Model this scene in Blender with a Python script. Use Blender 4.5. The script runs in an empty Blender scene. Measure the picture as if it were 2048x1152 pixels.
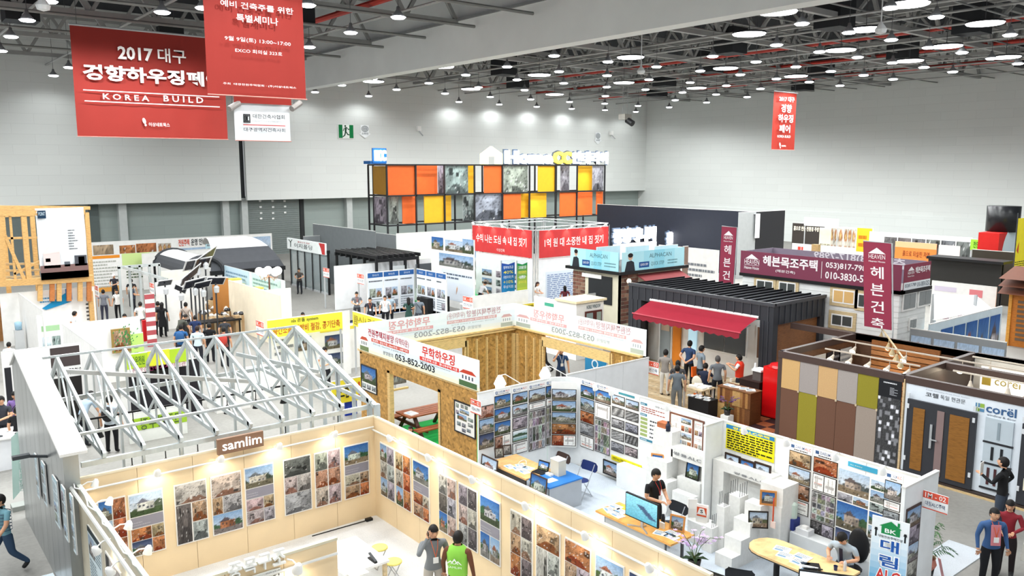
import bpy,math,random
import numpy as np
from mathutils import Vector,Matrix
SC = bpy.context.scene
COL = SC.collection
PI = math.pi
# ------------------------------------------------------------------ camera
CAMZ,FPX = 8.3,1645.0
AZ,PITCH = math.radians(51.3),math.radians(8.33)
cam = bpy.data.cameras.new('camera'); camo = bpy.data.objects.new('camera',cam); COL.objects.link(camo)
cam.sensor_width = 36; cam.lens = FPX / 2048 * 36; cam.clip_end = 400; cam.clip_start = .1
FW = Vector((math.cos(AZ)*math.cos(PITCH),math.sin(AZ)*math.cos(PITCH),-math.sin(PITCH)))
RT = Vector((math.sin(AZ),-math.cos(AZ),0)); UP = RT.cross(FW)
camo.matrix_world = Matrix(((RT.x,UP.x,-FW.x,0),(RT.y,UP.y,-FW.y,0),(RT.z,UP.z,-FW.z,CAMZ),(0,0,0,1)))
SC.camera = camo
# ------------------------------------------------------------------ world and exposure
W = bpy.data.worlds.new('world'); SC.world = W; W.use_nodes = True
W.node_tree.nodes['Background'].inputs[0].default_value = (.93,.97,1,1)
W.node_tree.nodes['Background'].inputs[1].default_value = .45
SC.view_settings.view_transform = 'Standard'; SC.view_settings.look = 'None'
SC.view_settings.gamma = 1; SC.view_settings.use_curve_mapping = False
SC.view_settings.exposure = 0.42
LAMP_W,SPOT_W = 1120.0,26.0
SC.cycles.max_bounces = 5; SC.cycles.diffuse_bounces = 3; SC.cycles.glossy_bounces = 2
SC.cycles.transmission_bounces = 4; SC.cycles.caustics_reflective = False; SC.cycles.caustics_refractive = False
SC.cycles.sample_clamp_indirect = 4.0
# ------------------------------------------------------------------ measuring: a sight line met with a real plane
def _ray(px,py):
    return RT*(px-1024) + UP*(576-py) + FW*FPX
def at(px,py,z=0.0):
    d = _ray(px,py); t = (z-CAMZ)/d.z; return (d.x*t,d.y*t,z)
def onx(px,py,x):
    d = _ray(px,py); t = x/d.x; return (x,d.y*t,CAMZ+d.z*t)
def ony(px,py,y):
    d = _ray(px,py); t = y/d.y; return (d.x*t,y,CAMZ+d.z*t)
# ------------------------------------------------------------------ colours and materials
def lin(h):
    if isinstance(h,(tuple,list)): return tuple(h[:3])
    h = h.lstrip('#'); c = [int(h[i:i+2],16)/255 for i in (0,2,4)]
    return tuple(x/12.92 if x <= .04045 else ((x+.055)/1.055)**2.4 for x in c)
MATS = {}
def mat(hexc,rough=.6,metal=0.0,emit=0.0,kind=None,spec=.3,scale=3.0,alpha=1.0):
    key = (hexc,rough,metal,emit,kind,spec,scale,alpha)
    if key in MATS: return MATS[key]
    m = bpy.data.materials.new('%s_%s' % (kind or 'surface',str(hexc).strip('#'))); m.use_nodes = True
    nt = m.node_tree; b = nt.nodes['Principled BSDF']; c = lin(hexc)
    b.inputs['Roughness'].default_value = rough; b.inputs['Metallic'].default_value = metal
    b.inputs['Specular IOR Level'].default_value = spec
    tc = nt.nodes.new('ShaderNodeTexCoord'); L = nt.links.new
    def noise(sc,det=3,src='Object'):
        n = nt.nodes.new('ShaderNodeTexNoise'); n.inputs['Scale'].default_value = sc; n.inputs['Detail'].default_value = det
        L(tc.outputs[src],n.inputs['Vector']); return n
    def ramp(fac,stops):
        r = nt.nodes.new('ShaderNodeValToRGB'); L(fac,r.inputs[0]); e = r.color_ramp.elements
        while len(e) < len(stops): e.new(.5)
        for q,(p,cc) in zip(e,stops): q.position = p; q.color = (*cc,1)
        return r.outputs[0]
    def sc_(k): return tuple(min(1,x*k) for x in c)
    if kind == 'wood':
        mp = nt.nodes.new('ShaderNodeMapping'); L(tc.outputs['Object'],mp.inputs[0]); mp.inputs['Scale'].default_value = (1.2,1.2,9)
        n = noise(scale*2,5); L(mp.outputs[0],n.inputs['Vector'])
        L(ramp(n.outputs['Fac'],[(.3,sc_(.72)),(.5,c),(.72,sc_(1.16))]),b.inputs['Base Color'])
    elif kind == 'osb':
        v = nt.nodes.new('ShaderNodeTexVoronoi'); v.inputs['Scale'].default_value = 13; L(tc.outputs['Object'],v.inputs['Vector'])
        n = noise(6,4)
        mx = nt.nodes.new('ShaderNodeMixRGB'); mx.inputs[0].default_value = .5; L(v.outputs['Color'],mx.inputs[1]); L(n.outputs['Fac'],mx.inputs[2])
        L(ramp(mx.outputs[0],[(.22,sc_(.42)),(.45,sc_(.85)),(.6,c),(.8,sc_(1.35))]),b.inputs['Base Color'])
    elif kind == 'concrete':
        n = noise(.35,6); n2 = noise(9,4)
        mx = nt.nodes.new('ShaderNodeMixRGB'); mx.inputs[0].default_value = .35; L(n.outputs['Fac'],mx.inputs[1]); L(n2.outputs['Fac'],mx.inputs[2])
        L(ramp(mx.outputs[0],[(.3,sc_(.78)),(.5,c),(.7,sc_(1.14))]),b.inputs['Base Color'])
    elif kind == 'metal':
        mp = nt.nodes.new('ShaderNodeMapping'); L(tc.outputs['Object'],mp.inputs[0]); mp.inputs['Scale'].default_value = (2,2,.4)
        n = noise(scale,4); L(mp.outputs[0],n.inputs['Vector'])
        L(ramp(n.outputs['Fac'],[(.3,sc_(.8)),(.55,c),(.75,sc_(1.12))]),b.inputs['Base Color'])
    elif kind == 'hallwall':
        br = nt.nodes.new('ShaderNodeTexBrick'); br.offset = .5
        sx = nt.nodes.new('ShaderNodeSeparateXYZ'); L(tc.outputs['Object'],sx.inputs[0])
        ad = nt.nodes.new('ShaderNodeMath'); L(sx.outputs[0],ad.inputs[0]); L(sx.outputs[1],ad.inputs[1])
        cb = nt.nodes.new('ShaderNodeCombineXYZ'); L(ad.outputs[0],cb.inputs[0]); L(sx.outputs[2],cb.inputs[1]); L(cb.outputs[0],br.inputs['Vector'])
        br.inputs['Color1'].default_value = (*c,1); br.inputs['Color2'].default_value = (*sc_(.965),1); br.inputs['Mortar'].default_value = (*sc_(.86),1)
        br.inputs['Scale'].default_value = 1; br.inputs['Brick Width'].default_value = 3.2; br.inputs['Row Height'].default_value = .8; br.inputs['Mortar Size'].default_value = .012
        L(br.outputs['Color'],b.inputs['Base Color'])
    elif kind == 'carpet':
        n = noise(60,2); n2 = noise(1.2,3)
        mx = nt.nodes.new('ShaderNodeMixRGB'); mx.inputs[0].default_value = .4; L(n.outputs['Fac'],mx.inputs[1]); L(n2.outputs['Fac'],mx.inputs[2])
        L(ramp(mx.outputs[0],[(.35,sc_(.84)),(.5,c),(.66,sc_(1.1))]),b.inputs['Base Color'])
    elif kind == 'print':
        a = nt.nodes.new('ShaderNodeVertexColor'); a.layer_name = 'Col'; L(a.outputs[0],b.inputs['Base Color'])
    else:
        n = noise(scale,3)
        L(ramp(n.outputs['Fac'],[(.3,sc_(.95)),(.7,sc_(1.03))]),b.inputs['Base Color'])
    if emit:
        b.inputs['Emission Color'].default_value = (*c,1); b.inputs['Emission Strength'].default_value = emit
        if kind == 'print': L(a.outputs[0],b.inputs['Emission Color'])
    if alpha < 1:
        b.inputs['Alpha'].default_value = alpha
    MATS[key] = m
    return m
PRINT = mat('#ffffff',.55,kind='print',spec=.2)
SCREEN = mat('#ffffff',.3,kind='print',spec=.4,emit=.7)
GLOWP = mat('#ffffff',.5,kind='print',emit=1.6)
WHITE = mat('#f2f1ee',.6); OFFW = mat('#e9e6df',.6); BLACK = mat('#18181a',.5); DGREY = mat('#3a3c40',.5)
BEIGE = mat('#ead2ab',.65,scale=1.5); STEEL = mat('#b9c0c2',.38,.55,kind='metal'); CHROME = mat('#c9ccd0',.3,.8)
PINE = mat('#d9b67c',.6,kind='wood'); OSB = mat('#bd8f4e',.7,kind='osb'); LGREY = mat('#b4b6b8',.6)
# ------------------------------------------------------------------ mesh building
class MB:
    def __init__(s): s.v = []; s.f = []; s.c = []
    def add(s,vs,fs,col=(1,1,1)):
        n = len(s.v); s.v.extend(vs); s.f.extend([tuple(i+n for i in f) for f in fs])
        if isinstance(col,list): s.c.extend(col)
        else: s.c.extend([col]*len(vs))
        return s
    def box(s,x0,y0,z0,x1,y1,z1,col=(1,1,1)):
        x0,x1 = min(x0,x1),max(x0,x1); y0,y1 = min(y0,y1),max(y0,y1); z0,z1 = min(z0,z1),max(z0,z1)
        return s.add([(x0,y0,z0),(x1,y0,z0),(x1,y1,z0),(x0,y1,z0),(x0,y0,z1),(x1,y0,z1),(x1,y1,z1),(x0,y1,z1)],
                     [(0,3,2,1),(4,5,6,7),(0,1,5,4),(1,2,6,5),(2,3,7,6),(3,0,4,7)],col)
    def cbox(s,c,d,col=(1,1,1)):
        return s.box(c[0]-d[0]/2,c[1]-d[1]/2,c[2]-d[2]/2,c[0]+d[0]/2,c[1]+d[1]/2,c[2]+d[2]/2,col)
    def bar(s,p,q,w,h=None,up=(0,0,1),col=(1,1,1)):
        p = Vector(p); q = Vector(q); h = h or w; d = (q-p).normalized(); u = Vector(up)
        if abs(d.dot(u)) > .98: u = Vector((0,1,0))
        a = d.cross(u).normalized()*w/2; b = a.cross(d).normalized()*h/2
        vs = [tuple(o+sa*a+sb*b) for o in (p,q) for sa,sb in ((-1,-1),(1,-1),(1,1),(-1,1))]
        return s.add(vs,[(0,1,2,3),(7,6,5,4),(0,4,5,1),(1,5,6,2),(2,6,7,3),(3,7,4,0)],col)
    def tube(s,pts,r,n=8,col=(1,1,1),cap=True):
        pts = [Vector(p) for p in pts]; rs = r if isinstance(r,(list,tuple)) else [r]*len(pts); base = len(s.v); vs = []
        for i,p in enumerate(pts):
            d = (pts[min(i+1,len(pts)-1)]-pts[max(i-1,0)])
            if d.length < 1e-9: d = Vector((0,0,1))
            d.normalize(); u = Vector((0,0,1)) if abs(d.z) < .9 else Vector((1,0,0))
            a = d.cross(u).normalized(); b = d.cross(a)
            for k in range(n):
                t = 2*PI*k/n; vs.append(tuple(p+(a*math.cos(t)+b*math.sin(t))*rs[i]))
        fs = [(i*n+k,i*n+(k+1) % n,(i+1)*n+(k+1) % n,(i+1)*n+k) for i in range(len(pts)-1) for k in range(n)]
        if cap: fs += [tuple(range(n)),tuple(range((len(pts)-1)*n,len(pts)*n))[::-1]]
        return s.add(vs,fs,col)
    def lathe(s,prof,c=(0,0,0),n=12,col=(1,1,1),sx=1,sy=1):
        vs = [(c[0]+r*math.cos(2*PI*k/n)*sx,c[1]+r*math.sin(2*PI*k/n)*sy,c[2]+z) for r,z in prof for k in range(n)]
        fs = [(i*n+k,i*n+(k+1) % n,(i+1)*n+(k+1) % n,(i+1)*n+k) for i in range(len(prof)-1) for k in range(n)]
        return s.add(vs,fs,col)
    def ell(s,c,r,n=10,m=7,col=(1,1,1)):
        prof = [(math.sin(PI*i/m)+1e-4,-math.cos(PI*i/m)) for i in range(m+1)]
        vs = [(c[0]+p*math.cos(2*PI*k/n)*r[0],c[1]+p*math.sin(2*PI*k/n)*r[1],c[2]+z*r[2]) for p,z in prof for k in range(n)]
        fs = [(i*n+k,i*n+(k+1) % n,(i+1)*n+(k+1) % n,(i+1)*n+k) for i in range(m) for k in range(n)]
        return s.add(vs,fs,col)
    def prism(s,poly,z0,z1,col=(1,1,1)):
        n = len(poly); vs = [(x,y,z0) for x,y in poly]+[(x,y,z1) for x,y in poly]
        return s.add(vs,[tuple(range(n))[::-1],tuple(range(n,2*n))]+[(i,(i+1) % n,n+(i+1) % n,n+i) for i in range(n)],col)
    def build(s,name,m,parent=None,smooth=False,loc=None,rz=None,raw=False):
        """link as one mesh object; coordinates are world ones unless the parent is rotated or raw is set (then local)"""
        me = bpy.data.meshes.new(name)
        o = bpy.data.objects.new(name,me); COL.objects.link(o)
        vs = np.array(s.v,dtype=float).reshape(-1,3)
        if loc is not None: o.location = loc; 
        if rz is not None: o.rotation_euler[2] = rz
        if parent is not None:
            o.parent = parent
            if not raw: vs = vs - np.array(wloc(parent))
        elif loc is None:
            ctr = (vs.min(0)+vs.max(0))/2; ctr[2] = vs[:,2].min(); vs = vs-ctr; o.location = ctr
        me.from_pydata(vs.tolist(),[],s.f)
        mm = m
        if m in (PRINT,SCREEN,GLOWP) or (hasattr(m,'name') and m.name.startswith('print')):
            ca = me.color_attributes.new('Col','FLOAT_COLOR','POINT')
            arr = np.ones((len(vs),4),dtype=np.float32); arr[:,:3] = np.array(s.c,dtype=np.float32); ca.data.foreach_set('color',arr.ravel())
        me.materials.append(mm)
        if smooth: me.polygons.foreach_set('use_smooth',[True]*len(me.polygons))
        me.update()
        return o
def BX(*a): return MB().box(*a)
def wloc(o):
    v = Vector(o.location)
    while o.parent is not None: o = o.parent; v = v+Vector(o.location)
    return tuple(v)
LABELS = {}
def tag(o,label,cat,group=None,kind=None):
    o['label'] = label; o['category'] = cat
    if group: o['group'] = group
    if kind: o['kind'] = kind
    LABELS.setdefault(label,[]).append(o.name)
    return o
def thing(name,label,cat,loc=(0,0,0),rz=0,group=None):
    o = bpy.data.objects.new(name,None); COL.objects.link(o); o.location = loc; o.rotation_euler[2] = rz
    o.empty_display_size = .1
    return tag(o,label,cat,group)
def struct(name,mb,m,parent=None):
    o = mb.build(name,m,parent)
    if parent is None: o['kind'] = 'structure'
    return o
def copy_tree(o,loc=None,rz=None,label=None,parent=None):
    c = o.copy(); COL.objects.link(c)
    if parent is not None: c.parent = parent
    if loc is not None: c.location = loc
    if rz is not None: c.rotation_euler[2] = rz
    if label: c['label'] = label; LABELS.setdefault(label,[]).append(c.name)
    for ch in list(o.children): copy_tree(ch,parent=c)
    return c
# ------------------------------------------------------------------ lettering
_TC = {}
def glyphs(t,bold=.012):
    k = (t,bold)
    if k in _TC: return _TC[k]
    cu = bpy.data.curves.new('t','FONT'); cu.body = t; cu.size = 1; cu.resolution_u = 2; cu.offset = bold
    o = bpy.data.objects.new('t',cu); COL.objects.link(o)
    dg = bpy.context.evaluated_depsgraph_get(); ev = o.evaluated_get(dg); me = ev.to_mesh()
    vs = np.zeros(len(me.vertices)*3); me.vertices.foreach_get('co',vs); vs = vs.reshape(-1,3)[:,:2]
    fs = [tuple(p.vertices) for p in me.polygons]
    ev.to_mesh_clear(); bpy.data.objects.remove(o); bpy.data.curves.remove(cu)
    if len(vs): mn = vs.min(0); mx = vs.max(0)
    else: mn = mx = np.zeros(2)
    _TC[k] = (vs,fs,mn,mx); return _TC[k]
# ------------------------------------------------------------------ flat frames on which prints are laid
class Fr:
    """a vertical plane: axis 'y' faces -y (u = +x), 'x' faces -x (u = -y); 'z' is a horizontal top"""
    def __init__(s,axis,c,out=0.0):
        s.axis = axis; s.c = c; s.out = out
        if axis == 'y': s.u = (1,0,0); s.n = (0,-1,0); s.w = (0,0,1)
        elif axis == 'x': s.u = (0,-1,0); s.n = (-1,0,0); s.w = (0,0,1)
        elif axis == 'Y': s.u = (-1,0,0); s.n = (0,1,0); s.w = (0,0,1)      # faces +y
        elif axis == 'X': s.u = (0,1,0); s.n = (1,0,0); s.w = (0,0,1)       # faces +x
        elif axis == 'z': s.u = (0,-1,0); s.n = (0,0,1); s.w = (1,0,0)      # top, seen from the camera side
    def uv(s,px,py):
        if s.axis in 'yY': p = ony(px,py,s.c); return ((p[0] if s.axis == 'y' else -p[0]),p[2])
        if s.axis in 'xX': p = onx(px,py,s.c); return ((-p[1] if s.axis == 'x' else p[1]),p[2])
        p = at(px,py,s.c); return (-p[1],p[0])
    def p(s,u,v,d=0.0):
        d += s.out
        if s.axis == 'y': return (u,s.c-d,v)
        if s.axis == 'x': return (s.c-d,-u,v)
        if s.axis == 'Y': return (-u,s.c+d,v)
        if s.axis == 'X': return (s.c+d,u,v)
        return (v,-u,s.c+d)
class Free(Fr):
    """a plane with its own origin and directions"""
    def __init__(s,o,u,w,out=0.0):
        s.axis = 'f'; s.o = Vector(o); s.uu = Vector(u).normalized(); s.ww = Vector(w).normalized(); s.nn = s.uu.cross(s.ww).normalized(); s.out = out
        s.n = tuple(s.nn)
    def p(s,u,v,d=0.0): return tuple(s.o+s.uu*u+s.ww*v+s.nn*(d+s.out))
def q_rect(mb,fr,u0,v0,u1,v1,col,d=0.0):
    mb.add([fr.p(u0,v0,d),fr.p(u1,v0,d),fr.p(u1,v1,d),fr.p(u0,v1,d)],[(0,1,2,3)],lin(col))
def q_poly(mb,fr,pts,col,d=0.0):
    mb.add([fr.p(u,v,d) for u,v in pts],[tuple(range(len(pts)))],lin(col))
def q_slab(mb,fr,u0,v0,u1,v1,t,col='#ffffff',d=0.0):
    c = lin(col); P = [fr.p(u,v,e) for e in (d,d+t) for u,v in ((u0,v0),(u1,v0),(u1,v1),(u0,v1))]
    mb.add(P,[(0,3,2,1),(4,5,6,7),(0,1,5,4),(1,2,6,5),(2,3,7,6),(3,0,4,7)],c)
def q_text(mb,fr,u0,v0,u1,v1,t,col,d=.004,bold=.012,mirror=False,depth=0.0):
    """text fitted to the box u0..u1, v0..v1"""
    vs,fs,mn,mx = glyphs(t,bold)
    if not len(vs): return
    sx = (u1-u0)/max(1e-6,mx[0]-mn[0]); sy = (v1-v0)/max(1e-6,mx[1]-mn[1]); c = lin(col)
    X = (vs[:,0]-mn[0])*sx; Y = (vs[:,1]-mn[1])*sy+v0
    X = (u1-X) if mirror else (u0+X)
    if depth <= 0: mb.add([fr.p(a,b,d) for a,b in zip(X,Y)],fs,c)
    else:
        n = len(vs); e = {}
        for f in fs:
            for i in range(len(f)):
                a,b = f[i],f[(i+1) % len(f)]; k = (min(a,b),max(a,b)); e[k] = (e.get(k,(0,))[0]+1,a,b)
        side = [(a,b,b+n,a+n) for c_,a,b in e.values() if c_ == 1]
        mb.add([fr.p(a,b,d) for a,b in zip(X,Y)]+[fr.p(a,b,d+depth) for a,b in zip(X,Y)],[tuple(i+n for i in f) for f in fs]+side,c)
def q_lines(mb,fr,u0,v0,u1,v1,n,col='#555555',rng=None,d=.003,fill=.45,words=True):
    """n lines of print too small to read"""
    rng = rng or random.Random(int(abs(u0*913+v0*71)*10)); h = (v1-v0)/n
    for i in range(n):
        v = v1-h*(i+.75); u = u0
        end = u1-(u1-u0)*rng.choice((0,0,.1,.3,.45))
        while u < end:
            w = (u1-u0)*rng.uniform(.04,.13); q_rect(mb,fr,u,v,min(end,u+w),v+h*fill,col,d); u += w+(u1-u0)*.022
# ------------------------------------------------------------------ printed photographs, drawn as small colour grids
_PC = {}
def picture(kind,seed,nx=22,ny=17):
    key = (kind,seed,nx,ny)
    if key in _PC: return _PC[key]
    r = np.random.RandomState(seed*7+len(kind)*131+sum(map(ord,kind)))
    Y,X = np.mgrid[0:ny,0:nx]; x = X/(nx-1); y = Y/(ny-1); A = np.zeros((ny,nx,3))
    def setm(m,c): A[m] = np.array(c)
    def j(c,a=.08): return np.clip(np.array(c)*(1+r.uniform(-a,a,3)),0,1)
    def house(bx,by,w,h,wall,roof,side=None):
        setm((x > bx) & (x < bx+w) & (y > by) & (y < by+h),wall)
        if side is not None: setm((x > bx+w*.6) & (x < bx+w) & (y > by) & (y < by+h*.9),side)
        rf = (y > by+h-.01) & (y < by+h+.22*(1-np.abs(x-bx-w*.35)/(w*.45))) & (x > bx-.03)
        setm(rf,roof)
        for k in range(4):
            wx = bx+w*(.1+.23*k); wy = by+h*r.choice([.2,.55]); setm((x > wx) & (x < wx+.06) & (y > wy) & (y < wy+h*.25),(.06,.07,.1))
    if kind in ('house','blue','mount','dusk'):
        top,bot = {'house': ((.25,.42,.68),(.7,.8,.9)),'blue': ((.03,.13,.42),(.2,.45,.8)),'mount': ((.45,.6,.8),(.85,.9,.95)),'dusk': ((.03,.05,.12),(.25,.3,.5))}[kind]
        t = y[...,None]; A[:] = np.array(bot)*(1-t)+np.array(top)*t
        hill = .45+.12*np.sin(x*r.uniform(3,7)+r.uniform(0,6))+.05*np.sin(x*17+seed)
        setm(y < hill,j((.07,.12,.06) if kind != 'mount' else (.1,.13,.1),.3))
        g = j([(.2,.16,.11),(.07,.1,.045),(.24,.22,.2),(.28,.23,.16)][seed % 4]); setm(y < .27,g)
        wall = j([(.7,.68,.64),(.62,.55,.45),(.8,.8,.82),(.45,.43,.42),(.5,.2,.1)][(seed//2) % 5]); roof = j([(.12,.1,.1),(.35,.12,.07),(.16,.18,.22)][seed % 3])
        house(r.uniform(.12,.25),.22,r.uniform(.5,.65),r.uniform(.28,.42),wall,roof,wall*.6)
    elif kind in ('room','warm','bw','orange','dark'):
        base = {'room': (.5,.44,.41),'warm': (.45,.3,.2),'bw': (.4,.4,.41),'orange': (.5,.2,.08),'dark': (.14,.13,.13)}[kind]
        base = j(base,.12); vx,vy = r.uniform(.35,.65),r.uniform(.4,.6)
        dx = x-vx; dy = y-vy; A[:] = base
        setm((dy < -np.abs(dx)*.9),base*{'room': np.array((.55,.33,.25)),'warm': np.array((.5,.25,.12)),'bw': np.array((.35,.35,.36)),'orange': np.array((.5,.2,.1)),'dark': np.array((.5,.5,.5))}[kind])
        setm((dy > np.abs(dx)*1.0),np.clip(base*1.4,0,1)); setm(dx > np.abs(dy)*1.2,base*.78)
        setm((np.abs(dx) < .15) & (np.abs(dy) < .15),np.clip(base*1.25,0,1))
        for k in range(5):
            cx,cy,w,h = r.uniform(0,.9),r.uniform(0,.8),r.uniform(.07,.25),r.uniform(.07,.25)
            setm((x > cx) & (x < cx+w) & (y > cy) & (y < cy+h),np.clip(base*r.choice([.15,.3,.6,1.5]),0,1))
    elif kind == 'plan':
        A[:] = (.86,.86,.84)
        for k in range(5):
            p = r.uniform(.12,.88); m = (np.abs(x-p) < .04) if k % 2 else (np.abs(y-p) < .05)
            setm(m & (x > .1) & (x < .9) & (y > .1) & (y < .9),(.45,.43,.42) if k else (.7,.35,.3))
    elif kind == 'mosaic':
        k = 5; cols = r.uniform(.08,.55,(k,k,1))*np.clip(np.array((1.05,1,.95))+r.uniform(-.25,.25,(k,k,3)),0,2)
        A[:] = cols[np.minimum((y*k).astype(int),k-1),np.minimum((x*k).astype(int),k-1)]
        A *= (1+.5*np.sin(x*40+seed)*np.sin(y*37))[...,None]
        setm(((x*k) % 1 < .1) | ((y*k) % 1 < .12),(.75,.75,.76))
    elif kind == 'lake':
        A[:] = (.5,.62,.66); setm(y > .75,(.75,.82,.88)); setm((y > .4) & (y < .72-.25*np.abs(x-.5)),(.05,.09,.05)); setm(y < .3,(.25,.42,.45)); setm(y < .08,(.2,.25,.15))
    elif kind == 'detail':
        A[:] = r.uniform(.1,.5); A += .16*np.sin(x*r.uniform(10,30)+y*r.uniform(-20,20))[...,None]
    elif kind == 'sea':
        t = y[...,None]; A[:] = np.array((.06,.25,.33))*(1-t)+np.array((.18,.42,.5))*t; setm((np.abs(x-.62-(.5-y)*.9) < .12) & (np.abs(y-.45) < .25),(.03,.06,.12))
    elif kind == 'food':
        A[:] = (.75,.7,.6); setm(((x*3) % 1-.5)**2+((y*2) % 1-.5)**2 < .16,(.5,.22,.1)); setm(((x*3) % 1-.5)**2+((y*2) % 1-.5)**2 < .04,(.75,.5,.2))
    if kind not in ('plan','sea','lake'):
        lo = r.uniform(.6,1.2,(6,7)); fx = x*5.999; fy = y*4.999; ix = fx.astype(int); iy = fy.astype(int); tx,ty = fx-ix,fy-iy
        B = lo[iy,ix]*(1-tx)*(1-ty)+lo[iy,ix+1]*tx*(1-ty)+lo[iy+1,ix]*(1-tx)*ty+lo[iy+1,ix+1]*tx*ty
        low = (y < .62) if kind in ('house','blue','mount','dusk') else np.ones_like(y,bool)
        A[low] *= B[low][:,None]; k = low & (r.uniform(0,1,y.shape) < .09); A[k] *= .35; k = low & (r.uniform(0,1,y.shape) < .014); A[k] = .75
        A *= .8
    A *= (1+r.uniform(-.16,.16,(ny,nx,1)))
    A = np.clip(A,0,1); _PC[key] = A
    return A
def q_pic(mb,fr,u0,v0,u1,v1,kind,seed,d=.003,nx=22,ny=17):
    A = picture(kind,seed,nx,ny); ny,nx = A.shape[:2]
    us = np.linspace(u0,u1,nx); vv = np.linspace(v0,v1,ny)
    vs = [fr.p(a,b,d) for b in vv for a in us]
    fs = [(j*nx+i,j*nx+i+1,(j+1)*nx+i+1,(j+1)*nx+i) for j in range(ny-1) for i in range(nx-1)]
    mb.add(vs,fs,[tuple(c) for c in A.reshape(-1,3)])
# ------------------------------------------------------------------ people
def _pose(kind):
    """joint positions of a 1.72 m figure facing +y; returns points dict, arms and legs"""
    hz = .93; lean = 0.0; hp = 0.0; ht = 0.0
    legs = {s: [(s*.095,0,hz-.05),(s*.105,.02,.5),(s*.11,-.02,.09),(s*.12,.13,.035)] for s in (-1,1)}
    arms = {s: [(s*.25,-.02,1.14),(s*.26,.06,.9)] for s in (-1,1)}
    if kind == 'walk':
        legs[1] = [(.095,0,.88),(.1,.2,.52),(.1,.24,.1),(.11,.38,.05)]; legs[-1] = [(-.095,0,.88),(-.1,-.06,.48),(-.1,-.34,.16),(-.1,-.22,.05)]
        arms[1] = [(.25,-.12,1.16),(.26,-.1,.93)]; arms[-1] = [(-.25,.08,1.16),(-.25,.24,.97)]
    if kind == 'armsback':
        arms = {s: [(s*.27,-.14,1.16),(s*.06,-.2,.99)] for s in (-1,1)}
    if kind == 'phone':
        arms[1] = [(.3,.2,1.28),(.13,.13,1.55)]; hp = 8
    if kind == 'hips':
        arms[1] = [(.4,-.06,1.18),(.2,.06,1.02)]; arms[-1] = [(-.27,.12,1.18),(-.2,.33,1.3)]; hp = -10
    if kind == 'hold':
        arms = {s: [(s*.25,.03,1.15),(s*.1,.26,1.1)] for s in (-1,1)}; hp = 14
    if kind == 'point':
        arms = {1: [(.3,.08,1.2),(.24,.36,1.28)],-1: [(-.3,.06,1.2),(-.2,.3,1.35)]}
    if kind == 'bag':
        arms[1] = [(.25,-.02,1.15),(.27,.04,.92)]; arms[-1] = [(-.25,.04,1.15),(-.14,.24,1.02)]
    if kind == 'bend':
        lean = 30; hp = 42
        arms = {1: [(.25,.36,1.02),(.2,.5,.84)],-1: [(-.25,.3,1.03),(-.22,.4,.84)]}
    if kind in ('sit','sittable'):
        hz = .52
        legs = {s: [(s*.1,.02,.5),(s*.13,.44,.5),(s*.13,.42,.09),(s*.13,.56,.035)] for s in (-1,1)}
        lean = 6 if kind == 'sit' else 16; hp = 12 if kind == 'sit' else 34
        arms = {s: [(s*.27,.14,.78),(s*.16,.36,.72 if kind == 'sit' else .79)] for s in (-1,1)}
    L = math.radians(lean)
    def sp(x,y,z): # torso point rotated about the hips
        dz = z-.93; return (x,y*math.cos(L)+dz*math.sin(L),hz+dz*math.cos(L)-y*math.sin(L))
    return hz,sp,legs,arms,hp,lean
SEGR = {}
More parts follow.
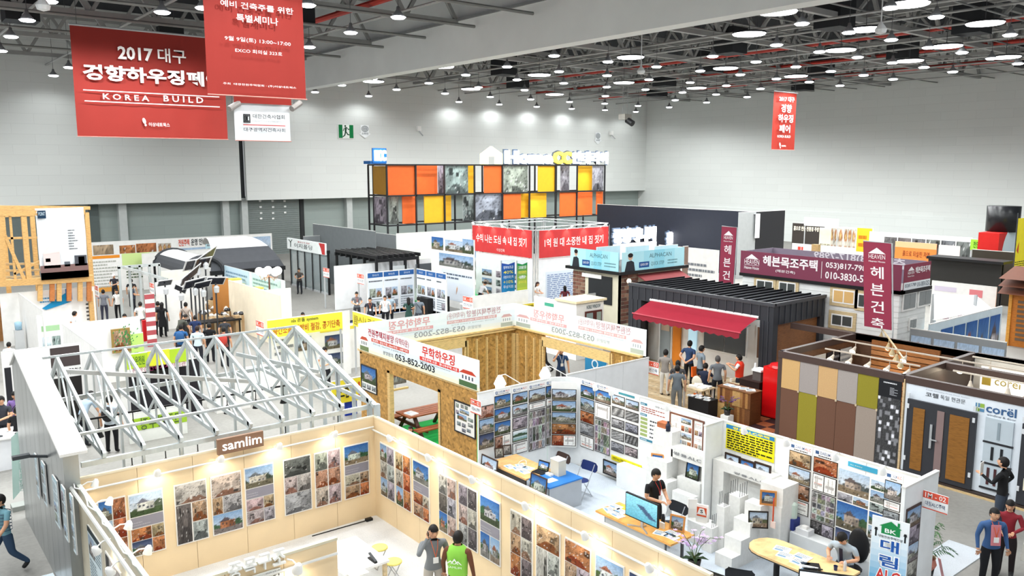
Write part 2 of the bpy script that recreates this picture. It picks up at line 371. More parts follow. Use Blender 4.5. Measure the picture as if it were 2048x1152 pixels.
def person_mesh(kind,long_sleeve=False,near=False,fem=False,shorts=False):
    key = (kind,long_sleeve,near,fem,shorts)
    if key in SEGR: return SEGR[key]
    hz,sp,legs,arms,hp,lean = _pose(kind)
    P = []; Rr = []; E = []; REG = []
    def add(p,r,par=None,reg='top'):
        P.append(tuple(p)); Rr.append(r if isinstance(r,tuple) else (r,r))
        if par is not None: E.append((par,len(P)-1)); REG.append(reg)
        return len(P)-1
    w = .93 if fem else 1.0
    a = add(sp(0,0,.95),.148*w)
    b = add(sp(0,0,1.08),.143*w,a,'top'); c = add(sp(0,.01,1.24),.152*w,b,'top'); d = add(sp(0,0,1.37),.125*w,c,'top')
    n0 = add(sp(0,.0,1.46),.062,d,'top'); n1 = add(sp(0,.01,1.51),.052,n0,'skin'); h0 = add(sp(0,.03,1.58),.06,n1,'skin')
    for s in (-1,1):
        sh = add(sp(s*.185*w,0,1.4),.066,d,'top')
        dz = 0
        e_,w_ = arms[s]
        if kind not in ('sit','sittable','bend') and lean: pass
        S = P[sh]; m = tuple(S[i]+(e_[i]-S[i])*.6 for i in range(3))
        mm = add(m,.05,sh,'top'); el = add(e_,.043,mm,'top' if long_sleeve else 'skin')
        wr = add(w_,.03,el,'top' if long_sleeve else 'skin')
        dv = Vector(w_)-Vector(e_); dv.normalize()
        pm = add(Vector(w_)+dv*.05,(.036 if near else .04),wr,'skin')
        if not near: add(Vector(w_)+dv*.12,.026,pm,'skin')
        hip,kn,an,to = legs[s]
        hpv = add(hip,.105*w,a,'bottom'); kk = add(kn,.067,hpv,'bottom')
        if shorts: aa = add(an,.046,kk,'skin')
        else: aa = add(an,.052,kk,'bottom')
        add(to,.042,aa,'shoe')
    me = bpy.data.meshes.new('body'); me.from_pydata(P,E,[])
    o = bpy.data.objects.new('body',me); COL.objects.link(o)
    sk = o.modifiers.new('skin','SKIN'); 
    if not me.skin_vertices: 
        with bpy.context.temp_override(object=o,active_object=o): bpy.ops.mesh.customdata_skin_add()
    for i,r in enumerate(Rr):
        me.skin_vertices[0].data[i].radius = r; me.skin_vertices[0].data[i].use_root = (i == 0)
    sk.use_smooth_shade = True; sk.branch_smoothing = .6
    su = o.modifiers.new('s','SUBSURF'); su.levels = 2 if near else 1
    dg = bpy.context.evaluated_depsgraph_get(); ev = o.evaluated_get(dg); em = ev.to_mesh()
    V = np.zeros(len(em.vertices)*3); em.vertices.foreach_get('co',V); V = V.reshape(-1,3); F = [tuple(p.vertices) for p in em.polygons]
    ev.to_mesh_clear(); bpy.data.objects.remove(o)
    # nearest bone decides the cloth
    Pn = np.array(P); segA = Pn[[e[0] for e in E]]; segB = Pn[[e[1] for e in E]]; RA = np.array([max(Rr[e[0]]) for e in E]); RB = np.array([max(Rr[e[1]]) for e in E])
    def nearest(C):
        d = segB-segA; L2 = (d*d).sum(1)
        t = np.clip(((C[:,None]-segA)*d).sum(2)/L2,0,1); q = segA+t[...,None]*d
        dist = np.linalg.norm(C[:,None]-q,axis=2)/(RA*(1-t)+RB*t)
        return dist.argmin(1)
    # flatten the trunk front to back
    idx = nearest(V); tor = np.isin(np.array(REG)[idx],['top']) & (np.abs(V[:,0]) < .24)
    for i in np.where((idx < 4) | (np.array([E[k][0] == 0 for k in idx])))[0]:
        k = min(3,idx[i]); ax = segA[k]+(segB[k]-segA[k])*.5; V[i,1] = ax[1]+(V[i,1]-ax[1])*.78
    C = np.array([V[list(f)].mean(0) for f in F]); ridx = nearest(C)
    slot = {'skin': 0,'top': 1,'bottom': 2,'shoe': 3}
    M = [slot[REG[k]] for k in ridx]
    beltz = sp(0,0,.99)[2]
    for i,k in enumerate(ridx):
        if kind not in ('sit','sittable','bend') and (E[k][0] == 0) and abs(C[i][0]) < .22: M[i] = 1 if C[i][2] > .9 else 2
    mb = MB(); mb.v = [tuple(v) for v in V]; mb.f = list(F)
    # head, with face, on the neck
    hc = Vector(sp(0,.035,1.61)); R = Matrix.Rotation(math.radians(-(hp+lean*.6)),3,'X')
    def hpz(x,y,z): return tuple(hc+R @ Vector((x,y,z)))
    def addell(c_,r_,m_,n=12,k=8,taper=0):
        t = MB().ell((0,0,0),r_,n,k)
        vs = []
        for (x,y,z) in t.v:
            if taper: f = 1-taper*max(0,-z/r_[2])**1.5; x *= f; y = y*f+.012*max(0,-z/r_[2])
            vs.append(hpz(c_[0]+x,c_[1]+y,c_[2]+z))
        nf = len(mb.f); mb.add(vs,t.f); M.extend([m_]*(len(mb.f)-nf))
    addell((0,0,0),(.078,.098,.12),0,14,10,.3)
    addell((0,.095,-.012),(.012,.017,.02),0,8,6)
    for s in (-1,1):
        addell((s*.075,-.005,-.008),(.009,.018,.028),0,6,5)
        if near or True:
            addell((s*.03,.082,.012),(.012,.007,.006),4,6,4)
            addell((s*.031,.084,.034),(.018,.006,.0035),4,6,4)
    addell((0,.084,-.055),(.02,.006,.005),5,6,4)
    if near: # palms and fingers
        for s in (-1,1):
            e_,w_ = Vector(arms[s][0]),Vector(arms[s][1]); dv = (w_-e_).normalized()
            side = dv.cross(Vector((0,1,0)) if abs(dv.y) < .8 else Vector((0,0,1))).normalized(); up = side.cross(dv).normalized()
            base = w_+dv*.075
            for k,(off,ln) in enumerate(((-.03,.06),(-.01,.078),(.01,.083),(.03,.073))):
                p0 = base+side*off-dv*.02; p1 = p0+dv*ln*.55+up*.004; p2 = p1+dv*ln*.35-up*.018; p3 = p2+dv*ln*.2-up*.02
                t = MB().tube([p0,p1,p2,p3],[.0095,.009,.008,.006],6); nf = len(mb.f); mb.add(t.v,t.f); M.extend([0]*(len(mb.f)-nf))
            p0 = w_+dv*.03-side*.02; p1 = p0-side*.03+dv*.035; p2 = p1+dv*.035-up*.012
            t = MB().tube([p0,p1,p2],[.012,.01,.008],6); nf = len(mb.f); mb.add(t.v,t.f); M.extend([0]*(len(mb.f)-nf))
    me = bpy.data.meshes.new('person_body'); me.from_pydata(mb.v,[],mb.f)
    for k in range(6): me.materials.append(None)
    me.polygons.foreach_set('material_index',M); me.polygons.foreach_set('use_smooth',[True]*len(M)); me.update()
    # hair shapes
    hm = {}
    for hk in ('short','long','cap','bald'):
        t = MB(); vs = []
        n,k = 16,10; e = MB().ell((0,0,0),(1,1,1),n,k)
        for (x,y,z) in e.v:
            r = (.087,.11,.131)
            front = max(0,y); lo = -.25 if hk != 'long' else -1.6
            vs.append((x*r[0],y*r[1]-.008,z*r[2]+.008))
        fs = []
        for f in e.f:
            cc = np.mean([e.v[i] for i in f],axis=0)
            lim = .36 if cc[1] > .35 else (-.02 if cc[1] > -.15 else -.45)
            if hk == 'bald' and (cc[2] > .5 or cc[1] > .1 or cc[2] < -.2): continue
            if cc[2] > lim: fs.append(f)
        t.add([hpz(*v) for v in vs],fs)
        if hk == 'long':
            t.add([hpz(*v) for v in MB().ell((0,-.05,-.1),(.085,.06,.19),10,8).v],MB().ell((0,0,0),(1,1,1),10,8).f)
        if hk == 'cap':
            t.add([hpz(x,y,z) for x,y,z in ((-.06,.08,.05),(.06,.08,.05),(.05,.16,.035),(-.05,.16,.035),(-.06,.08,.06),(.06,.08,.06),(.05,.16,.045),(-.05,.16,.045))],[(0,3,2,1),(4,5,6,7),(0,1,5,4),(1,2,6,5),(2,3,7,6),(3,0,4,7)])
        used = sorted({i for f in t.f for i in f}); mp = {q: i for i,q in enumerate(used)}
        h = bpy.data.meshes.new('hair'); h.from_pydata([t.v[i] for i in used],[],[tuple(mp[i] for i in f) for f in t.f]); h.materials.append(None)
        h.polygons.foreach_set('use_smooth',[True]*len(h.polygons)); h.update(); hm[hk] = h
    SEGR[key] = (me,hm,hz,sp); return SEGR[key]
SKIN = '#d9a583'
def person(label,loc,face=0.0,kind='stand',top='#30343c',bottom='#22242a',shoe='#1c1c1e',hair='short',hairc='#15110f',sleeve=False,near=False,
           fem=False,h=1.72,shorts=False,extra=(),group=None,skin=SKIN):
    """face = heading in degrees: 0 looks along +x, 90 along +y"""
    me,hm,hz,sp = person_mesh(kind,sleeve,near,fem,shorts)
    t = thing('person',label,'person',loc,math.radians(face-90),group); s = h/1.72; t.scale = (s*1.1,s*1.1,s)
    b = bpy.data.objects.new('body',me); COL.objects.link(b); b.parent = t
    for i,(m,r) in enumerate(((skin,.55),(top,.8),(bottom,.85),(shoe,.5),('#1a1210',.4),('#8a4a40',.5))):
        b.material_slots[i].link = 'OBJECT'; b.material_slots[i].material = mat(m,r)
    hn = 'cap' if hair == 'cap' else 'hair'
    o = bpy.data.objects.new(hn,hm[hair]); COL.objects.link(o); o.parent = t; o.material_slots[0].link = 'OBJECT'; o.material_slots[0].material = mat(hairc,.6)
    for ex in extra:
        if ex[0] == 'badge':
            m = MB(); z = 1.14
            fy = .13
            for q in (-1,1): m.tube([sp(q*.06,.07,1.47),sp(q*.035,.15,1.34),sp(0,fy+.03,1.18)],.006,5)
            m.build('lanyard',mat(ex[1],.6),t,raw=True)
            m = MB(); c = sp(0,fy+.035,1.13); m.box(c[0]-.045,c[1]-.004,c[2]-.06,c[0]+.045,c[1]+.004,c[2]+.05); m.build('badge',mat('#f4f2ee',.4),t,raw=True)
        if ex[0] == 'bag':   # carried low at the side
            x = ex[2] if len(ex) > 2 else .3
            m = MB(); m.add([(x-.05,-.13,.5),(x+.05,-.13,.5),(x+.05,.17,.5),(x-.05,.17,.5),(x-.02,-.15,.88),(x+.02,-.15,.88),(x+.02,.19,.88),(x-.02,.19,.88)],
                            [(0,3,2,1),(4,5,6,7),(0,1,5,4),(1,2,6,5),(2,3,7,6),(3,0,4,7)])
            m.build('bag',mat(ex[1],.5),t,raw=True)
        if ex[0] == 'backpack':
            m = MB(); c = sp(0,-.2,1.24); m.ell(c,(.16,.1,.23),12,8); m.build('backpack',mat(ex[1],.7),t,raw=True,smooth=True)
        if ex[0] == 'vest':
            m = MB(); c = sp(0,0,1.22)
            prof = [(.165,.93),(.165,1.05),(.178,1.25),(.185,1.36),(.14,1.45),(.085,1.5)]
            n = 18; vs = [(r*1.02*math.cos(2*PI*k/n),r*.78*math.sin(2*PI*k/n),z) for r,z in prof for k in range(n)]
            m.add(vs,[(i*n+k,i*n+(k+1) % n,(i+1)*n+(k+1) % n,(i+1)*n+k) for i in range(len(prof)-1) for k in range(n)])
            m.build('vest',mat(ex[1],.7),t,raw=True,smooth=True)
        if ex[0] == 'skirt':
            m = MB(); m.lathe([(.2,.55),(.17,.8),(.15,1.0)],n=14,sy=.8); m.build('skirt',mat(ex[1],.8),t,raw=True,smooth=True)
        if ex[0] == 'strap':
            m = MB(); m.tube([sp(-.14,-.1,1.44),sp(0,-.15,1.25),sp(.16,-.12,1.0)],.01,5); m.tube([sp(-.14,.08,1.44),sp(0,.15,1.25),sp(.16,.12,1.0)],.01,5); m.build('strap',mat(ex[1],.6),t,raw=True)
        if ex[0] == 'tie':
            m = MB(); m.bar(sp(0,.12,1.42),sp(0,.15,1.0 if len(ex) > 2 else 1.12),ex[2] if len(ex) > 2 else .06,.012,up=(0,1,0)); m.build('tie',mat(ex[1],.6),t,raw=True)
        if ex[0] == 'phone':
            m = MB(); m.cbox((.115,.12,1.6),(.012,.07,.14)); m.build('phone',mat('#15161a',.3),t,raw=True)
        if ex[0] == 'paper':
            m = MB(); m.cbox((-.16,.36,1.42),(.2,.01,.3)); m.build('brochure',mat('#efeee9',.5),t,raw=True)
        if ex[0] == 'glasses':
            pass
        if ex[0] == 'stripes':
            m = MB()
            for k,z in enumerate((1.0,1.07,1.14,1.21,1.28,1.35)):
                m.lathe([(.172,z-.008),(.172,z+.008)],n=18,sx=1.0,sy=.8)
            m.build('shirt_stripe',mat(ex[1],.8),t,raw=True)
    return t
# ------------------------------------------------------------------ the hall
YB,XR,ZC = 75.0,82.8,21.0
GX = lambda px: ony(px,300,YB)[0]
struct('floor',BX(-8,-6,-.1,XR+.3,YB+2.2,0),mat('#92908b',.6,kind='concrete',spec=.35))
struct('ceiling',BX(-8,-6,ZC,XR+.3,YB+2.2,ZC+.3),mat('#2e3034',.9))
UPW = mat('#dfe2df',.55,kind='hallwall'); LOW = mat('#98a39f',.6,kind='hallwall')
xs0,xs1 = ony(478,300,YB)[0],ony(490,300,YB)[0]
struct('wall_back',BX(-8,YB,5.3,xs0,YB+.4,ZC),UPW)
struct('wall_back',BX(xs1,YB,5.3,XR,YB+.4,ZC),UPW)
struct('wall_back_recess',BX(xs0,YB+.5,5.3,xs1,YB+.7,ZC),mat('#37393b',.7))
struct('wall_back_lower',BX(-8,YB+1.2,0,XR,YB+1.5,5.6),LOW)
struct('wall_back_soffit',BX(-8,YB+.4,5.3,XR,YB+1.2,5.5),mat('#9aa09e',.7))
def bx_(px,y=YB+1.2): return ony(px,440,y)[0]
for a,b in ((235,251),(442,455),(480,492),(689,700)):
    struct('pillar',BX(bx_(a),YB+.6,0,bx_(b),YB+1.2,5.3),mat('#c3c8c6',.6))
m = MB(); m.box(bx_(494),YB+1.08,0,bx_(598),YB+1.2,5.3)
sh = struct('door_shutter',m,mat('#7b8482',.5,.2))
m = MB()
for k in range(26): m.box(bx_(494),YB+1.05,k*.2,bx_(598),YB+1.08,k*.2+.16)
o = m.build('slat',mat('#7f8886',.5,.2),sh); o['kind'] = 'stuff'
struct('door_1',BX(bx_(599),YB+1.0,0,bx_(607),YB+1.2,5.3),mat('#2c2f30',.6))
struct('door_2',BX(bx_(178),YB+1.0,0,bx_(197),YB+1.2,5.3),mat('#5c6664',.6))
struct('door_3',BX(bx_(-20),YB+1.0,0,bx_(70),YB+1.2,5.3),mat('#6d7775',.6))
for px_,py_ in ((520,402),(545,402),(569,402),(521,414),(546,414),(570,413),(522,426),(546,426),(570,425),(522,437),(546,437)):
    p = ony(px_,py_,YB+1.0); tag(MB().cbox(p,(.22,.06,.16)).build('reflector',mat('#f4f6f4',.3)),'small white reflector dot on the grey roller shutter','reflector','reflector dots on the roller shutter')
struct('wall_right',BX(XR,-6,0,XR+.3,YB+2,ZC),UPW)
struct('wall_right_lower',BX(XR-.12,-6,0,XR,YB,3.55),mat('#dfe3e0',.6,kind='hallwall'))
# bulkhead that crosses the roof space
BK = mat('#f0f2f0',.6,scale=.4)
m = MB(); m.box(28,-2,14.3,28.9,YB,16.6); struct('beam_bulkhead',m,BK)
m = MB(); m.box(28.3,-2,16.6,28.7,YB,ZC); struct('wall_bulkhead',m,mat('#e4e7e5',.65,scale=.5))  # upper wall toned slightly darker: its dimmer light is put into the colour
m = MB(); m.box(27.9,-2,16.55,28.3,YB,16.68); struct('trim_bulkhead',m,mat('#8d8f90',.6))
# roof steel
GS = mat('#9c9d9b',.6); DS = mat('#55575a',.6); RED = mat('#b03a30',.5)
def truss(name,lab,p,q,zb,zt,step,w,m_,grp):
    t = thing(name,lab,'truss',(p[0],p[1],zb),0,grp)
    P0 = Vector((p[0],p[1],zb)); P1 = Vector((q[0],q[1],zb)); up = Vector((0,0,zt-zb)); L = (P1-P0).length; n = max(2,int(L/step))
    MB().bar(P0,P1,w).build('bottom_chord',m_,t); MB().bar(P0+up,P1+up,w).build('top_chord',m_,t)
    m = MB()
    for k in range(n):
        a = P0.lerp(P1,k/n); b = P0.lerp(P1,(k+.5)/n); c = P0.lerp(P1,(k+1)/n)
        m.bar(a,b+up,w*.7); m.bar(b+up,c,w*.7)
    o = m.build('web',m_,t); o['kind'] = 'stuff'
for y in (17.5,25.5,34,42.5,51,59.5,68):
    truss('roof_truss','grey steel roof truss running across the hall under the dark roof',(28.9,y),(XR,y),16.6,19.6,3.6,.3,GS,'roof trusses across the hall')
for y in (30,40,50,60,70):
    truss('roof_truss','grey steel truss between the left hall bay and the white bulkhead',(-6,y),(28,y),16.5,19.3,3.4,.28,GS,'roof trusses of the left bay')
for x in (36,47,58,69):
    truss('roof_truss','long grey roof truss running lengthwise toward the back wall',(x,4),(x,YB),17.0,18.8,3.2,.24,GS,'lengthwise roof trusses')
for k,x in enumerate((31,34.5,38.5,42,45.5,50,53.5,57,61,65,69,73,77)):
    tag(MB().tube([(x,6,16.2+.06*(k % 3)),(x,YB,16.3+.06*(k % 3))],.07,6).build('lamp_rail',mat('#a5a6a4',.5)),'thin pale lamp rail running lengthwise under the roof trusses','rail','lamp rails under the roof')
for k,x in enumerate((3,8,13,18,23)):
    tag(MB().tube([(x,14,16.2),(x,YB,16.3)],.07,6).build('lamp_rail',mat('#a5a6a4',.5)),'thin lamp rail under the roof of the left bay','rail','lamp rails of the left bay')
for k,y in enumerate((13,15.4,19.3,21.5,23.4,27.8,30,32.7,37.8,43,46,48.5,54,60,66)):
    tag(MB().tube([(29,y,16.45+.08*(k % 2)),(XR,y,16.4)],.05,6).build('conduit',mat('#7f807e',.5)),'thin grey conduit crossing the hall under the roof','conduit','conduits under the roof')
for k,y in enumerate((24,28,33,38,43,48,54,62)):
    tag(MB().tube([(-6,y,16.0),(27.8,y,16.0)],.09,6).build('conduit',mat('#888986',.5)),'pale pipe crossing the left bay toward the bulkhead','conduit','pipes of the left bay')
for k,x in enumerate((6,22.5,32.5,40.5,54,63.8,74)):
    tag(MB().tube([(x,10,16.9),(x,YB,16.9)],.17,8).build('sprinkler_pipe',RED),'long red sprinkler pipe running lengthwise under the dark roof','pipe','red sprinkler pipes')
for k,(x,y) in enumerate(((35,20),(44,26),(52,22),(60,30),(48,36),(38,44),(56,44),(66,40),(62,54),(44,56),(72,26),(70,62),(52,64),(76,48),(12,36),(20,44),(8,52),(18,60))):
    t = thing('duct_box','black square air duct box hanging between the roof trusses','duct',(x,y,16.0),0,'black duct boxes under the roof')
    BX(x-.8,y-.8,16.0,x+.8,y+.8,17.7).build('body',mat('#26282b',.7),t); m = MB()
    for q in (-.6,.6): m.tube([(x+q,y+q,17.6),(x+q,y+q,ZC-.02)],.03,5)
    m.build('rod',DS,t)
# pendant lamps
A_ = [(45,33),(575,103),(297,193),(55,277),(642,413),(430,460),(245,500),(88,540),(402,563),(565,525),(754,488),(970,440),(1045,512),(849,548),(930,597),(1113,568),(1166,612),(1212,392),(1270,468),(1487,328),(1516,420),(1543,488),(1314,528),(1385,625),(1350,582),(1577,597),(1590,637),(1795,510),(1787,563),(1783,607),(1785,645),(1797,443),(1802,363),(1978,620),(1965,655),(2022,525),(2042,467)]
B_ = [(1318,45),(832,132),(1567,95),(1090,180),(693,248),(343,310),(36,367),(1320,220),(1525,262),(929,285),(1137,315),(581,340),(799,367),(275,390),(990,392),(1329,345),(1500,370),(1708,290),(1971,193),(1870,322),(494,410),(692,433),(220,453),(418,470),(872,450),(1170,413),(1331,435),(1657,395),(178,507),(362,518),(605,487),(532,532),(1040,470),(2015,350),(310,562),(138,549),(105,588),(8,436)]
C_ = [(282,10),(157,118),(63,213),(935,73),(1172,48),(397,390),(308,437),(5,295)]
lp = [(600+a/2.926,b/2.926) for a,b in A_]+[(1300+a/2.738,b/2.738) for a,b in B_]+[(a/2.88,b/2.88) for a,b in C_]
seen = []
for px_,py_ in lp:
    p = at(px_,py_,15.2)
    if p[1] > YB-1.2: p = ony(px_,py_,YB-1.5)
    if all((p[0]-q[0])**2+(p[1]-q[1])**2 > 1.6 for q in seen): seen.append(p)
offs = [(x,y,15.2) for y in (3,8,13) for x in (-3,2,7,12,17,22,33,40,47,54)]+[(x,y,15.2) for y in (18,23,28) for x in (-4,1,6,11,16)]+[(x,y,15.2) for y in (35,41,47,53,59,66) for x in (-5,-1)]
def dome_lamp(p,lab,grp,w,s=1.0):
    t = thing('pendant_lamp',lab,'lamp',p,0,grp)
    MB().lathe([(.3*s,.0),(.26*s,.14*s),(.1*s,.34*s),(.07*s,.5*s),(.001,.52*s)],n=12).build('lamp_shade',mat('#8b8d8f',.4,.3),t,smooth=True,raw=True)
    MB().lathe([(.001,-.05),(.28*s,-.05),(.36*s,.02),(.26*s,.06)],n=12).build('lens',mat('#f6fbff',.4,emit=9.0),t,raw=True)
    MB().tube([(0,0,.5*s),(0,0,ZC-p[2])],.014,5).build('stem',DS,t,raw=True)
    return t
LT = []
def lamp_light(parent,name,kind,w,loc=(0,0,0),rot=(0,0,0),col=(1,1,1),size=150,blend=.7,r=.2):
    l = bpy.data.lights.new(name,kind); l.energy = w; l.color = col; l.shadow_soft_size = r
    if kind == 'SPOT': l.spot_size = math.radians(size); l.spot_blend = blend
    o = bpy.data.objects.new(name,l); COL.objects.link(o); o.parent = parent; o.location = loc; o.rotation_euler = rot; return o
proto = dome_lamp(tuple(seen[0]),'lit dome pendant lamp hanging from the roof steel of the hall','pendant lamps of the hall',1)
sl = bpy.data.lights.new('hall_light','SPOT'); sl.energy = LAMP_W; sl.spot_size = math.radians(166); sl.spot_blend = .5; sl.shadow_soft_size = .3; sl.color = (.97,1,1)
so = bpy.data.objects.new('hall_light',sl); COL.objects.link(so); so.parent = proto; so.location = (0,0,-.12)
sl4 = sl.copy(); sl4.energy = LAMP_W*.25; sl5 = sl.copy(); sl5.energy = LAMP_W*1.3; sl3 = sl.copy(); sl3.energy = LAMP_W*1.6
for p in seen[1:]:
    c = copy_tree(proto,loc=tuple(p))
    for ch in c.children:
        if ch.type == 'LIGHT' and p[0] < 27: ch.data = sl3
        if ch.type == 'LIGHT' and p[1] > 66: ch.data = sl4
        elif ch.type == 'LIGHT' and p[0] > 56: ch.data = sl5
sl2 = sl.copy(); sl2.energy = LAMP_W*.5
for p in offs:
    c = copy_tree(proto,loc=p)
    for ch in c.children:
        if p[0] < 17 and p[1] > 16: continue
        if ch.type == 'LIGHT': ch.data = sl2
# large light panels
LED = [(600+a/2.926,b/2.926,w/2.926) for a,b,w in [(830,392,110),(430,478,155),(1400,440,120),(1000,522,150),(1490,553,130),(1895,485,110),(1935,337,140)]]+[(1300+a/2.738,b/2.738,w/2.738) for a,b,w in [(1415,25,170),(700,68,105),(1183,163,150),(543,188,155),(1003,262,135),(1593,240,120),(367,365,115),(1390,323,112),(763,410,105),(255,483,95),(1928,302,95),(1835,130,90)]]
for px_,py_,w in LED:
    p = at(px_,py_,15.5)
    if p[1] > 72: continue
    if any((p[0]-q[0])**2+(p[1]-q[1])**2 < 1.7 for q in seen): p = (p[0]+1.4,p[1]+.3,p[2])
    t = thing('light_panel','large bright round light panel hanging under a black hood','light panel',p,0,'large light panels under the roof')
    MB().lathe([(.001,-.03),(.85,-.03),(.9,.05)],n=18).build('diffuser',mat('#ffffff',.4,emit=7.0),t,raw=True)
    MB().lathe([(.92,.02),(.9,.12),(.001,.14)],n=18).build('hood',mat('#202225',.6),t,raw=True)
    MB().tube([(0,0,.1),(0,0,ZC-p[2])],.02,5).build('stem',DS,t,raw=True)
# things on the hall walls
t = thing('exit_sign','green running man exit sign on the back wall','exit sign',ony(691,263,YB))
fr = Fr('y',YB,.08); a = fr.uv(675,248); b = fr.uv(707,278); m = MB(); q_slab(m,fr,a[0],b[1],b[0],a[1],.06,'#ffffff',-.07); m.build('casing',mat('#e8ebe8',.5),t)
m = MB(); w = b[0]-a[0]; h = a[1]-b[1]; g = '#0c7a42'
q_rect(m,fr,a[0]+.04*w,b[1]+.05*h,a[0]+.28*w,a[1]-.04*h,g,.01); q_rect(m,fr,a[0]+.72*w,b[1]+.05*h,b[0]-.02*w,a[1]-.04*h,g,.01); q_rect(m,fr,a[0]+.28*w,b[1]+.05*h,a[0]+.72*w,a[1]-.04*h,'#f0f5f0',.01)
def L_(pts): return [(a[0]+x*w,b[1]+y*h) for x,y in pts]
dk = '#083a22'
for poly in (((.42,.82),(.5,.82),(.52,.9),(.46,.95),(.4,.9)),((.42,.45),(.52,.48),(.56,.8),(.44,.8)),((.44,.5),(.52,.5),(.44,.22),(.3,.1),(.27,.15),(.38,.26)),((.46,.5),(.54,.48),(.62,.34),(.72,.3),(.72,.24),(.58,.27)),((.3,.55),(.34,.52),(.42,.72),(.4,.78)),((.54,.78),(.66,.6),(.74,.66),(.73,.7),(.66,.68),(.57,.8))): q_poly(m,fr,L_(poly),dk,.02)
m.build('pictogram',PRINT,t)
for k,(x0,y0,x1,y1,lb) in enumerate(((717,250,741,277,'white arrow shaped fire hose sign beside the exit sign'),(1188,265,1202,289,'small white fire hose sign high up near the hall corner'))):
    a = fr.uv(x0,y0); b = fr.uv(x1,y1); w = b[0]-a[0]; h = a[1]-b[1]; t = thing('hose_sign',lb,'sign',fr.p((a[0]+b[0])/2,b[1]))
    m = MB(); q_poly(m,fr,L_([(.15,1),(.85,1),(.85,.4),(1,.35),(.5,0),(0,.35),(.15,.4)]),'#f2f5f6',0); q_slab(m,fr,a[0]+.2*w,b[1]+.3*h,b[0]-.2*w,a[1]-.1*h,.06,'#f2f5f6',-.075); m.build('panel',PRINT,t)
    m = MB(); 
    for r0,r1 in ((.05,.1),(.15,.2),(.25,.3)):
        n = 14
        for i in range(n):
            c0,s0,c1,s1 = math.cos(2*PI*i/n),math.sin(2*PI*i/n),math.cos(2*PI*(i+1)/n),math.sin(2*PI*(i+1)/n)
            q_poly(m,fr,L_([(.5+r0*c0,.72+r0*s0*.8),(.5+r1*c0,.72+r1*s0*.8),(.5+r1*c1,.72+r1*s1*.8),(.5+r0*c1,.72+r0*s1*.8)]),'#5d6b70',.015)
    q_text(m,fr,a[0]+.22*w,b[1]+.28*h,a[0]+.78*w,b[1]+.44*h,'소화전','#56666c',.015); m.build('symbol',PRINT,t)
for px_,py_,lb in ((836,262,'small white wall fixture left of the lit shop sign'),(1221,270,'small white wall fixture beside the hall corner')):
    t = thing('wall_fixture',lb,'fixture',ony(px_,py_,YB)); p = Vector(ony(px_,py_,YB)); BX(p.x-.22,p.y-.3,p.z,p.x+.22,p.y,p.z+.5).build('case',WHITE,t); MB().bar((p.x,p.y-.2,p.z),(p.x+.15,p.y-.7,p.z-.5),.1).build('bracket',LGREY,t)
p = Vector(at(1250,238,13.2)); t = thing('projector','projector hanging on thin rods near the hall corner','projector',p)
MB().cbox((p.x,p.y,p.z+.2),(1.0,.9,.55)).build('body',mat('#8d8a82',.5),t)
MB().tube([(p.x+.2,p.y-.9,p.z-.5),(p.x+.1,p.y-.2,p.z-.1)],.32,12).build('lens',BLACK,t)
for s in (-.35,.35): MB().tube([(p.x+s,p.y,p.z+.4),(p.x+s,p.y,ZC)],.03,5).build('rod',LGREY,t)
for px_,py_ in ((1282,149),(87,23),(1761,69)):
    p = Vector(at(px_,py_,13.6)); t = thing('ball_speaker','white drop shaped speaker on a thin stem under the roof','speaker',p,0,'drop speakers under the roof')
    MB().lathe([(.001,0),(.2,.06),(.24,.2),(.1,.4),(.03,.5)],n=10).build('body',mat('#eceeee',.5),t,raw=True); MB().tube([(0,0,.45),(0,0,ZC-p.z)],.03,6).build('stem',mat('#d8dada',.5),t,raw=True)
# ------------------------------------------------------------------ hanging banners
RB = '#902a22'
def hang_banner(name,lab,y,TL,BR,col,z_top=None,extra=0.0):
    fr = Fr('y',y); a = fr.uv(*TL); b = fr.uv(*BR); u0,v1,u1,v0 = a[0],a[1]+extra,b[0],b[1]
    t = thing(name,lab,'banner',fr.p((u0+u1)/2,v1)); m = MB(); nu,nv = 24,8; c = lin(col)
    w = u1-u0
    def fold(u,v): return .035*w/8*math.sin((u-u0)/w*34+.8*math.sin(v))*(0.4+.6*(v1-v)/(v1-v0))
    vs = [fr.p(u0+w*i/nu,v0+(v1-v0)*j/nv,fold(u0+w*i/nu,v0+(v1-v0)*j/nv)-.05) for j in range(nv+1) for i in range(nu+1)]
    m.add(vs,[(j*(nu+1)+i,j*(nu+1)+i+1,(j+1)*(nu+1)+i+1,(j+1)*(nu+1)+i) for j in range(nv) for i in range(nu)],c)
    m.build('cloth',mat(col,.7,scale=.6),t,smooth=True)
    MB().tube([fr.p(u0-.05,v1,0),fr.p(u1+.05,v1,0)],.05,8).build('top_rod',LGREY,t)
    MB().tube([fr.p(u0-.02,v0,0),fr.p(u1+.02,v0,0)],.02,8).build('bottom_rod',mat('#c98a80',.5),t)
    m = MB()
    for u in (u0+.3,u1-.3): m.tube([fr.p(u,v1),fr.p(u,ZC)],.015,5)
    m.build('cable',DS,t)
    return t,fr,u0,v0,u1,v1
def tbox(m,fr,TL,BR,s,col='#f7f1ee',bold=.012,d=.06,**k):
    a = fr.uv(*TL); b = fr.uv(*BR); q_text(m,fr,a[0],b[1],b[0],a[1],s,col,d,bold,**k)
def rbox(m,fr,TL,BR,col,d=.05):
    a = fr.uv(*TL); b = fr.uv(*BR); q_rect(m,fr,a[0],b[1],b[0],a[1],col,d)
def hline(m,fr,x0,y0,x1,th,col,d=.06):
    a = fr.uv(x0,y0); b = fr.uv(x1,y0); q_rect(m,fr,a[0],a[1]-th,b[0],a[1]+th,col,d)
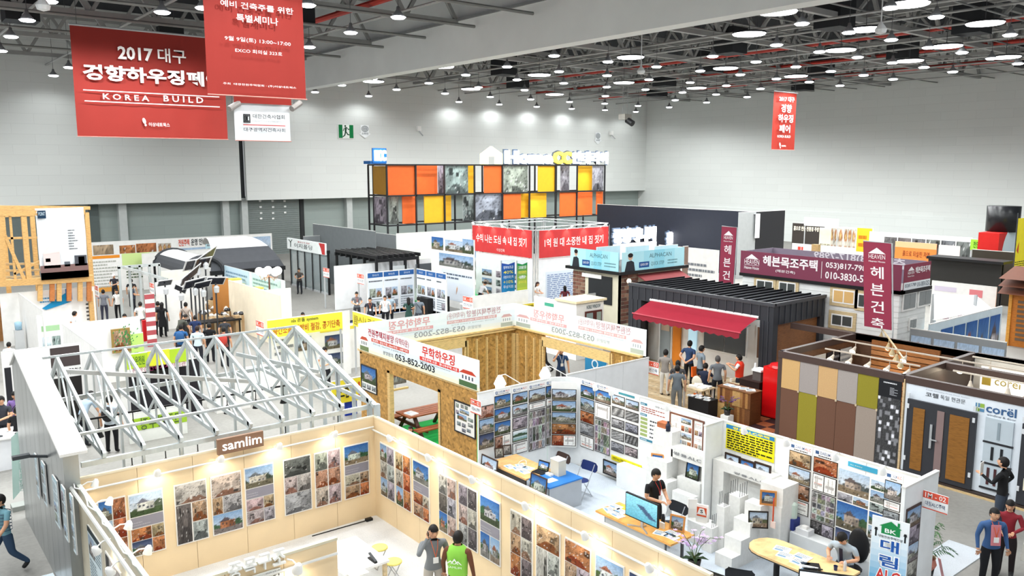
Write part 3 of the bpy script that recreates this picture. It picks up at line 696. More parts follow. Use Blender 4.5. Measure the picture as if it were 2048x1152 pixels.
def footprint(m,fr,cx,cy,s,col,d=.06):
    a = fr.uv(cx,cy); b = fr.uv(cx+s,cy+s); w = abs(b[0]-a[0])
    def o(u,v,rx,ry,rot):
        pts = []
        for k in range(14):
            t = 2*PI*k/14; x,y = rx*math.cos(t),ry*math.sin(t); pts.append((a[0]+w*(u+x*math.cos(rot)-y*math.sin(rot)),a[1]+w*(v+x*math.sin(rot)+y*math.cos(rot))))
        q_poly(m,fr,pts,col,d)
    o(0,.1,.32,.6,.25); o(.22,-.72,.2,.24,.2)
y1 = at(139,48,15.0)[1]
t,fr,*_ = hang_banner('hall_banner','wide red fair banner reading KOREA BUILD, hanging at the upper left',y1,(139,48),(456,279),RB)
fr = Fr('y',y1,.08); m = MB()
tbox(m,fr,(233,92),(305,124),'2017',bold=.03); tbox(m,fr,(313,96),(371,129),'대구',bold=.012)
tbox(m,fr,(163,127),(443,176),'경향하우징페어',bold=.035)
hline(m,fr,165,180,436,.022,'#f7f1ee'); hline(m,fr,168,202,437,.022,'#f7f1ee')
tbox(m,fr,(204,187),(297,203),'K O R E A',bold=.015); tbox(m,fr,(325,191),(405,207),'B U I L D',bold=.015)
footprint(m,fr,287,243,11,'#f7f1ee'); tbox(m,fr,(296,245),(338,254),'이상네트웍스',bold=0)
m.build('lettering',PRINT,t)
y2 = 26.0
t,fr,*_ = hang_banner('hall_banner','tall red seminar banner hanging in front of the wide one',y2,(407,0),(613,199),'#902a22',extra=1.6)
fr = Fr('y',y2,.08); m = MB()
tbox(m,fr,(430,-24),(600,-3),'대구경북건축사회',bold=.01)
tbox(m,fr,(437,0),(583,31),'예비 건축주를 위한',bold=.008); tbox(m,fr,(469,28),(553,53),'특별세미나',bold=.01)
tbox(m,fr,(446,72),(578,95),'9월 9일(토) 13:00~17:00',bold=0); tbox(m,fr,(467,97),(561,113),'EXCO 회의실 323호',bold=-.004)
tbox(m,fr,(443,165),(589,179),'주최  대경전원주택협회 · (주)이상네트웍스',bold=0); m.build('lettering',PRINT,t)
y3 = 36.0
t,fr,u0,v0,u1,v1 = hang_banner('hall_banner','small white architects banner with a red top, below the tall red one',y3,(467,185),(582,283),'#e8ecef')
fr = Fr('y',y3,.08); m = MB(); rbox(m,fr,(465,180),(581,211),RB,.02)
tbox(m,fr,(503,228),(567,239),'대한건축사협회','#2d3034'); tbox(m,fr,(503,241),(567,246),'KOREA INSTITUTE OF REGISTERED ARCHITECTS','#8d9194',bold=0)
hline(m,fr,484,249.5,568,.02,'#c04a4a'); tbox(m,fr,(485,255),(568,265),'대구광역시건축사회','#2b3440')
for k in range(3): 
    a = fr.uv(484+k*2.6,228+k*2.6); b = fr.uv(499-k*2.6,246-k*2.6); e = .05
    for q in ((a[0],a[1]-e,b[0],a[1]),(a[0],b[1],b[0],b[1]+e),(a[0],b[1],a[0]+e,a[1])): q_rect(m,fr,*q,'#2a2c2e',.04)
    if k != 1: q_rect(m,fr,b[0]-e,b[1],b[0],a[1],'#2a2c2e',.04)
m.build('lettering',PRINT,t)
for px_ in (464,588):
    p = Vector(ony(px_,210,y3)); t = thing('ceiling_speaker','grey tube speaker %s the white architects banner' % ('left of' if px_ < 500 else 'right of'),'speaker',p); MB().tube([(p.x-.25,p.y-.3,p.z-.2),(p.x+.3,p.y,p.z+.1)],.13,10).build('body',mat('#8a8480',.5),t); MB().tube([(p.x,p.y,p.z),(p.x,p.y,ZC)],.02,5).build('cable',DS,t)
y4 = at(1570,182,14.6)[1]
t,fr,*_ = hang_banner('hall_banner','narrow red fair banner hanging in front of the right hall wall',y4,(1549,182),(1589,300),'#982c20')
fr = Fr('y',y4,.08); m = MB()
tbox(m,fr,(1556,192),(1586,205),'2017 대구',bold=.02)
tbox(m,fr,(1560,208),(1580,226),'경향',bold=.02); tbox(m,fr,(1554,228),(1583,246),'하우징',bold=.02); tbox(m,fr,(1556,249),(1577,266),'페어',bold=.02)
tbox(m,fr,(1552,270),(1578,276),'KOREA BUILD',bold=0); footprint(m,fr,1557,290,4,'#ffffff'); tbox(m,fr,(1560,290),(1569,294),'이상네트웍스')
m.build('lettering',PRINT,t)
# ------------------------------------------------------------------ booth shell helpers
HW = 2.5
def wall(name,lab,x0,y0,x1,y1,z1=HW,m=WHITE,cat='partition wall',group=None,z0=0.0,top=None):
    t = thing(name,lab,cat,((x0+x1)/2,(y0+y1)/2,z0),0,group)
    long_x = abs(x1-x0) > abs(y1-y0); L = abs(x1-x0) if long_x else abs(y1-y0); n = max(1,round(L/1.0))
    for k in range(n):      # the wall is set up from one metre boards
        g = .004
        if long_x: a = min(x0,x1)+L*k/n; b = min(x0,x1)+L*(k+1)/n; mb = BX(a+g,y0,z0,b-g,y1,z1-.03)
        else: a = min(y0,y1)+L*k/n; b = min(y0,y1)+L*(k+1)/n; mb = BX(x0,a+g,z0,x1,b-g,z1-.03)
        mb.build('board',m,t)
    e = .006
    BX(min(x0,x1)-e,min(y0,y1)-e,z1-.04,max(x0,x1)+e,max(y0,y1)+e,z1).build('top_rail',top or mat('#e3e3df',.4,.2),t)
    return t
def poster(name,lab,fr,TL,BR,draw,cat='poster',group=None,frame=None,th=.02,fw=.03,size=None,bg='#eeece8'):
    """a board hung flat on a wall; draw(mb, fr, u0, v0, u1, v1) lays the print"""
    a = fr.uv(*TL); u0,v1 = a
    if size: u1,v0 = u0+size[0],v1-size[1]
    else: b = fr.uv(*BR); u1,v0 = b
    return board(name,lab,fr,u0,v0,u1,v1,draw,cat,group,frame,th,fw,bg)
def board(name,lab,fr,u0,v0,u1,v1,draw,cat='poster',group=None,frame=None,th=.02,fw=.03,bg='#eeece8',parent=None,pmat=None):
    c = fr.p((u0+u1)/2,v0)
    t = parent if parent is not None else thing(name,lab,cat,c,0,group)
    m = MB(); q_slab(m,fr,u0,v0,u1,v1,th); m.build('backing',mat(bg,.5),t)
    m = MB(); draw(m,fr_out(fr,th+.003),u0,v0,u1,v1)
    if m.v: m.build('print',pmat or PRINT,t)
    if frame:
        m = MB(); f = fw; e = th+.015
        for q in ((u0-f,v0-f,u0,v1+f),(u1,v0-f,u1+f,v1+f),(u0,v0-f,u1,v0),(u0,v1,u1,v1+f)): q_slab(m,fr,*q,e)
        m.build('frame',mat(frame,.45),t)
    return t
import copy as _cp
def fr_out(fr,d):
    f = _cp.copy(fr); f.out = fr.out+d; return f
def sub(u0,v0,u1,v1,a,b,c,d):
    """fraction box a..c across, b..d down from the top"""
    w = u1-u0; h = v1-v0; return (u0+w*a,v1-h*d,u0+w*c,v1-h*b)
def spot_lamp(lab,group,base,tip,rails=True,col='#f4f4f2',w=None,lcol=(1,.86,.66),aim=(0,0,-1),r=.055,cat='spotlight',size=130):
    """clamp lamp: an arm from the rail, a round white head and a lit bulb"""
    t = thing('clamp_spotlight',lab,cat,base,0,group)
    b = Vector(base); e = Vector(tip)
    MB().tube([b,b.lerp(e,.5)+Vector((0,0,.04)),e],.012,6).build('arm',mat(col,.4),t)
    d = Vector(aim).normalized(); q = d.cross(Vector((1,.3,0))).normalized()
    m = MB(); m.tube([e-d*r*.8,e-d*r*.2,e+d*r*1.0,e+d*r*1.7],[r*.5,r*.95,r*1.15,r*1.3],10,cap=False); m.build('lamp_head',mat(col,.4),t,smooth=True)
    m = MB(); m.tube([e+d*r*.8,e+d*r*1.6],[r*.9,r*1.0],10); m.build('bulb',mat('#fff4de',.4,emit=14.0),t)
    l = lamp_light(t,'lamp_light','SPOT',w or SPOT_W,tuple(e+d*r*1.9-Vector(wloc(t))),(0,0,0),lcol,size,.8,.05)
    l.rotation_euler = d.to_track_quat('-Z','Y').to_euler()
    return t
def rail(lab,pts,r=.022,m=None,cat='rail',group=None):
    return tag(MB().tube(pts,r,6).build('wall_rail',m or mat('#dcdcd8',.35,.3)),lab,cat,group)
def ordn(k): return ('first','second','third','fourth','fifth','sixth','seventh','eighth','ninth','tenth','eleventh','twelfth')[k]
# ------------------------------------------------------------------ booth in beige boards (samlim)
YS,XS0,XS1 = 16.7,2.86,9.19
wall('partition_wall','beige board wall under the samlim sign, nine photo posters in view',XS0,YS,XS1+.06,YS+.06,m=BEIGE,top=mat('#efe2c6',.5))
wall('partition_wall','long beige wall of photo posters running toward the camera beside two men',XS1,6.9,XS1+.06,YS,m=BEIGE,top=mat('#efe2c6',.5))
wall('partition_wall','grey white wall end at lower left carrying a cable rail',XS0-.06,8.5,XS0,YS,m=mat('#d8cfb9',.6),top=mat('#c9ccc0',.5))
YF = 11.35
wall('partition_wall','short beige wall with white raised letters at the bottom left',XS0,YF,5.54,YF+.06,m=BEIGE,top=mat('#d9d2b8',.5))
for (lb,a,b) in (('booth_floor_samlim',(XS0,5,0),(XS1,YS,.03)),):
    tag(BX(*a,*b).build('carpet',mat('#d0d0d0',.9,kind='carpet')),'pale grey carpet inside the beige booth','carpet')
# posters
def P_samlim(v,seed):
    kinds = {
     'A': [(.03,.02,.97,.33,0),(.03,.345,.48,.98,1),(.52,.345,.97,.66,2),(.52,.675,.97,.98,3)],
     'B': [(.03,.02,.97,.36,0),(.03,.37,.35,.65,1),(.37,.37,.97,.65,2),(.03,.66,.97,.98,3)],
     'C': [(.03,.02,.97,.36,0),(.03,.375,.97,.54,'band'),(.03,.555,.6,.75,1),(.62,.555,.97,.75,2),(.03,.76,.6,.98,3),(.62,.76,.97,.98,4)],
     'D': [(.03,.02,.97,.32,0),(.03,.33,.48,.62,1),(.5,.33,.97,.62,2),(.03,.63,.97,.98,3)],
     'E': [(.03,.02,.48,.33,0),(.52,.02,.97,.33,1),(.03,.34,.48,.64,2),(.52,.34,.97,.64,3),(.03,.65,.48,.98,4),(.52,.65,.97,.98,1)],
     'F': [(.03,.02,.97,.4,0),(.03,.415,.97,.58,'band'),(.03,.595,.48,.98,1),(.52,.595,.97,.98,2)],
     'G': [(.03,.02,.97,.98,0)]}
    lay,ks = v
    def d(m,fr,u0,v0,u1,v1):
        for q in kinds[lay]:
            b = sub(u0,v0,u1,v1,*q[:4])
            if q[4] == 'band': q_rect(m,fr,*b,'#8a8893',.003); q_lines(m,fr,b[0]+.02,b[1]+.03,b[0]+(b[2]-b[0])*.6,b[3]-.08,2,'#a3a1ab',d=.004)
            else: q_pic(m,fr,*b,ks[q[4] % len(ks)],seed*5+q[4],nx=26,ny=24)
    return d
frS = Fr('y',YS)
SL = [((194,1003),('E',['blue','orange','mount','orange','warm']),'leftmost narrow photo poster on the beige wall, partly behind a lamp',0),
      ((255,991),('C',['mount','orange','warm','dusk','orange']),'photo poster with a round brown roof among hills, on the beige wall',1),
      ((346.5,971),('A',['room','dark','warm','bw']),'photo poster of attic rooms, first of the three in the middle of the beige wall',2),
      ((419.5,954),('B',['room','warm','bw','house']),'photo poster of pale rooms above a blue grey house on the beige wall',3),
      ((487,937),('C',['house','room','warm','room','bw']),'photo poster with a dark gabled house under blue sky on the beige wall',4),
      ((565,920),('D',['dark','room','bw','bw']),'photo poster with dining room and white stairs below the right wall lamp',5),
      ((627,906.7),('E',['bw','room','warm','warm','room']),'photo poster of six small rooms on the right part of the beige wall',6),
      ((686,893),('C',['blue','room','warm','warm','orange']),'photo poster with a white house under deep blue sky next to the corner',7)]
for TL,v,lb,sd in SL: poster('photo_poster',lb,frS,TL,None,P_samlim(v,sd),size=(.65 if sd else .5,1.3),group='posters in the beige booth')
frR = Fr('x',XS1)
SR = [(16.4,('E',['house','bw','room','bw','house']),'photo poster nearest the inner corner on the right beige wall'),
      (15.7,('E',['warm','orange','room','orange','house']),'photo poster of orange toned rooms on the right beige wall'),
      (14.95,('C',['blue','orange','room','warm','orange']),'photo poster with a gabled house on deep blue beside the orange rooms'),
      (13.93,('E',['bw','room','dark','bw','blue']),'photo poster of grey rooms and a blue sky strip behind the phoning man'),
      (13.2,('E',['bw','dark','room','bw','bw']),'photo poster of monochrome rooms above the green vest'),
      (12.46,('F',['blue','blue','house']),'photo poster of white low houses under violet sky right of the green vest'),
      (11.5,('E',['room','dark','warm','room','orange']),'tall poster of corridors and a round mirror cut by the bottom of the photo'),
      (10.75,('A',['warm','room','bw','dark']),'tall poster of a room with black window frames at the photo bottom'),
      (9.98,('D',['orange','warm','bw','orange']),'poster with a radiating orange timber ceiling at the photo bottom'),
      (9.22,('B',['house','mount','room','house']),'poster of a black roofed farmhouse at the photo bottom'),
      (8.46,('F',['dusk','bw','room']),'violet headed poster farthest along the right beige wall')]
for k,(y,v,lb) in enumerate(SR):
    w = .65; board('photo_poster',lb,frR,-y,.65,-y+w,1.95,P_samlim(v,20+k),group='posters in the beige booth')
# hanging wires for the posters
m = MB()
for k in range(11): pass
# rails and lamps
rail('thin white rail along the top of the wall with the samlim sign',[(XS0+.1,YS-.08,2.26),(XS1-.05,YS-.08,2.26)])
rail('thin white rail along the top of the right beige wall',[(XS1-.08,YS-.05,2.2),(XS1-.08,7.2,2.2)])
for k,px_ in enumerate((303,429,545,655)):
    x = ony(px_,[930,905,880,855][k],YS)[0]
    spot_lamp('white clamp lamp above the posters of the samlim wall, %s from the left' % ordn(k),'lamps on the samlim wall',(x,YS-.08,2.3),(x+.02,YS-.36,2.42),w=17,aim=(0,.55,-1))
for k,(px_,py_) in enumerate(((805,868),(883,908),(972,950),(1079,996),(1199,1057),(1328,1120))):
    y = onx(px_,py_,XS1)[1]
    spot_lamp('white clamp lamp on the right beige wall, %s from the inner corner' % ordn(k),'lamps on the right beige wall',(XS1-.08,y,2.24),(XS1-.36,y,2.4),w=18,aim=(.6,0,-1))
for k,(px_,py_) in enumerate(((196,992),(225,1032),(263,1077),(302,1125))):
    y = onx(px_,py_,XS0+.3)[1]
    spot_lamp('white clamp lamp right of the grey wall end, %s from the far corner' % ordn(k),'lamps on the grey wall',(XS0,y,2.4),(XS0+.28,y,2.44),w=3,aim=(-.3,0,-1))
for k,(px_,py_) in enumerate(((185,1058),(212,1094),(272,1148))):
    y = onx(px_,py_,XS0-.35)[1]
    spot_lamp('white clamp lamp reaching left from the grey wall rail, %s from the far corner' % ordn(k),'lamps left of the grey wall',(XS0-.1,y,2.44),(XS0-.34,y,2.34),w=6,aim=(.5,0,-1))
rail('white lighting rail with wrapped cables along the grey wall top',[(XS0-.16,YS+.05,2.46),(XS0-.16,9,2.46)],.035)
m = MB(); rr = random.Random(4); pts = [(XS0-.1+rr.uniform(-.05,.05),16.6-.25*k,2.52+rr.uniform(0,.05)) for k in range(30)]; m.tube(pts,.012,5); tag(m.build('cable',mat('#e6e6e2',.5)),'loose white cable lying along the top of the grey wall','cable')
# samlim sign
fr = Fr('y',YS-.12); a = fr.uv(433,893); b = fr.uv(525,894)
t = thing('samlim_sign','brown box sign with white letters samlim on top of the beige wall','sign',fr.p((a[0]+b[0])/2,2.42))
m = MB(); q_slab(m,fr,a[0],2.42,b[0],2.75,.08,'#8a6248'); m.build('box',mat('#8b6a54',.5),t)
m = MB(); q_text(m,fr,a[0]+.09,2.5,b[0]-.05,2.7,'samlim','#ffffff',.085,.004,depth=.02); m.build('lettering',mat('#ffffff',.4,emit=.6),t)
# short wall letters
fr = Fr('y',YF-.02); t = thing('raised_letters','white raised Hangul letters standing on the short beige wall','sign',(4.3,YF,2.5)); a = fr.uv(455,1143); b = fr.uv(573,1120)
m = MB(); wv = (b[0]-a[0])/4
for k,ch in enumerate('중목구조'): q_text(m,fr,a[0]+wv*k*1.0,2.38,a[0]+wv*(k+.86),2.62,ch,'#ffffff',.0,.01,depth=.06)
m.build('lettering',mat('#f4f4f0',.4),t)
a = fr.uv(470,1155); b = fr.uv(560,1138)
board('slogan_strip','white strip with small black Hangul below the raised letters',fr,a[0],2.18,b[0],2.32,lambda m,f,u0,v0,u1,v1: (q_text(m,f,u0+.03,v0+.03,u0+(u1-u0)*.58,v1-.04,'안전한 주거공간을 위한','#45464a',.003,0),q_text(m,f,u0+(u1-u0)*.62,v0+.02,u1-.02,v1-.02,'내진설계','#1d1e22',.003,.012)),cat='sign',bg='#f7f7f3')
rail('white rail on the face of the short beige wall',[(XS0+.1,YF-.08,2.28),(5.5,YF-.08,2.28)])
for k,(px_,py_) in enumerate(((440,1146),(588,1118))):
    x = ony(px_,py_,YF-.3)[0]; spot_lamp(('left' if k == 0 else 'right')+' white clamp lamp on the short wall with raised letters','lamps on the short wall',(x,YF-.05,2.42),(x+.05,YF-.33,2.4),w=15,aim=(0,.5,-1),r=.065)
# white table, stools, power strip, cable
def yellow_stool(p,lab):
    t = thing('folding_stool',lab,'stool',(p[0],p[1],.03)); x,y = p[:2]
    MB().lathe([(.001,.44),(.17,.44),(.175,.46),(.165,.475),(.001,.475)],(x,y,0),18).build('seat',mat('#efe07c',.5),t)
    m1 = [((-.12,-.12),(.12,.12)),((.12,-.12),(-.12,.12))]
    for (a0,a1),(b0,b1) in m1:
        for s in (-.1,.1): MB().tube([(x+a0,y+a1*0+s,.05),(x+b0*.8,y+s,.43)],.01,6).build('leg',CHROME,t)
    m = MB(); m.tube([(x-.12,y-.12,.05),(x-.12,y+.12,.05)],.01,6); m.tube([(x+.12,y-.12,.05),(x+.12,y+.12,.05)],.01,6); m.build('foot_bar',CHROME,t)
yellow_stool(at(759,1093,.48),'yellow round folding stool behind the white table, the farther one')
yellow_stool(at(787,1121,.48),'yellow round folding stool near the phoning man')
T0 = at(671,1076,.72); T1 = at(713,1072+6,.72); T2 = at(770,1118,.72); T3 = at(695,1150,.72)
cx,cy = T3[0],T3[1]; tx0,tx1 = T3[0]-.05,T2[0]+.02; ty0,ty1 = T3[1]-.02,T1[1]+.1
t = thing('table','white table with wooden legs beside the yellow stools','table',((tx0+tx1)/2,(ty0+ty1)/2,.03))
BX(tx0,ty0,.7,tx1,ty1,.745).build('tabletop',mat('#f4f4f1',.4),t)
for x in (tx0+.04,tx1-.1):
    for y in (ty0+.04,ty1-.1): BX(x,y,.03,x+.07,y+.07,.7).build('leg',mat('#d9c49c',.6,kind='wood'),t)
p = at(745,1120,.76); m = MB(); m.cbox((p[0],p[1],.775),(.14,.3,.05)); o = thing('binder_clip','small dark stapler lying on the white table','stapler',(p[0],p[1],.745)); BX(p[0]-.03,p[1]-.14,.745,p[0]+.03,p[1]+.14,.775).build('base',BLACK,o); MB().bar((p[0],p[1]-.14,.78),(p[0],p[1]+.12,.86),.045,.03).build('arm',mat('#34363a',.4),o)
p = at(716,1146,.75); tag(BX(p[0]-.18,p[1]-.1,.745,p[0]+.18,p[1]+.1,.75).build('leaflet',mat('#f0ead2',.5)),'pale leaflet at the near end of the white table','leaflet')
p = at(745,1033,.03); t = thing('power_socket','black plug and cable in the corner of the beige booth floor','socket',(p[0]-.2,p[1]-.15,.03)); BX(p[0]-.26,p[1]-.2,.03,p[0]-.1,p[1]-.1,.09).build('plug',BLACK,t); MB().tube([(p[0]-.25,p[1]-.15,.05),(p[0]-.8,p[1]-.12,.04),(p[0]-1.6,p[1]-.1,.04)],.012,5).build('cord',BLACK,t)
# ------------------------------------------------------------------ light gauge steel house
GALV = mat('#cdd4d5',.35,.45,kind='metal',scale=2)
EX0,EX1,EY0,EY1,EZ = 3.3,9.25,16.95,21.9,2.78
PKY,PKZ = 21.0,3.95
t = thing('steel_frame_house','roofless house frame of galvanised steel trusses behind the samlim wall','building frame',((EX0+EX1)/2,19.4,0))
def sbar(nm,p,q,w=.07,h=.07,m=GALV): return MB().bar(p,q,w,h).build(nm,m,t)
nT = 9; xs = [EX0+.1+(EX1-EX0-.15)*k/(nT-1) for k in range(nT)]
for k,x in enumerate(xs):
    tr = MB().bar((x,EY0,EZ),(x,EY1,EZ),.05,.09).build('truss',GALV,t)
    def cb(nm,p,q,w=.06,h=.1): MB().bar(p,q,w,h).build(nm,GALV,tr)
    cb('top_chord',(x,EY0-.12,EZ+.02),(x,PKY,PKZ)); cb('top_chord',(x,PKY,PKZ),(x,EY1,EZ+.55))
    cb('heel',(x,EY1,EZ),(x,EY1,EZ+.55)); cb('heel',(x,EY0,EZ-.06),(x,EY0,EZ+.1))
    def tz(y): return EZ+.02+(PKZ-EZ)*(y-EY0+.12)/(PKY-EY0+.12)
    for a_,b_ in ((18.6,18.6),(20.0,20.0),(PKY,PKY)): cb('web',(x,a_,EZ),(x,b_,tz(b_)),.035,.05)
    for a_,b_ in ((17.6,18.6),(19.3,20.0),(20.0,20.9),(18.6,19.3)):
        cb('web',(x,a_,EZ if b_ != 19.3 else tz(a_)),(x,b_,tz(b_) if b_ != 19.3 else EZ),.035,.05)
sbar('ridge_member',(EX0-.5,PKY,PKZ+.05),(EX1,PKY,PKZ+.05),.06,.05)
p0 = at(140,884,3.05); sbar('purlin',(EX0-.35,EY0+.65,tz(EY0+.65)+.06),(EX1-.15,EY0+.65,tz(EY0+.65)+.06),.08,.05)
sbar('eave_plate',(EX0-.3,EY0,EZ-.12),(EX1+.05,EY0,EZ-.12),.08,.1); sbar('eave_plate',(EX0-.3,EY1,EZ-.05),(EX1+.05,EY1,EZ-.05),.08,.1)
sbar('cross_brace',(xs[0],20.5,3.75),(xs[5]+.3,19.6,3.05),.09,.09,mat('#cfcfcb',.35,.4)); sbar('cross_brace',(xs[5]+.3,20.4,3.6),(xs[8],19.6,3.0),.09,.09)
for k in range(7):
    y = EY0+(EY1-EY0)*k/6; top = tz(y) if y < PKY else PKZ-(y-PKY)*.68
    sbar('stud',(EX1,y,0),(EX1,y,top-.03),.09,.05)
for x in xs[::2]: sbar('stud',(x,EY1,0),(x,EY1,EZ),.05,.09)
for x in xs[1::1]: sbar('stud',(x,EY0,0),(x,EY0,EZ-.1),.05,.09)
sbar('gable_rafter',(EX1,EY0-.25,EZ-.05),(EX1,PKY,PKZ+.02),.12,.07); sbar('gable_rafter',(EX1,PKY,PKZ),(EX1,EY1,EZ+.55),.12,.07)
MB().bar((EX1+.02,EY0-.27,EZ-.5),(EX1+.02,EY0-.27,EZ),.12).build('corner_box',GALV,t)
# the clad gable wall at the left with its white coping
t = thing('clad_gable_wall','tall galvanised sheet wall with a sloping white coping at the left','wall',(2.72,18.6,0))
GS2 = mat('#a7abac',.3,.7,kind='metal',scale=1.3)
def ztop(y): return 3.13+.233*(y-16.5) if y < 21 else 4.18-.5*(y-21)
n = 9
for k in range(n):
    y0 = 16.35+(21.9-16.35)*k/n; y1 = 16.35+(21.9-16.35)*(k+1)/n
    m = MB(); m.add([(x,y,z) for x in (2.6,2.86) for y,z in ((y0+.006,0),(y1-.006,0),(y1-.006,ztop(y1)),(y0+.006,ztop(y0)))],[(0,1,2,3),(7,6,5,4),(0,4,5,1),(1,5,6,2),(2,6,7,3),(3,7,4,0)]); m.build('sheet_panel',GS2,t)
m = MB(); m.bar((2.78,16.3,ztop(16.3)+.03),(2.78,21,ztop(21)+.03),.46,.06); m.build('coping',mat('#f3f2ee',.4),t)
m = MB(); m.bar((2.78,21,ztop(21)+.03),(2.78,21.95,ztop(21.9)+.03),.46,.06); m.build('coping',mat('#f3f2ee',.4),t)
m = MB(); m.bar((2.64,18.0,2.62),(2.2,18.0,2.72),.05); m.cbox((2.15,18.0,2.72),(.3,.12,.07)); tag(m.build('arm_spotlight',mat('#4a4d50',.4)),'dark arm floodlight fixed to the galvanised sheet wall','floodlight')
# poster strips on the sheet wall (left face)
frG = Fr('x',2.58)
def text_board(hd='#b7d3de',seed=0,rows=4):
    def d(m,fr,u0,v0,u1,v1):
        q_rect(m,fr,u0,v0,u1,v1,'#dbe9ee',.001); q_rect(m,fr,u0,v1-(v1-v0)*.07,u1,v1,hd,.003)
        r = random.Random(seed)
        for k in range(rows):
            b = sub(u0,v0,u1,v1,.05,.1+.88*k/rows,.95,.1+.88*(k+.85)/rows)
            if r.random() < .6:
                q_pic(m,fr,b[0],b[1],b[0]+(b[2]-b[0])*.48,b[3],r.choice(['house','bw','mount','detail']),seed+k,nx=12,ny=10); q_lines(m,fr,b[0]+(b[2]-b[0])*.53,b[1],b[2],b[3],6,'#7b8b94')
            else: q_lines(m,fr,*b,6,'#7b8b94')
    return d
for k,(x0,y0,x1,y1) in enumerate(((70,905,83,1000),(84,920,98,1015),(106,948,124,1060),(124,968,140,1085),(141,985,156,1110))):
    a = onx(x0,y0,2.58); b = onx(x1,y1,2.58)
    board('info_poster','pale blue information sheet on the sheet metal wall, %s from the far end' % ordn(k),frG,-a[1],max(.4,b[2]),-b[1],a[2],text_board(seed=k,rows=4),group='sheets on the sheet metal wall')
frG2 = Fr('x',XS0-.06)
for k,(y,lb,hd) in enumerate(((15.6,'poster with a dark header band on the left face of the grey wall','#26343a'),(14.3,'large grey photo poster lit by a lamp on the left face of the grey wall',None),(13.0,'white photo poster at the bottom left below the rail',None))):
    board('info_poster',lb,frG2,-y,.5,-y+1.0,2.0,text_board(hd or '#cfd8dc',30+k,3) if k == 0 else P_samlim(('G',['bw']) if k == 1 else ('D',['bw','room','bw','mount']),60+k),group='posters left of the grey wall')
# inside the steel house: track lights
def track(lab,p,q,n,cones,m=BLACK,grp=None,drop=.25,lit=False,w=0,down=(0,0,-1)):
    t = thing('track_light',lab,'track light',tuple((Vector(p)+Vector(q))/2),0,grp)
    MB().bar(p,q,.04).build('track',m,t)
    for k in range(n):
        c = Vector(p).lerp(Vector(q),(k+.5)/n); e = c+Vector((0,0,-drop)); d = Vector(down).normalized()
        mm = MB(); mm.tube([c,e],.012,5); mm.tube([e,e+d*.08,e+d*.22],[.03,.05,.1],10); h = mm.build('lamp_head',m,t)
        if lit:
            MB().tube([e+d*.2,e+d*.235],.085,10).build('bulb',mat('#fff0d0',.4,emit=18.0),h,raw=False)
            if w: lamp_light(t,'lamp_light','SPOT',w,tuple(e+d*.25-Vector(wloc(t))),tuple(d.to_track_quat('-Z','Y').to_euler()),(1,.82,.6),120,.7,.05)
    return t
track('black track with cone lamps inside the steel frame, nearer run',(3.7,17.5,2.5),(9.0,17.5,2.5),8,0,grp='tracks in the steel frame')
track('black track with cone lamps inside the steel frame, farther run',(3.7,20.6,2.5),(9.0,20.6,2.5),7,0,grp='tracks in the steel frame')
# round cushion like heads and counter inside the steel house
t = thing('display_table','long white display table seen through the steel trusses','table',(6.5,19.2,0)); BX(4.6,18.5,.7,8.6,19.6,.76).build('tabletop',WHITE,t)
for x in (4.7,8.4):
    for y in (18.6,19.4): BX(x,y,0,x+.06,y+.06,.7).build('leg',LGREY,t)
for k in range(9):
    x = 4.8+k*.42; tag(BX(x,18.7+.15*(k % 3),.76,x+.3,19.0+.15*(k % 3),.77+.02*(k % 2)).build('leaflet',mat(['#f4f2ee','#cfe0ea','#f1dfc3'][k % 3],.5)),'small leaflet on the white display table under the trusses','leaflet','leaflets under the trusses')
# leaning feather flag and its base at the left
t = thing('feather_flag','pale green leaning feather flag with mirrored Hangul at the left aisle','flag',at(58,1008,0))
p0 = Vector(at(75,1010,0)); p0.x -= .0
top = Vector(ony(60,845,p0.y)); bot = Vector(ony(66,1000,p0.y))
MB().tube([bot,bot.lerp(top,.5)+Vector((.1,0,0)),top],.015,6).build('pole',CHROME,t)
m = MB(); A = [ony(22,875,p0.y),ony(60,842,p0.y),ony(64,955,p0.y),ony(26,1000,p0.y)]; m.add(A,[(0,1,2,3)]); m.build('cloth',mat('#bfded6',.7),t)
fr = Fr('y',p0.y,.01); m = MB()
for k,ch in enumerate('코아건설'): 
    a = fr.uv(38-k*.3,893+k*23); b = fr.uv(50-k*.3,912+k*23); q_text(m,fr,a[0],b[1],b[0],a[1],ch,'#eef7f5',.004,.01,mirror=True)
m.build('lettering',PRINT,t); BX(p0.x-.55,p0.y-.15,0,p0.x+.25,p0.y+.2,.12).build('base',mat('#9fa39e',.7),t)
p = at(60,1010,0); q = at(83,1070,0); tag(BX(1.95,15.2,0,2.58,18.4,.012).build('floor_mat',mat('#dde8ef',.8,kind='carpet')),'pale blue mat with a white edge beside the sheet metal wall','mat')
t2 = thing('white_counter','white box counter with small goods at the far left','counter',at(20,900,0))
a = at(-10,868,.9); b = at(52,868,.9); BX(b[0]-1.6,b[1]-.1,0,b[0]+.05,b[1]+.9,.88).build('body',mat('#e8eaee',.5),t2); BX(b[0]-1.65,b[1]-.15,.88,b[0]+.1,b[1]+.95,.92).build('top',WHITE,t2)
for k in range(7):
    x = b[0]-1.4+k*.2; y = b[1]+.1+.3*(k % 2); tag(MB().lathe([(.001,0),(.06,0),(.06,.03),(.001,.05)],(x,y,.92),10).build('saw_blade',CHROME if k % 2 else mat('#3a3d42',.4)),'small round sample on the white counter at far left','sample','samples on the far left counter')
def bthing(name,lab,cat,x0,y0,z0,x1,y1,z1,m,group=None):
    return tag(BX(x0,y0,z0,x1,y1,z1).build(name,m),lab,cat,group)
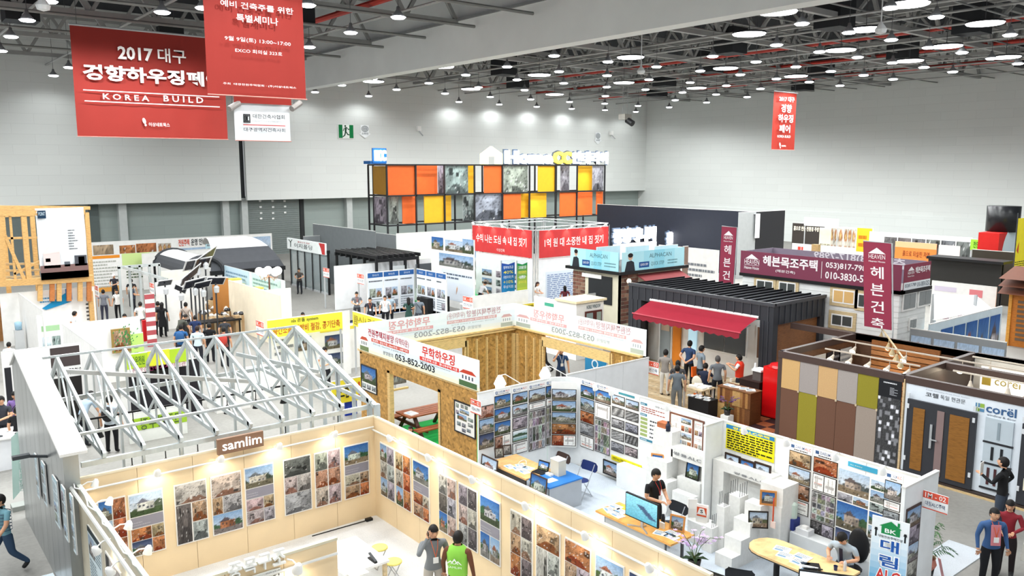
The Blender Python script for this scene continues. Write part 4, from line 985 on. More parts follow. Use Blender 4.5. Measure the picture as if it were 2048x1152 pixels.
def pic_draw(kind,seed,nx=22,ny=17,mg=0.0):
    return lambda m,f,u0,v0,u1,v1: q_pic(m,f,u0+mg,v0+mg,u1-mg,v1-mg,kind,seed,0,nx,ny)
# ------------------------------------------------------------------ aerated block house booth (ALC)
AX0,AX1,AY0,AY1 = 12.3,15.36,6.72,16.75
WB = mat('#eef0f0',.6)
tag(BX(9.26,3.5,0,15.3,16.7,.02).build('carpet',mat('#c3ccd6',.9,kind='carpet')),'pale blue carpet of the block house booth','carpet')
tag(BX(15.42,6.7,0,18.6,7.5,.02).build('carpet',mat('#c6ccd2',.9,kind='carpet')),'strip of pale carpet behind the potted palm','carpet')
wall('partition_wall','white wall hung with house photos behind the two desks of the block house booth',AX0,AY1,14.7,AY1+.06,m=WB)
wall('partition_wall','bare white wall between the block house booth and the timber booth',AX1+.06,AY1-.0,18.85,AY1+.04,m=mat('#e2e4e6',.6))
wall('partition_wall','long white wall of house photos, yellow banner and two block portals',AX1,AY0+.1,AX1+.06,16.15,m=WB)
wall('partition_wall','white wall end carrying the red and white booth number sign at right',14.63,AY0,15.98,AY0+.07,m=WB)
wall('partition_wall','short white divider wall between the two block portals',14.73,11.33,AX1,11.39,m=WB)
t = thing('curved_wall','curved white wall corner joining the two photo walls','partition wall',(15.2,16.6,0)); m = MB(); n = 8; ctr = (14.7,16.09)
cp = [(ctr[0]+.66*math.cos(PI/2*(1-k/n)),ctr[1]+.66*math.sin(PI/2*(1-k/n))) for k in range(n+1)]
for k in range(n): m.add([(cp[k][0],cp[k][1],0),(cp[k+1][0],cp[k+1][1],0),(cp[k+1][0],cp[k+1][1],HW),(cp[k][0],cp[k][1],HW),(cp[k][0]+.04,cp[k][1]+.04,0),(cp[k+1][0]+.04,cp[k+1][1]+.04,0),(cp[k+1][0]+.04,cp[k+1][1]+.04,HW),(cp[k][0]+.04,cp[k][1]+.04,HW)],[(0,1,2,3),(7,6,5,4),(3,2,6,7)])
m.build('panel',WB,t,smooth=False)
fB = Fr('y',AY1); fR = Fr('x',AX1)
BK2 = '#2a2523'
def Z5(x,y): return (920+x/4.43,700+y/4.43)
def col_board(lab,fr,x0,x1,ytl,items,hgt=None,sd=0,title=True):
    """one tall display strip: items = list of (z5 y at left edge top, y bottom at left edge, kind)"""
    a0 = fr.uv(*Z5(x0,ytl)); b0 = fr.uv(*Z5(x1,ytl)); u0,u1 = a0[0],b0[0]
    t = thing('photo_board',lab,'display board',fr.p((u0+u1)/2,0),0,'photo strips of the block house booth')
    vs = [fr.uv(*Z5(x0,y))[1] for it in items for y in it[:2]]
    lo,hi = min(vs)-.02,max(vs)+.02
    m = MB(); q_slab(m,fr,u0-.01,lo,u1+.01,hi+.14,.012); m.build('backing',mat('#f3f3f1',.5),t)
    f2 = fr_out(fr,.014)
    if title:
        m = MB(); h = .06; q_rect(m,f2,u0+.04,hi+.03,u0+.11,hi+.1,'#3d5a86',0); q_rect(m,f2,u0+.06,hi+.045,u0+.09,hi+.085,'#dfe6ef',.002)
        q_text(m,f2,u0+.14,hi+.05,u0+(u1-u0)*.66,hi+.1,'DAELIM','#3a5a94',.0,.004); q_text(m,f2,u0+(u1-u0)*.68,hi+.05,u1-.02,hi+.1,'ALC','#c03a34',.0,.004); q_lines(m,f2,u0+.06,hi+.0,u1-.05,hi+.035,1,'#6b6b70',d=0)
        m.build('heading',PRINT,t)
    for k,(ya,yb,kd) in enumerate(items):
        v1 = fr.uv(*Z5(x0,ya))[1]; v0 = fr.uv(*Z5(x0,yb))[1]; g = .018
        m = MB(); q_slab(m,f2,u0+.005,v0,u1-.005,v1,.012,BK2); ph = m.build('photo',mat(BK2,.4),t)
        m = MB(); f3 = fr_out(f2,.014)
        if kd == 'split': q_pic(m,f3,u0+g,v0+g,(u0+u1)/2,v1-g,'warm',sd+k,0); q_pic(m,f3,(u0+u1)/2,v0+g,u1-g,v1-g,'plan',sd+k,0)
        else: q_pic(m,f3,u0+g,v0+g,u1-g,v1-g,kd,sd+k,0,*((30,34) if kd == 'mosaic' else (22,17)))
        m.build('print',PRINT,ph,raw=False)
    return t
col_board('strip of three dark framed house photos at the left end of the photo wall',fB,163,296,500,[(505,615,'warm'),(622,748,'house'),(755,885,'dusk')],sd=1,title=False)
col_board('photo strip of blue sky houses right of the booth number sign',fB,301,443,410,[(412,520,'blue'),(528,640,'blue'),(648,762,'blue'),(770,880,'split')],sd=3)
col_board('photo strip with a lake photo and two plans at its foot',fB,460,594,385,[(388,485,'house'),(497,597,'mount'),(605,710,'bw'),(718,820,'lake'),(830,930,'plan')],sd=9)
col_board('photo strip with a white villa above a cream plan and a mosaic',fB,605,752,355,[(358,468,'mount'),(475,535,'plan'),(545,900,'mosaic')],sd=12)
col_board('photo strip with a blue sky villa above plans, next to the curved corner',fB,757,888,318,[(322,425,'blue'),(432,500,'plan'),(508,850,'mosaic')],sd=17)
fC = Free(( (14.7+15.36)/2-.03,(16.1+16.75)/2-.02,0),(1,-1,0),(0,0,1)); 
t = thing('photo_board','photo strip of five pictures mounted in the curved wall corner','display board',(15.1,16.5,0)); m = MB(); q_slab(m,fC,-.36,.55,.36,2.42,.02); m.build('backing',mat('#f3f3f1',.5),t)
for k,kd in enumerate(('mount','house','house','orange','split')):
    v1 = 2.22-.33*k; v0 = v1-.31; m = MB(); f2 = fr_out(fC,.022); q_slab(m,f2,-.34,v0,.34,v1,.012,BK2); ph = m.build('photo',mat(BK2,.4),t); m = MB(); f3 = fr_out(f2,.014)
    if kd == 'split': q_pic(m,f3,-.32,v0+.015,.0,v1-.015,'orange',3,0); q_pic(m,f3,0,v0+.015,.32,v1-.015,'plan',3,0)
    else: q_pic(m,f3,-.32,v0+.015,.32,v1-.015,kd,60+k,0)
    m.build('print',PRINT,ph)
col_board('photo strip of sunny white villas on the long wall beside the curved corner',fR,1075,1197,300,[(303,405,'blue'),(413,520,'house'),(528,625,'orange'),(633,735,'bw'),(743,850,'plan')],sd=25)
col_board('photo strip with a hillside villa above a cream plan on the long wall',fR,1203,1342,335,[(340,445,'blue'),(455,590,'plan'),(598,890,'mosaic')],sd=31)
for c_,(x0,x1) in enumerate(((1352,1466),(1474,1590))):
    y0 = (388,428)[c_]
    col_board(('left' if c_ == 0 else 'right')+' strip of five grey construction photos with yellow captions',fR,x0,x1,y0,[(y0+104*k,y0+104*k+80,['mount','detail','bw','detail','bw'][k]) for k in range(5)],sd=40+c_*7,title=False)
def zb(x,y): return (1280+x/4.43,760+y/4.43)
def za(x,y): return (1100+x/4.43,892+y/4.43)
def zd(x,y): return (1380+x/4.43,892+y/4.43)
def zc(x,y): return (1648+x/4.43,892+y/4.43)
poster('title_strip','teal title strip over the construction photos',fR,Z5(1410,370),Z5(1550,430),lambda m,f,u0,v0,u1,v1: q_text(m,f,u0+.04,v0+.03,u1-.04,v1-.03,'ALC 시공현장','#e6f4f4',0,.004),'sign',bg='#3f8a98')
def d_textpanel(m,f,u0,v0,u1,v1):
    for k,(a,b) in enumerate(((.03,.09),(.3,.36),(.92,.98))):
        q = sub(u0,v0,u1,v1,.02,a,.24+.2*(k == 2),b); q_rect(m,f,*q,'#3f7f97',0); q_lines(m,f,q[0]+.02,q[1]+.01,q[2]-.02,q[3]-.01,1,'#dcebf0',d=.002)
    q_lines(m,f,*sub(u0,v0,u1,v1,.05,.12,.9,.27),3,'#a2483c',d=0)
    for k in range(5):
        q = sub(u0,v0,u1,v1,.03,.4+.1*k,.26,.47+.1*k); q_rect(m,f,*q,'#9fae6e',0); q_lines(m,f,*sub(u0,v0,u1,v1,.34,.4+.1*k,.98,.48+.1*k),1,'#3f4246',d=0)
    q_rect(m,f,*sub(u0,v0,u1,v1,.5,.02,.56,.07),'#444',0) if False else q_text(m,f,*sub(u0,v0,u1,v1,.5,.02,.98,.07),'대림 ALC 주택','#4a4f58',0,.004)
poster('text_panel','white text panel with teal headings and green labels on the long wall',fR,Z5(1600,445),(1341,900),d_textpanel,'display board',bg='#f6f6f4')
def d_brown(m,f,u0,v0,u1,v1):
    q_rect(m,f,*sub(u0,v0,u1,v1,.68,0,.74,1),'#7a4d3c',.004)
    r = random.Random(3)
    for q,kd in (((.06,.06,.28,.2),'plan'),((.33,.04,.64,.2),'house'),((.06,.24,.3,.42),'plan'),((.34,.28,.44,.44),'orange'),((.46,.28,.56,.44),'bw'),((.57,.28,.66,.44),'orange'),((.04,.5,.34,.68),'house'),((.36,.5,.66,.68),'mount'),((.02,.74,.18,.92),'orange'),((.22,.74,.36,.92),'house'),((.38,.74,.52,.92),'bw'),((.54,.74,.66,.92),'orange'),((.76,.08,.96,.24),'plan'),((.76,.3,.86,.45),'warm'),((.88,.3,.98,.45),'bw'),((.76,.52,.98,.66),'plan'),((.76,.72,.86,.92),'warm'),((.88,.72,.98,.92),'bw')):
        q_pic(m,f,*sub(u0,v0,u1,v1,*q),kd,int(q[0]*50+q[1]*90),0,10,9)
poster('framed_picture_board','brown framed board of many small pictures above the left block portal',fR,(1343,826),(1405,910),d_brown,'display board',frame='#6d4637',fw=.035)
def d_yellow(m,f,u0,v0,u1,v1):
    q_rect(m,f,*sub(u0,v0,u1,v1,0,0,1,.16),'#2f7fb5',0); q_text(m,f,*sub(u0,v0,u1,v1,.14,.03,.9,.14),'쌍용ALC주택','#f0e040',.003,.03)
    q_text(m,f,*sub(u0,v0,u1,v1,.03,.2,.16,.27),'ALC','#c0392b',.003,.01)
    q_lines(m,f,*sub(u0,v0,u1,v1,.03,.2,.97,.98),8,'#26280e',d=.003,fill=.55)
poster('yellow_text_banner','yellow banner full of black text with a blue heading above the right block portal',fR,(1454,847),(1548,926),d_yellow,'banner',bg='#e9dd1c')
poster('yellow_strip','long narrow yellow slogan strip under the construction photos',fR,Z5(1345,925),Z5(1610,1068),lambda m,f,u0,v0,u1,v1: (q_text(m,f,u0+.05,v0+.03,u0+(u1-u0)*.5,v1-.03,'친환경 ALC 전문기업','#4c4a10',0,.01),q_text(m,f,u0+(u1-u0)*.55,v0+.03,u1-.05,v1-.03,'www.dlalc.co.kr','#4c4a10',0,.004)),'sign',bg='#eee024')
fl = Fr('x',AX1,.12)
for k,(TL,BR,kd) in enumerate(((za(512,115),za(630,268),'house'),(za(640,168),za(758,318),'blue'))):
    poster('framed_photo',('left' if k == 0 else 'right')+' one of two black framed photos on the low ledge under the yellow strip',fl,TL,BR,pic_draw(kd,70+k),'picture frame',frame='#1d1a19',fw=.03)
bthing('low_ledge','low white box ledge running below the two black framed photos','ledge',15.05,12.3,.02,15.34,14.4,.62,WB)
for k,(x0,y0,x1,y1) in enumerate(((800,645,905,775),(930,695,1035,815),(1062,725,1175,860))):
    poster('framed_photo','%s of three dark framed photos below the yellow text banner' % ('left','middle','right')[k],fl,zb(x0,y0),zb(x1,y1),pic_draw(['mount','blue','mount'][k],75+k),'picture frame',frame='#2e1f1c',fw=.04)
# block portals: pieces of aerated concrete block
BLK = mat('#e6e6e3',.8,scale=14); BLG = mat('#cfd0ce',.85,scale=14)
def blocks(lab,boxes,loc,cat='block display',m=None,grp=None):
    t = thing('block_portal',lab,cat,loc,0,grp)
    for q in boxes: BX(*q).build('block',m or BLK,t)
    return t
tp = blocks('left white block portal with grey Hangul letters and a framed photo in it',[
    (15.0,12.5,0,15.34,13.15,1.55),(15.0,11.42,1.36,15.34,12.55,1.62),(15.22,11.6,0,15.34,12.5,1.36),(15.0,11.42,0,15.22,11.62,1.36),(14.8,12.5,0,15.0,13.15,1.25),(15.02,12.55,1.55,15.34,13.15,1.95)],(15.1,12.3,0))
f = Fr('x',14.99); m = MB(); a = f.uv(*zb(295,620)); b = f.uv(*zb(540,745)); q_text(m,f,a[0],b[1]+.02,a[0]+(b[0]-a[0])*.5,a[1]-.02,'쌍용','#8e9092',0,.0,depth=.01); q_text(m,f,a[0]+(b[0]-a[0])*.53,b[1]+.02,b[0],a[1]-.02,'ALC','#8e9092',0,-.005,depth=.01); m.build('lettering',mat('#8e9092',.6),tp)
tp = blocks('right white block portal with grey Hangul letters under three framed photos',[
    (15.0,9.75,1.44,15.34,11.3,1.66),(15.0,11.0,0,15.34,11.3,1.44),(15.24,9.9,0,15.34,11.0,1.44),(14.75,9.3,1.2,15.34,9.85,1.62),(14.72,9.3,0,15.34,9.7,1.2)],(15.1,10.4,0))
m = MB(); a = f.uv(*zb(830,800)); b = f.uv(*zb(1110,930)); q_text(m,f,a[0],b[1]+.02,a[0]+(b[0]-a[0])*.45,a[1]-.02,'쌍용','#8e9092',0,.0,depth=.01); q_text(m,f,a[0]+(b[0]-a[0])*.48,b[1]+.02,b[0],a[1]-.02,'ALC','#8e9092',0,-.005,depth=.01); m.build('lettering',mat('#8e9092',.6),tp)
def frame_at(lab,p,yaw,w,h,kind,seed,fcol='#1b1918',tilt=12,fw=.025,cat='picture frame',stand=True):
    """a free standing picture frame, bottom centre at p, facing yaw degrees"""
    a = math.radians(yaw); n = Vector((math.cos(a),math.sin(a),0)); u = Vector((-math.sin(a),math.cos(a),0)); tl = math.radians(tilt); w_ = Vector((0,0,math.cos(tl)))-n*math.sin(tl)
    f_ = Free(p,u,w_)
    if f_.nn.dot(n) < 0: f_ = Free(p,-u,w_)
    t = board('framed_photo',lab,f_,-w/2,fw,w/2,h,pic_draw(kind,seed),cat,frame=fcol,fw=fw,th=.015)
    if stand:
        q = Vector(p); MB().bar(q+w_*h*.7,q-n*h*.35,.03,.012).build('strut',mat(fcol,.5),t)
    return t
frame_at('black framed photo standing in the left block portal',(15.08,11.95,.95),180,.34,.36,'blue',81,tilt=8)
bthing('block_shelf','white block shelf inside the left portal','block',14.95,11.62,0,15.22,12.3,.95,BLK)
bl = [('lowest white block step',13.55,9.65,.3),('second white block step',13.85,9.65,.6),('third white block step',14.15,9.65,.9)]
for lb,x,y,h in bl: bthing('block_step',lb+' of the stair of aerated blocks','block',x,y,.02,x+.3,y+.42,h,BLK)
bthing('block_pier','broad white block pier behind the block steps','block',14.45,9.62,.02,14.74,10.02,1.2,BLK)
for lb,x,y,s,h,rods in (('tall narrow block post with thin steel rods, left of the steps',14.1,10.28,.2,1.05,7),('white block post with rods between portal and steps',14.5,10.18,.3,1.2,8),('short block post with three rods in front of the left portal',13.88,10.42,.26,.58,4),('low block under the cement bags',14.0,10.78,.4,.5,0)):
    t = thing('block_post',lb,'block',(x+s/2,y+s/2,.02)); BX(x,y,.02,x+s,y+s,h).build('block',BLK,t)
    for k in range(rods):
        a = x+.03+(s-.06)*(k % 4)/3; b = y+.03+(s-.06)*(k//4); MB().tube([(a,b,h-.05),(a+.01,b,h+.3)],.006,5).build('rod',DGREY,t)
frame_at('dark framed photo leaning on the side of the block steps',(14.32,9.58,.78),225,.36,.34,'mount',83,tilt=6)
frame_at('orange wood framed photo hung with a red badge ribbon on the block pier',(14.6,9.55,1.22),215,.26,.28,'blue',84,fcol='#c68748',fw=.04,tilt=6)
frame_at('small orange framed photo behind the man in black',(14.9,12.9,1.0),205,.26,.3,'blue',85,fcol='#c68748',fw=.035)
t = thing('ribbon','orange badge ribbon hanging from the wood framed photo','ribbon',(14.5,9.4,.8)); MB().bar((14.55,9.38,1.45),(14.52,9.36,.95),.04,.01).build('strap',mat('#d9532e',.6),t); MB().cbox((14.51,9.35,.88),(.02,.12,.14)).build('badge',mat('#f0d9d0',.5),t)
def cement(lab,x,y,z,yaw,big=True):
    t = thing('cement_bag',lab,'bag',(x,y,z),yaw)
    m = MB(); v = []; w,d,h = (.26,.11,.4) if big else (.2,.1,.42)
    m.add([(-w/2,-d/2,0),(w/2,-d/2,0),(w/2,d/2,0),(-w/2,d/2,0),(-w/2*1.1,-d*.6,h*.5),(w/2*1.1,-d*.6,h*.5),(w/2*1.1,d*.6,h*.5),(-w/2*1.1,d*.6,h*.5),(-w/2,-.02,h),(w/2,-.02,h),(w/2,.02,h),(-w/2,.02,h)],
          [(0,3,2,1),(0,1,5,4),(1,2,6,5),(2,3,7,6),(3,0,4,7),(4,5,9,8),(5,6,10,9),(6,7,11,10),(7,4,8,11),(8,9,10,11)])
    m.build('sack',mat('#eeeae4',.7),t,raw=True)
    if big:
        f_ = Free((-w/2,-d*.62-.004,0),(1,0,0),(0,0,1)); m = MB(); q_poly(m,f_,[(.02,.2),(w-.02,.2),(w-.02,.36),(.02,.36)],'#d8532c'); q_poly(m,f_,[(w*.3,.34),(w*.7,.34),(w*.88,.2),(w*.12,.2)],'#f1ede6',.003); q_text(m,f_,w*.38,.23,w*.62,.31,'S','#2a2a2e',.006,.03); q_rect(m,f_,.02,.15,w-.02,.185,'#d8532c'); m.build('print',PRINT,t,raw=True)
    return t
cement('white cement bag with an orange label on the low block',14.16,10.9,.5,-PI/2+.35)
cement('plain white cement bag leaning behind the orange labelled one',14.2,11.22,.5,-PI/2+.9,False)
bthing('block_box','square white block panel leaning in front of the left portal','block',14.55,11.5,.02,14.75,12.1,.75,BLK)
bthing('block_box','large white block stack behind the man in black','block',14.6,12.3,.02,15.0,12.75,.85,BLK)
t = thing('bottle_display','dark bottle and brown sample box on top of the left block portal','sample',(15.1,12.9,1.95)); MB().lathe([(.001,0),(.06,0),(.06,.14),(.03,.2),(.03,.24)],(15.05,12.7,1.55+.4),10).build('bottle',mat('#232a3c',.3),t); BX(15.1,12.85,1.95,15.3,13.1,2.08).build('box',mat('#a4603c',.6),t)
# two photo columns right of the yellow banner
def quad_col(lab,u_l,u_r,rows,TLy,sd,ya=None):
    pass
def strip(lab,x0,x1,items,sd,title=True,fr=fR,conv=zd):
    a = fr.uv(*conv(x0,items[0][0])); b = fr.uv(*conv(x1,items[0][0])); u0,u1 = a[0],b[0]
    t = thing('photo_board',lab,'display board',fr.p((u0+u1)/2,0),0,'photo strips of the block house booth'); rows = [(fr.uv(*conv(x0,i[0]))[1],fr.uv(*conv(x0,i[1]))[1],i[2]) for i in items]
    hi = rows[0][0]; lo = rows[-1][1]; m = MB(); q_slab(m,fr,u0-.01,lo-.02,u1+.01,hi+.16,.012); m.build('backing',mat('#f3f3f1',.5),t); f2 = fr_out(fr,.014)
    if title:
        m = MB(); q_rect(m,f2,u0+.03,hi+.06,u0+.11,hi+.13,'#3d5a86',0); q_text(m,f2,u0+.14,hi+.07,u0+(u1-u0)*.66,hi+.13,'DAELIM','#3a5a94',0,.004); q_text(m,f2,u0+(u1-u0)*.68,hi+.07,u1-.02,hi+.13,'ALC','#c03a34',0,.004); q_lines(m,f2,u0+.1,hi+.01,u1-.1,hi+.05,1,'#44454a',d=0,fill=.6); m.build('heading',PRINT,t)
    for k,(v1,v0,kd) in enumerate(rows):
        m = MB(); q_slab(m,f2,u0+.004,v0+.004,u1-.004,v1-.004,.012,BK2); ph = m.build('photo',mat(BK2,.4),t); f3 = fr_out(f2,.014); m = MB(); g = .018
        if isinstance(kd,str): q_pic(m,f3,u0+g,v0+g,u1-g,v1-g,kd,sd+k,0,*((24,30) if kd == 'mosaic' else (26,20)))
        else:
            n = len(kd)
            for i,q in enumerate(kd): q_pic(m,f3,u0+g+(u1-u0-2*g)*i/n,v0+g,u0+(u1-u0-g)*(i+.96)/n,v1-g,q,sd+k+i,0)
        m.build('print',PRINT,ph)
    return t
strip('photo strip with temple roof photos right of the yellow text banner',887,1085,[(28,160,'warm'),(168,302,'mount'),(308,440,'warm'),(448,570,'plan')],90)
strip('photo strip with an orange eaved house and two floor plans',1102,1322,[(85,225,'orange'),(232,385,('plan','plan')),(392,650,'mosaic'),(655,770,('dark','bw'))],97)
def big_board(m,f,u0,v0,u1,v1):
    S = lambda *q: sub(u0,v0,u1,v1,*q)
    for q,kd,sd in (((.0,.0,.62,.3),'mount',3),((.65,.02,1,.14),'mount',5),((.65,.155,1,.3),'house',6),((.0,.315,.3,.42),'bw',7),((.32,.315,.62,.42),'mount',8),((.65,.315,1,.42),'bw',9),((0,.435,.62,.78),'blue',12),((.65,.435,1,.6),'blue',14),((.65,.615,1,.78),'mount',15),((0,.795,.3,.98),'dusk',16),((.32,.795,.64,.98),'dark',17),((.66,.795,1,.98),'detail',18)):
        q_pic(m,f,*S(*q),kd,sd,0,26,20)
poster('large_photo_board','large photo board with a grey block house and a blue sky mansion',fR,zc(140,190),zc(540,1010),big_board,'display board',bg='#f4f4f2')
poster('title_strip','blue title strip above the large photo board',fR,zc(218,132),zc(472,250),lambda m,f,u0,v0,u1,v1: q_text(m,f,u0+.05,v0+.04,u1-.3,v1-.04,'ALC 완공현장','#eef4d0',0,.004),'sign',bg='#3d9cc0')
strip('photo strip with a villa on a lawn next to the wall end',545,700,[(290,460,'house'),(468,548,'plan'),(556,640,'bw'),(648,760,'mount')],110,conv=zc)
fE = Fr('y',AY0)
t = thing('photo_board','narrow dark photo strip on the near face of the wall end','display board',(15.1,AY0,.3)); m = MB(); q_slab(m,fE,14.72,.2,15.3,2.05,.015,'#3a2e2b'); m.build('backing',mat('#4a3935',.5),t)
for k,kd in enumerate(('house','bw','mount','bw','dusk')):
    m = MB(); q_pic(m,fr_out(fE,.018),14.75,2.0-.36*(k+1)+.02,15.27,2.0-.36*k,kd,120+k,0); m.build('photo',PRINT,t)
def sign_no(lab,f,u0,v0,u1,v1,num,txt):
    t = thing('booth_number_sign',lab,'sign',f.p((u0+u1)/2,v0)); m = MB(); q_slab(m,f,u0,v0,u1,v1,.02); m.build('panel',mat('#f4f4f2',.5),t)
    h = v1-v0
    for q,s in ((fr_out(f,.023),False),):
        m = MB(); q_rect(m,q,u0,v1-h*.4,u1,v1,'#dd5a45',0); q_rect(m,q,u0,v0,u1,v0+h*.06,'#dd5a45',0); q_text(m,q,u0+.04,v1-h*.34,u1-.04,v1-h*.06,num,'#f8f2ee',.002,.01); q_text(m,q,u0+.05,v0+h*.2,u1-.05,v0+h*.46,txt,'#4a5a78',0,.006); m.build('print',PRINT,t)
    return t
sign_no('red and white booth number sign 1M-02 on the wall end at right',Fr('x',15.36),-6.71,1.93,-6.25,2.27,'1M - 02','대림ALC주택')
fq = Fr('y',AY1-.01); a = fq.uv(*Z5(190,385)); b = fq.uv(*Z5(295,515)); sign_no('red and white booth number sign 1M-02 at the left end of the photo wall',Fr('x',AX0-.02),-17.05,1.93,-16.6,2.3,'1M - 02','대림ALC주택')
# booth lamps: clip spots on arms, and big white pendants behind the wall
for k,(px_,py_) in enumerate(((1360,790),(1514,850),(1598,870),(1695,902),(1790,925))):
    y = onx(px_,py_,AX1+.05)[1]
    spot_lamp('clip lamp on the top of the long photo wall, %s from its far end' % ordn(k),'lamps on the long photo wall',(AX1+.03,y+.15,HW),(AX1-.45,y,HW+.1),w=4,aim=(.5,0,-1),r=.06)
for k,(px_,py_) in enumerate(((1213,770),(1245,783))):
    y = onx(px_,py_,AX1)[1]
    spot_lamp('clip lamp on the long wall near the curved corner, the %s' % ('farther' if k == 0 else 'nearer'),'lamps near the curved corner',(AX1+.03,y+.2,HW),(AX1-.45,y,HW+.08),w=4,aim=(.5,0,-1),r=.06)
for k,(px_,py_) in enumerate(((1000,764),(1090,747))):
    p = ony(px_,py_,AY1+.35); t = thing('white_booth_lamp','glowing white lamp on an arm behind the photo wall, the %s one' % ('left' if k == 0 else 'right'),'lamp',p)
    MB().lathe([(.05,.18),(.1,.1),(.17,-.05),(.13,-.1),(.12,-.2),(.001,-.24)],p,14).build('lamp_head',mat('#ffffff',.4,emit=3.0),t,smooth=True); MB().tube([(p[0],p[1],p[2]+.18),(p[0]+.1,p[1]-.1,p[2]+.22),(p[0]+.5,p[1]-.33,HW-.02)],.012,6).build('arm',WHITE,t)
    lamp_light(t,'lamp_light','POINT',6,(0,0,-.35),col=(1,.95,.88),r=.1)
# ------------------------------------------------------------------ desks
def folding_chair(lab,x,y,yaw,seatc,z=.02,fr_c='#b9bcc2'):
    t = thing('folding_chair',lab,'chair',(x,y,z),math.radians(yaw)); fm = mat(fr_c,.35,.6); sm = mat(seatc,.5)
    m = MB(); m.ell((0,.02,.44),(.2,.19,.025),14,6); m.build('seat',sm,t,raw=True,smooth=True)
    m = MB(); n = 10; vs = []
    for j,(z0,w) in enumerate(((.62,.8),(.68,1),(.8,1),(.86,.75))):
        for i in range(n+1): a = (i/n-.5)*1.5; vs.append((.27*w*math.sin(a)/.68,-.2-.06*math.cos(a)-(z0-.6)*.12,z0))
    m.add(vs,[(j*(n+1)+i,j*(n+1)+i+1,(j+1)*(n+1)+i+1,(j+1)*(n+1)+i) for j in range(3) for i in range(n)])
    vs2 = [(a,b-.02,c) for a,b,c in vs]; m.add(vs2,[(j*(n+1)+i,(j+1)*(n+1)+i,(j+1)*(n+1)+i+1,j*(n+1)+i+1) for j in range(3) for i in range(n)]); m.build('backrest',sm,t,raw=True,smooth=True)
    for s in (-1,1):
        MB().tube([(s*.2,.24,0),(s*.2,-.02,.42),(s*.21,-.24,.84)],.011,6).build('leg',fm,t,raw=True)
        MB().tube([(s*.18,-.2,0),(s*.18,.12,.43)],.011,6).build('leg',fm,t,raw=True)
    m = MB(); m.tube([(-.2,.22,.03),(.2,.22,.03)],.01,6); m.tube([(-.18,-.19,.03),(.18,-.19,.03)],.01,6); m.build('foot_bar',fm,t,raw=True); return t
WT = mat('#e3b277',.5,kind='wood',scale=2)
t = thing('desk','light wood desk with papers and a laptop in front of the photo wall','desk',(12.85,15.5,.02)); BX(12.33,14.85,.69,13.28,16.4,.73).build('desktop',WT,t); BX(12.36,14.9,.02,12.4,16.35,.69).build('modesty_panel',mat('#3b3430',.5),t)
for y in (14.9,16.3): BX(13.15,y,.02,13.2,y+.05,.69).build('leg',LGREY,t)
t = thing('desk','desk with a bright blue top and grey side beside the light wood desk','desk',(12.9,14.4,.02)); BX(12.4,14.05,.7,13.5,14.82,.735).build('desktop',mat('#2f78c4',.5),t); BX(12.42,14.08,.02,12.46,14.8,.7).build('side_panel',mat('#b9bcc0',.4),t); BX(12.42,14.07,.02,13.48,14.1,.7).build('front_panel',mat('#aeb2b8',.4,.2),t); BX(13.44,14.08,.02,13.48,14.8,.7).build('side_panel',mat('#b9bcc0',.4),t)
folding_chair('folding chair with a brown back behind the light wood desk',13.75,15.35,90,'#4b3a36'); folding_chair('folding chair with a dark blue back behind the blue desk',13.85,14.45,95,'#26356e')
t = thing('document_box','beige document box standing on the blue desk','box',(13.2,14.6,.735)); BX(13.05,14.45,.735,13.3,14.75,1.12).build('box',mat('#dcd5c2',.6),t); BX(13.04,14.44,1.12,13.31,14.76,1.14).build('lid',WHITE,t)
def laptop(lab,x,y,z,yaw,kind='blue'):
    t = thing('laptop',lab,'laptop',(x,y,z),math.radians(yaw)); BX(-.17,-.12,0,.17,.12,.02).build('base',BLACK,t,raw=True)
    m = MB(); m.bar((0,.12,.02),(0,.18,.25),.34,.015,up=(0,1,0)); m.build('lid',BLACK,t,raw=True)
    f_ = Free((0,.112,.03),(1,0,0),(0,.06,.23)); f_.nn = Vector((0,-1,.2)).normalized(); m = MB(); q_pic(m,f_,-.15,.01,.15,.2,kind,5,.004); m.build('screen',SCREEN,t,raw=True)
    m = MB(); 
    for i in range(10):
        for j in range(4): m.box(-.15+i*.03,-.02+j*.03,.02,-.127+i*.03,.003+j*.03,.024)
    o = m.build('keys',mat('#2b2c30',.5),t,raw=True); o['kind'] = 'stuff'; return t
laptop('open black laptop on the light wood desk',12.9,14.98,.73,-80)
def sheets(lab,x,y,z,n=1,w=.21,d=.3,yaw=0,col='#f3f2ee',cat='papers',pr=True,grp=None):
    t = thing('paper_stack' if n > 2 else 'brochure',lab,cat,(x,y,z),math.radians(yaw),grp); h = .004*n
    BX(-w/2,-d/2,0,w/2,d/2,h).build('paper',mat(col,.6),t,raw=True)
    if pr:
        f_ = Free((0,0,h),(0,-1,0),(1,0,0)); m = MB(); q_lines(m,f_,-d*.4,-w*.1,d*.4,w*.4,3,'#56667a',d=.002); q_rect(m,f_,-d*.4,-w*.4,d*.1,-w*.15,'#7b9cb8',.002); m.build('print',PRINT,t,raw=True)
    return t
rg = random.Random(8)
for k,(x,y) in enumerate(((12.55,15.75),(12.6,15.5),(12.8,15.62),(12.85,15.38),(12.62,15.25))): sheets('small brochure pile on the light wood desk',x,y,.73,rg.choice((2,6)),yaw=rg.uniform(-20,20),grp='brochures on the light wood desk')
sheets('white sheet on the blue desk',12.75,14.4,.735,1,.3,.22,pr=False); sheets('small white card box on the blue desk',12.95,14.68,.735,12,.1,.2,pr=False)
t = thing('cable_tangle','white cable and earphones tangled on the light wood desk','cable',(12.95,15.7,.73)); m = MB(); m.tube([(12.95+.12*math.cos(a)*(1+.3*math.sin(3*a)),15.72+.12*math.sin(a),.75+.03*math.sin(2*a)) for a in [k*.4 for k in range(20)]],.008,5); m.build('cord',WHITE,t)
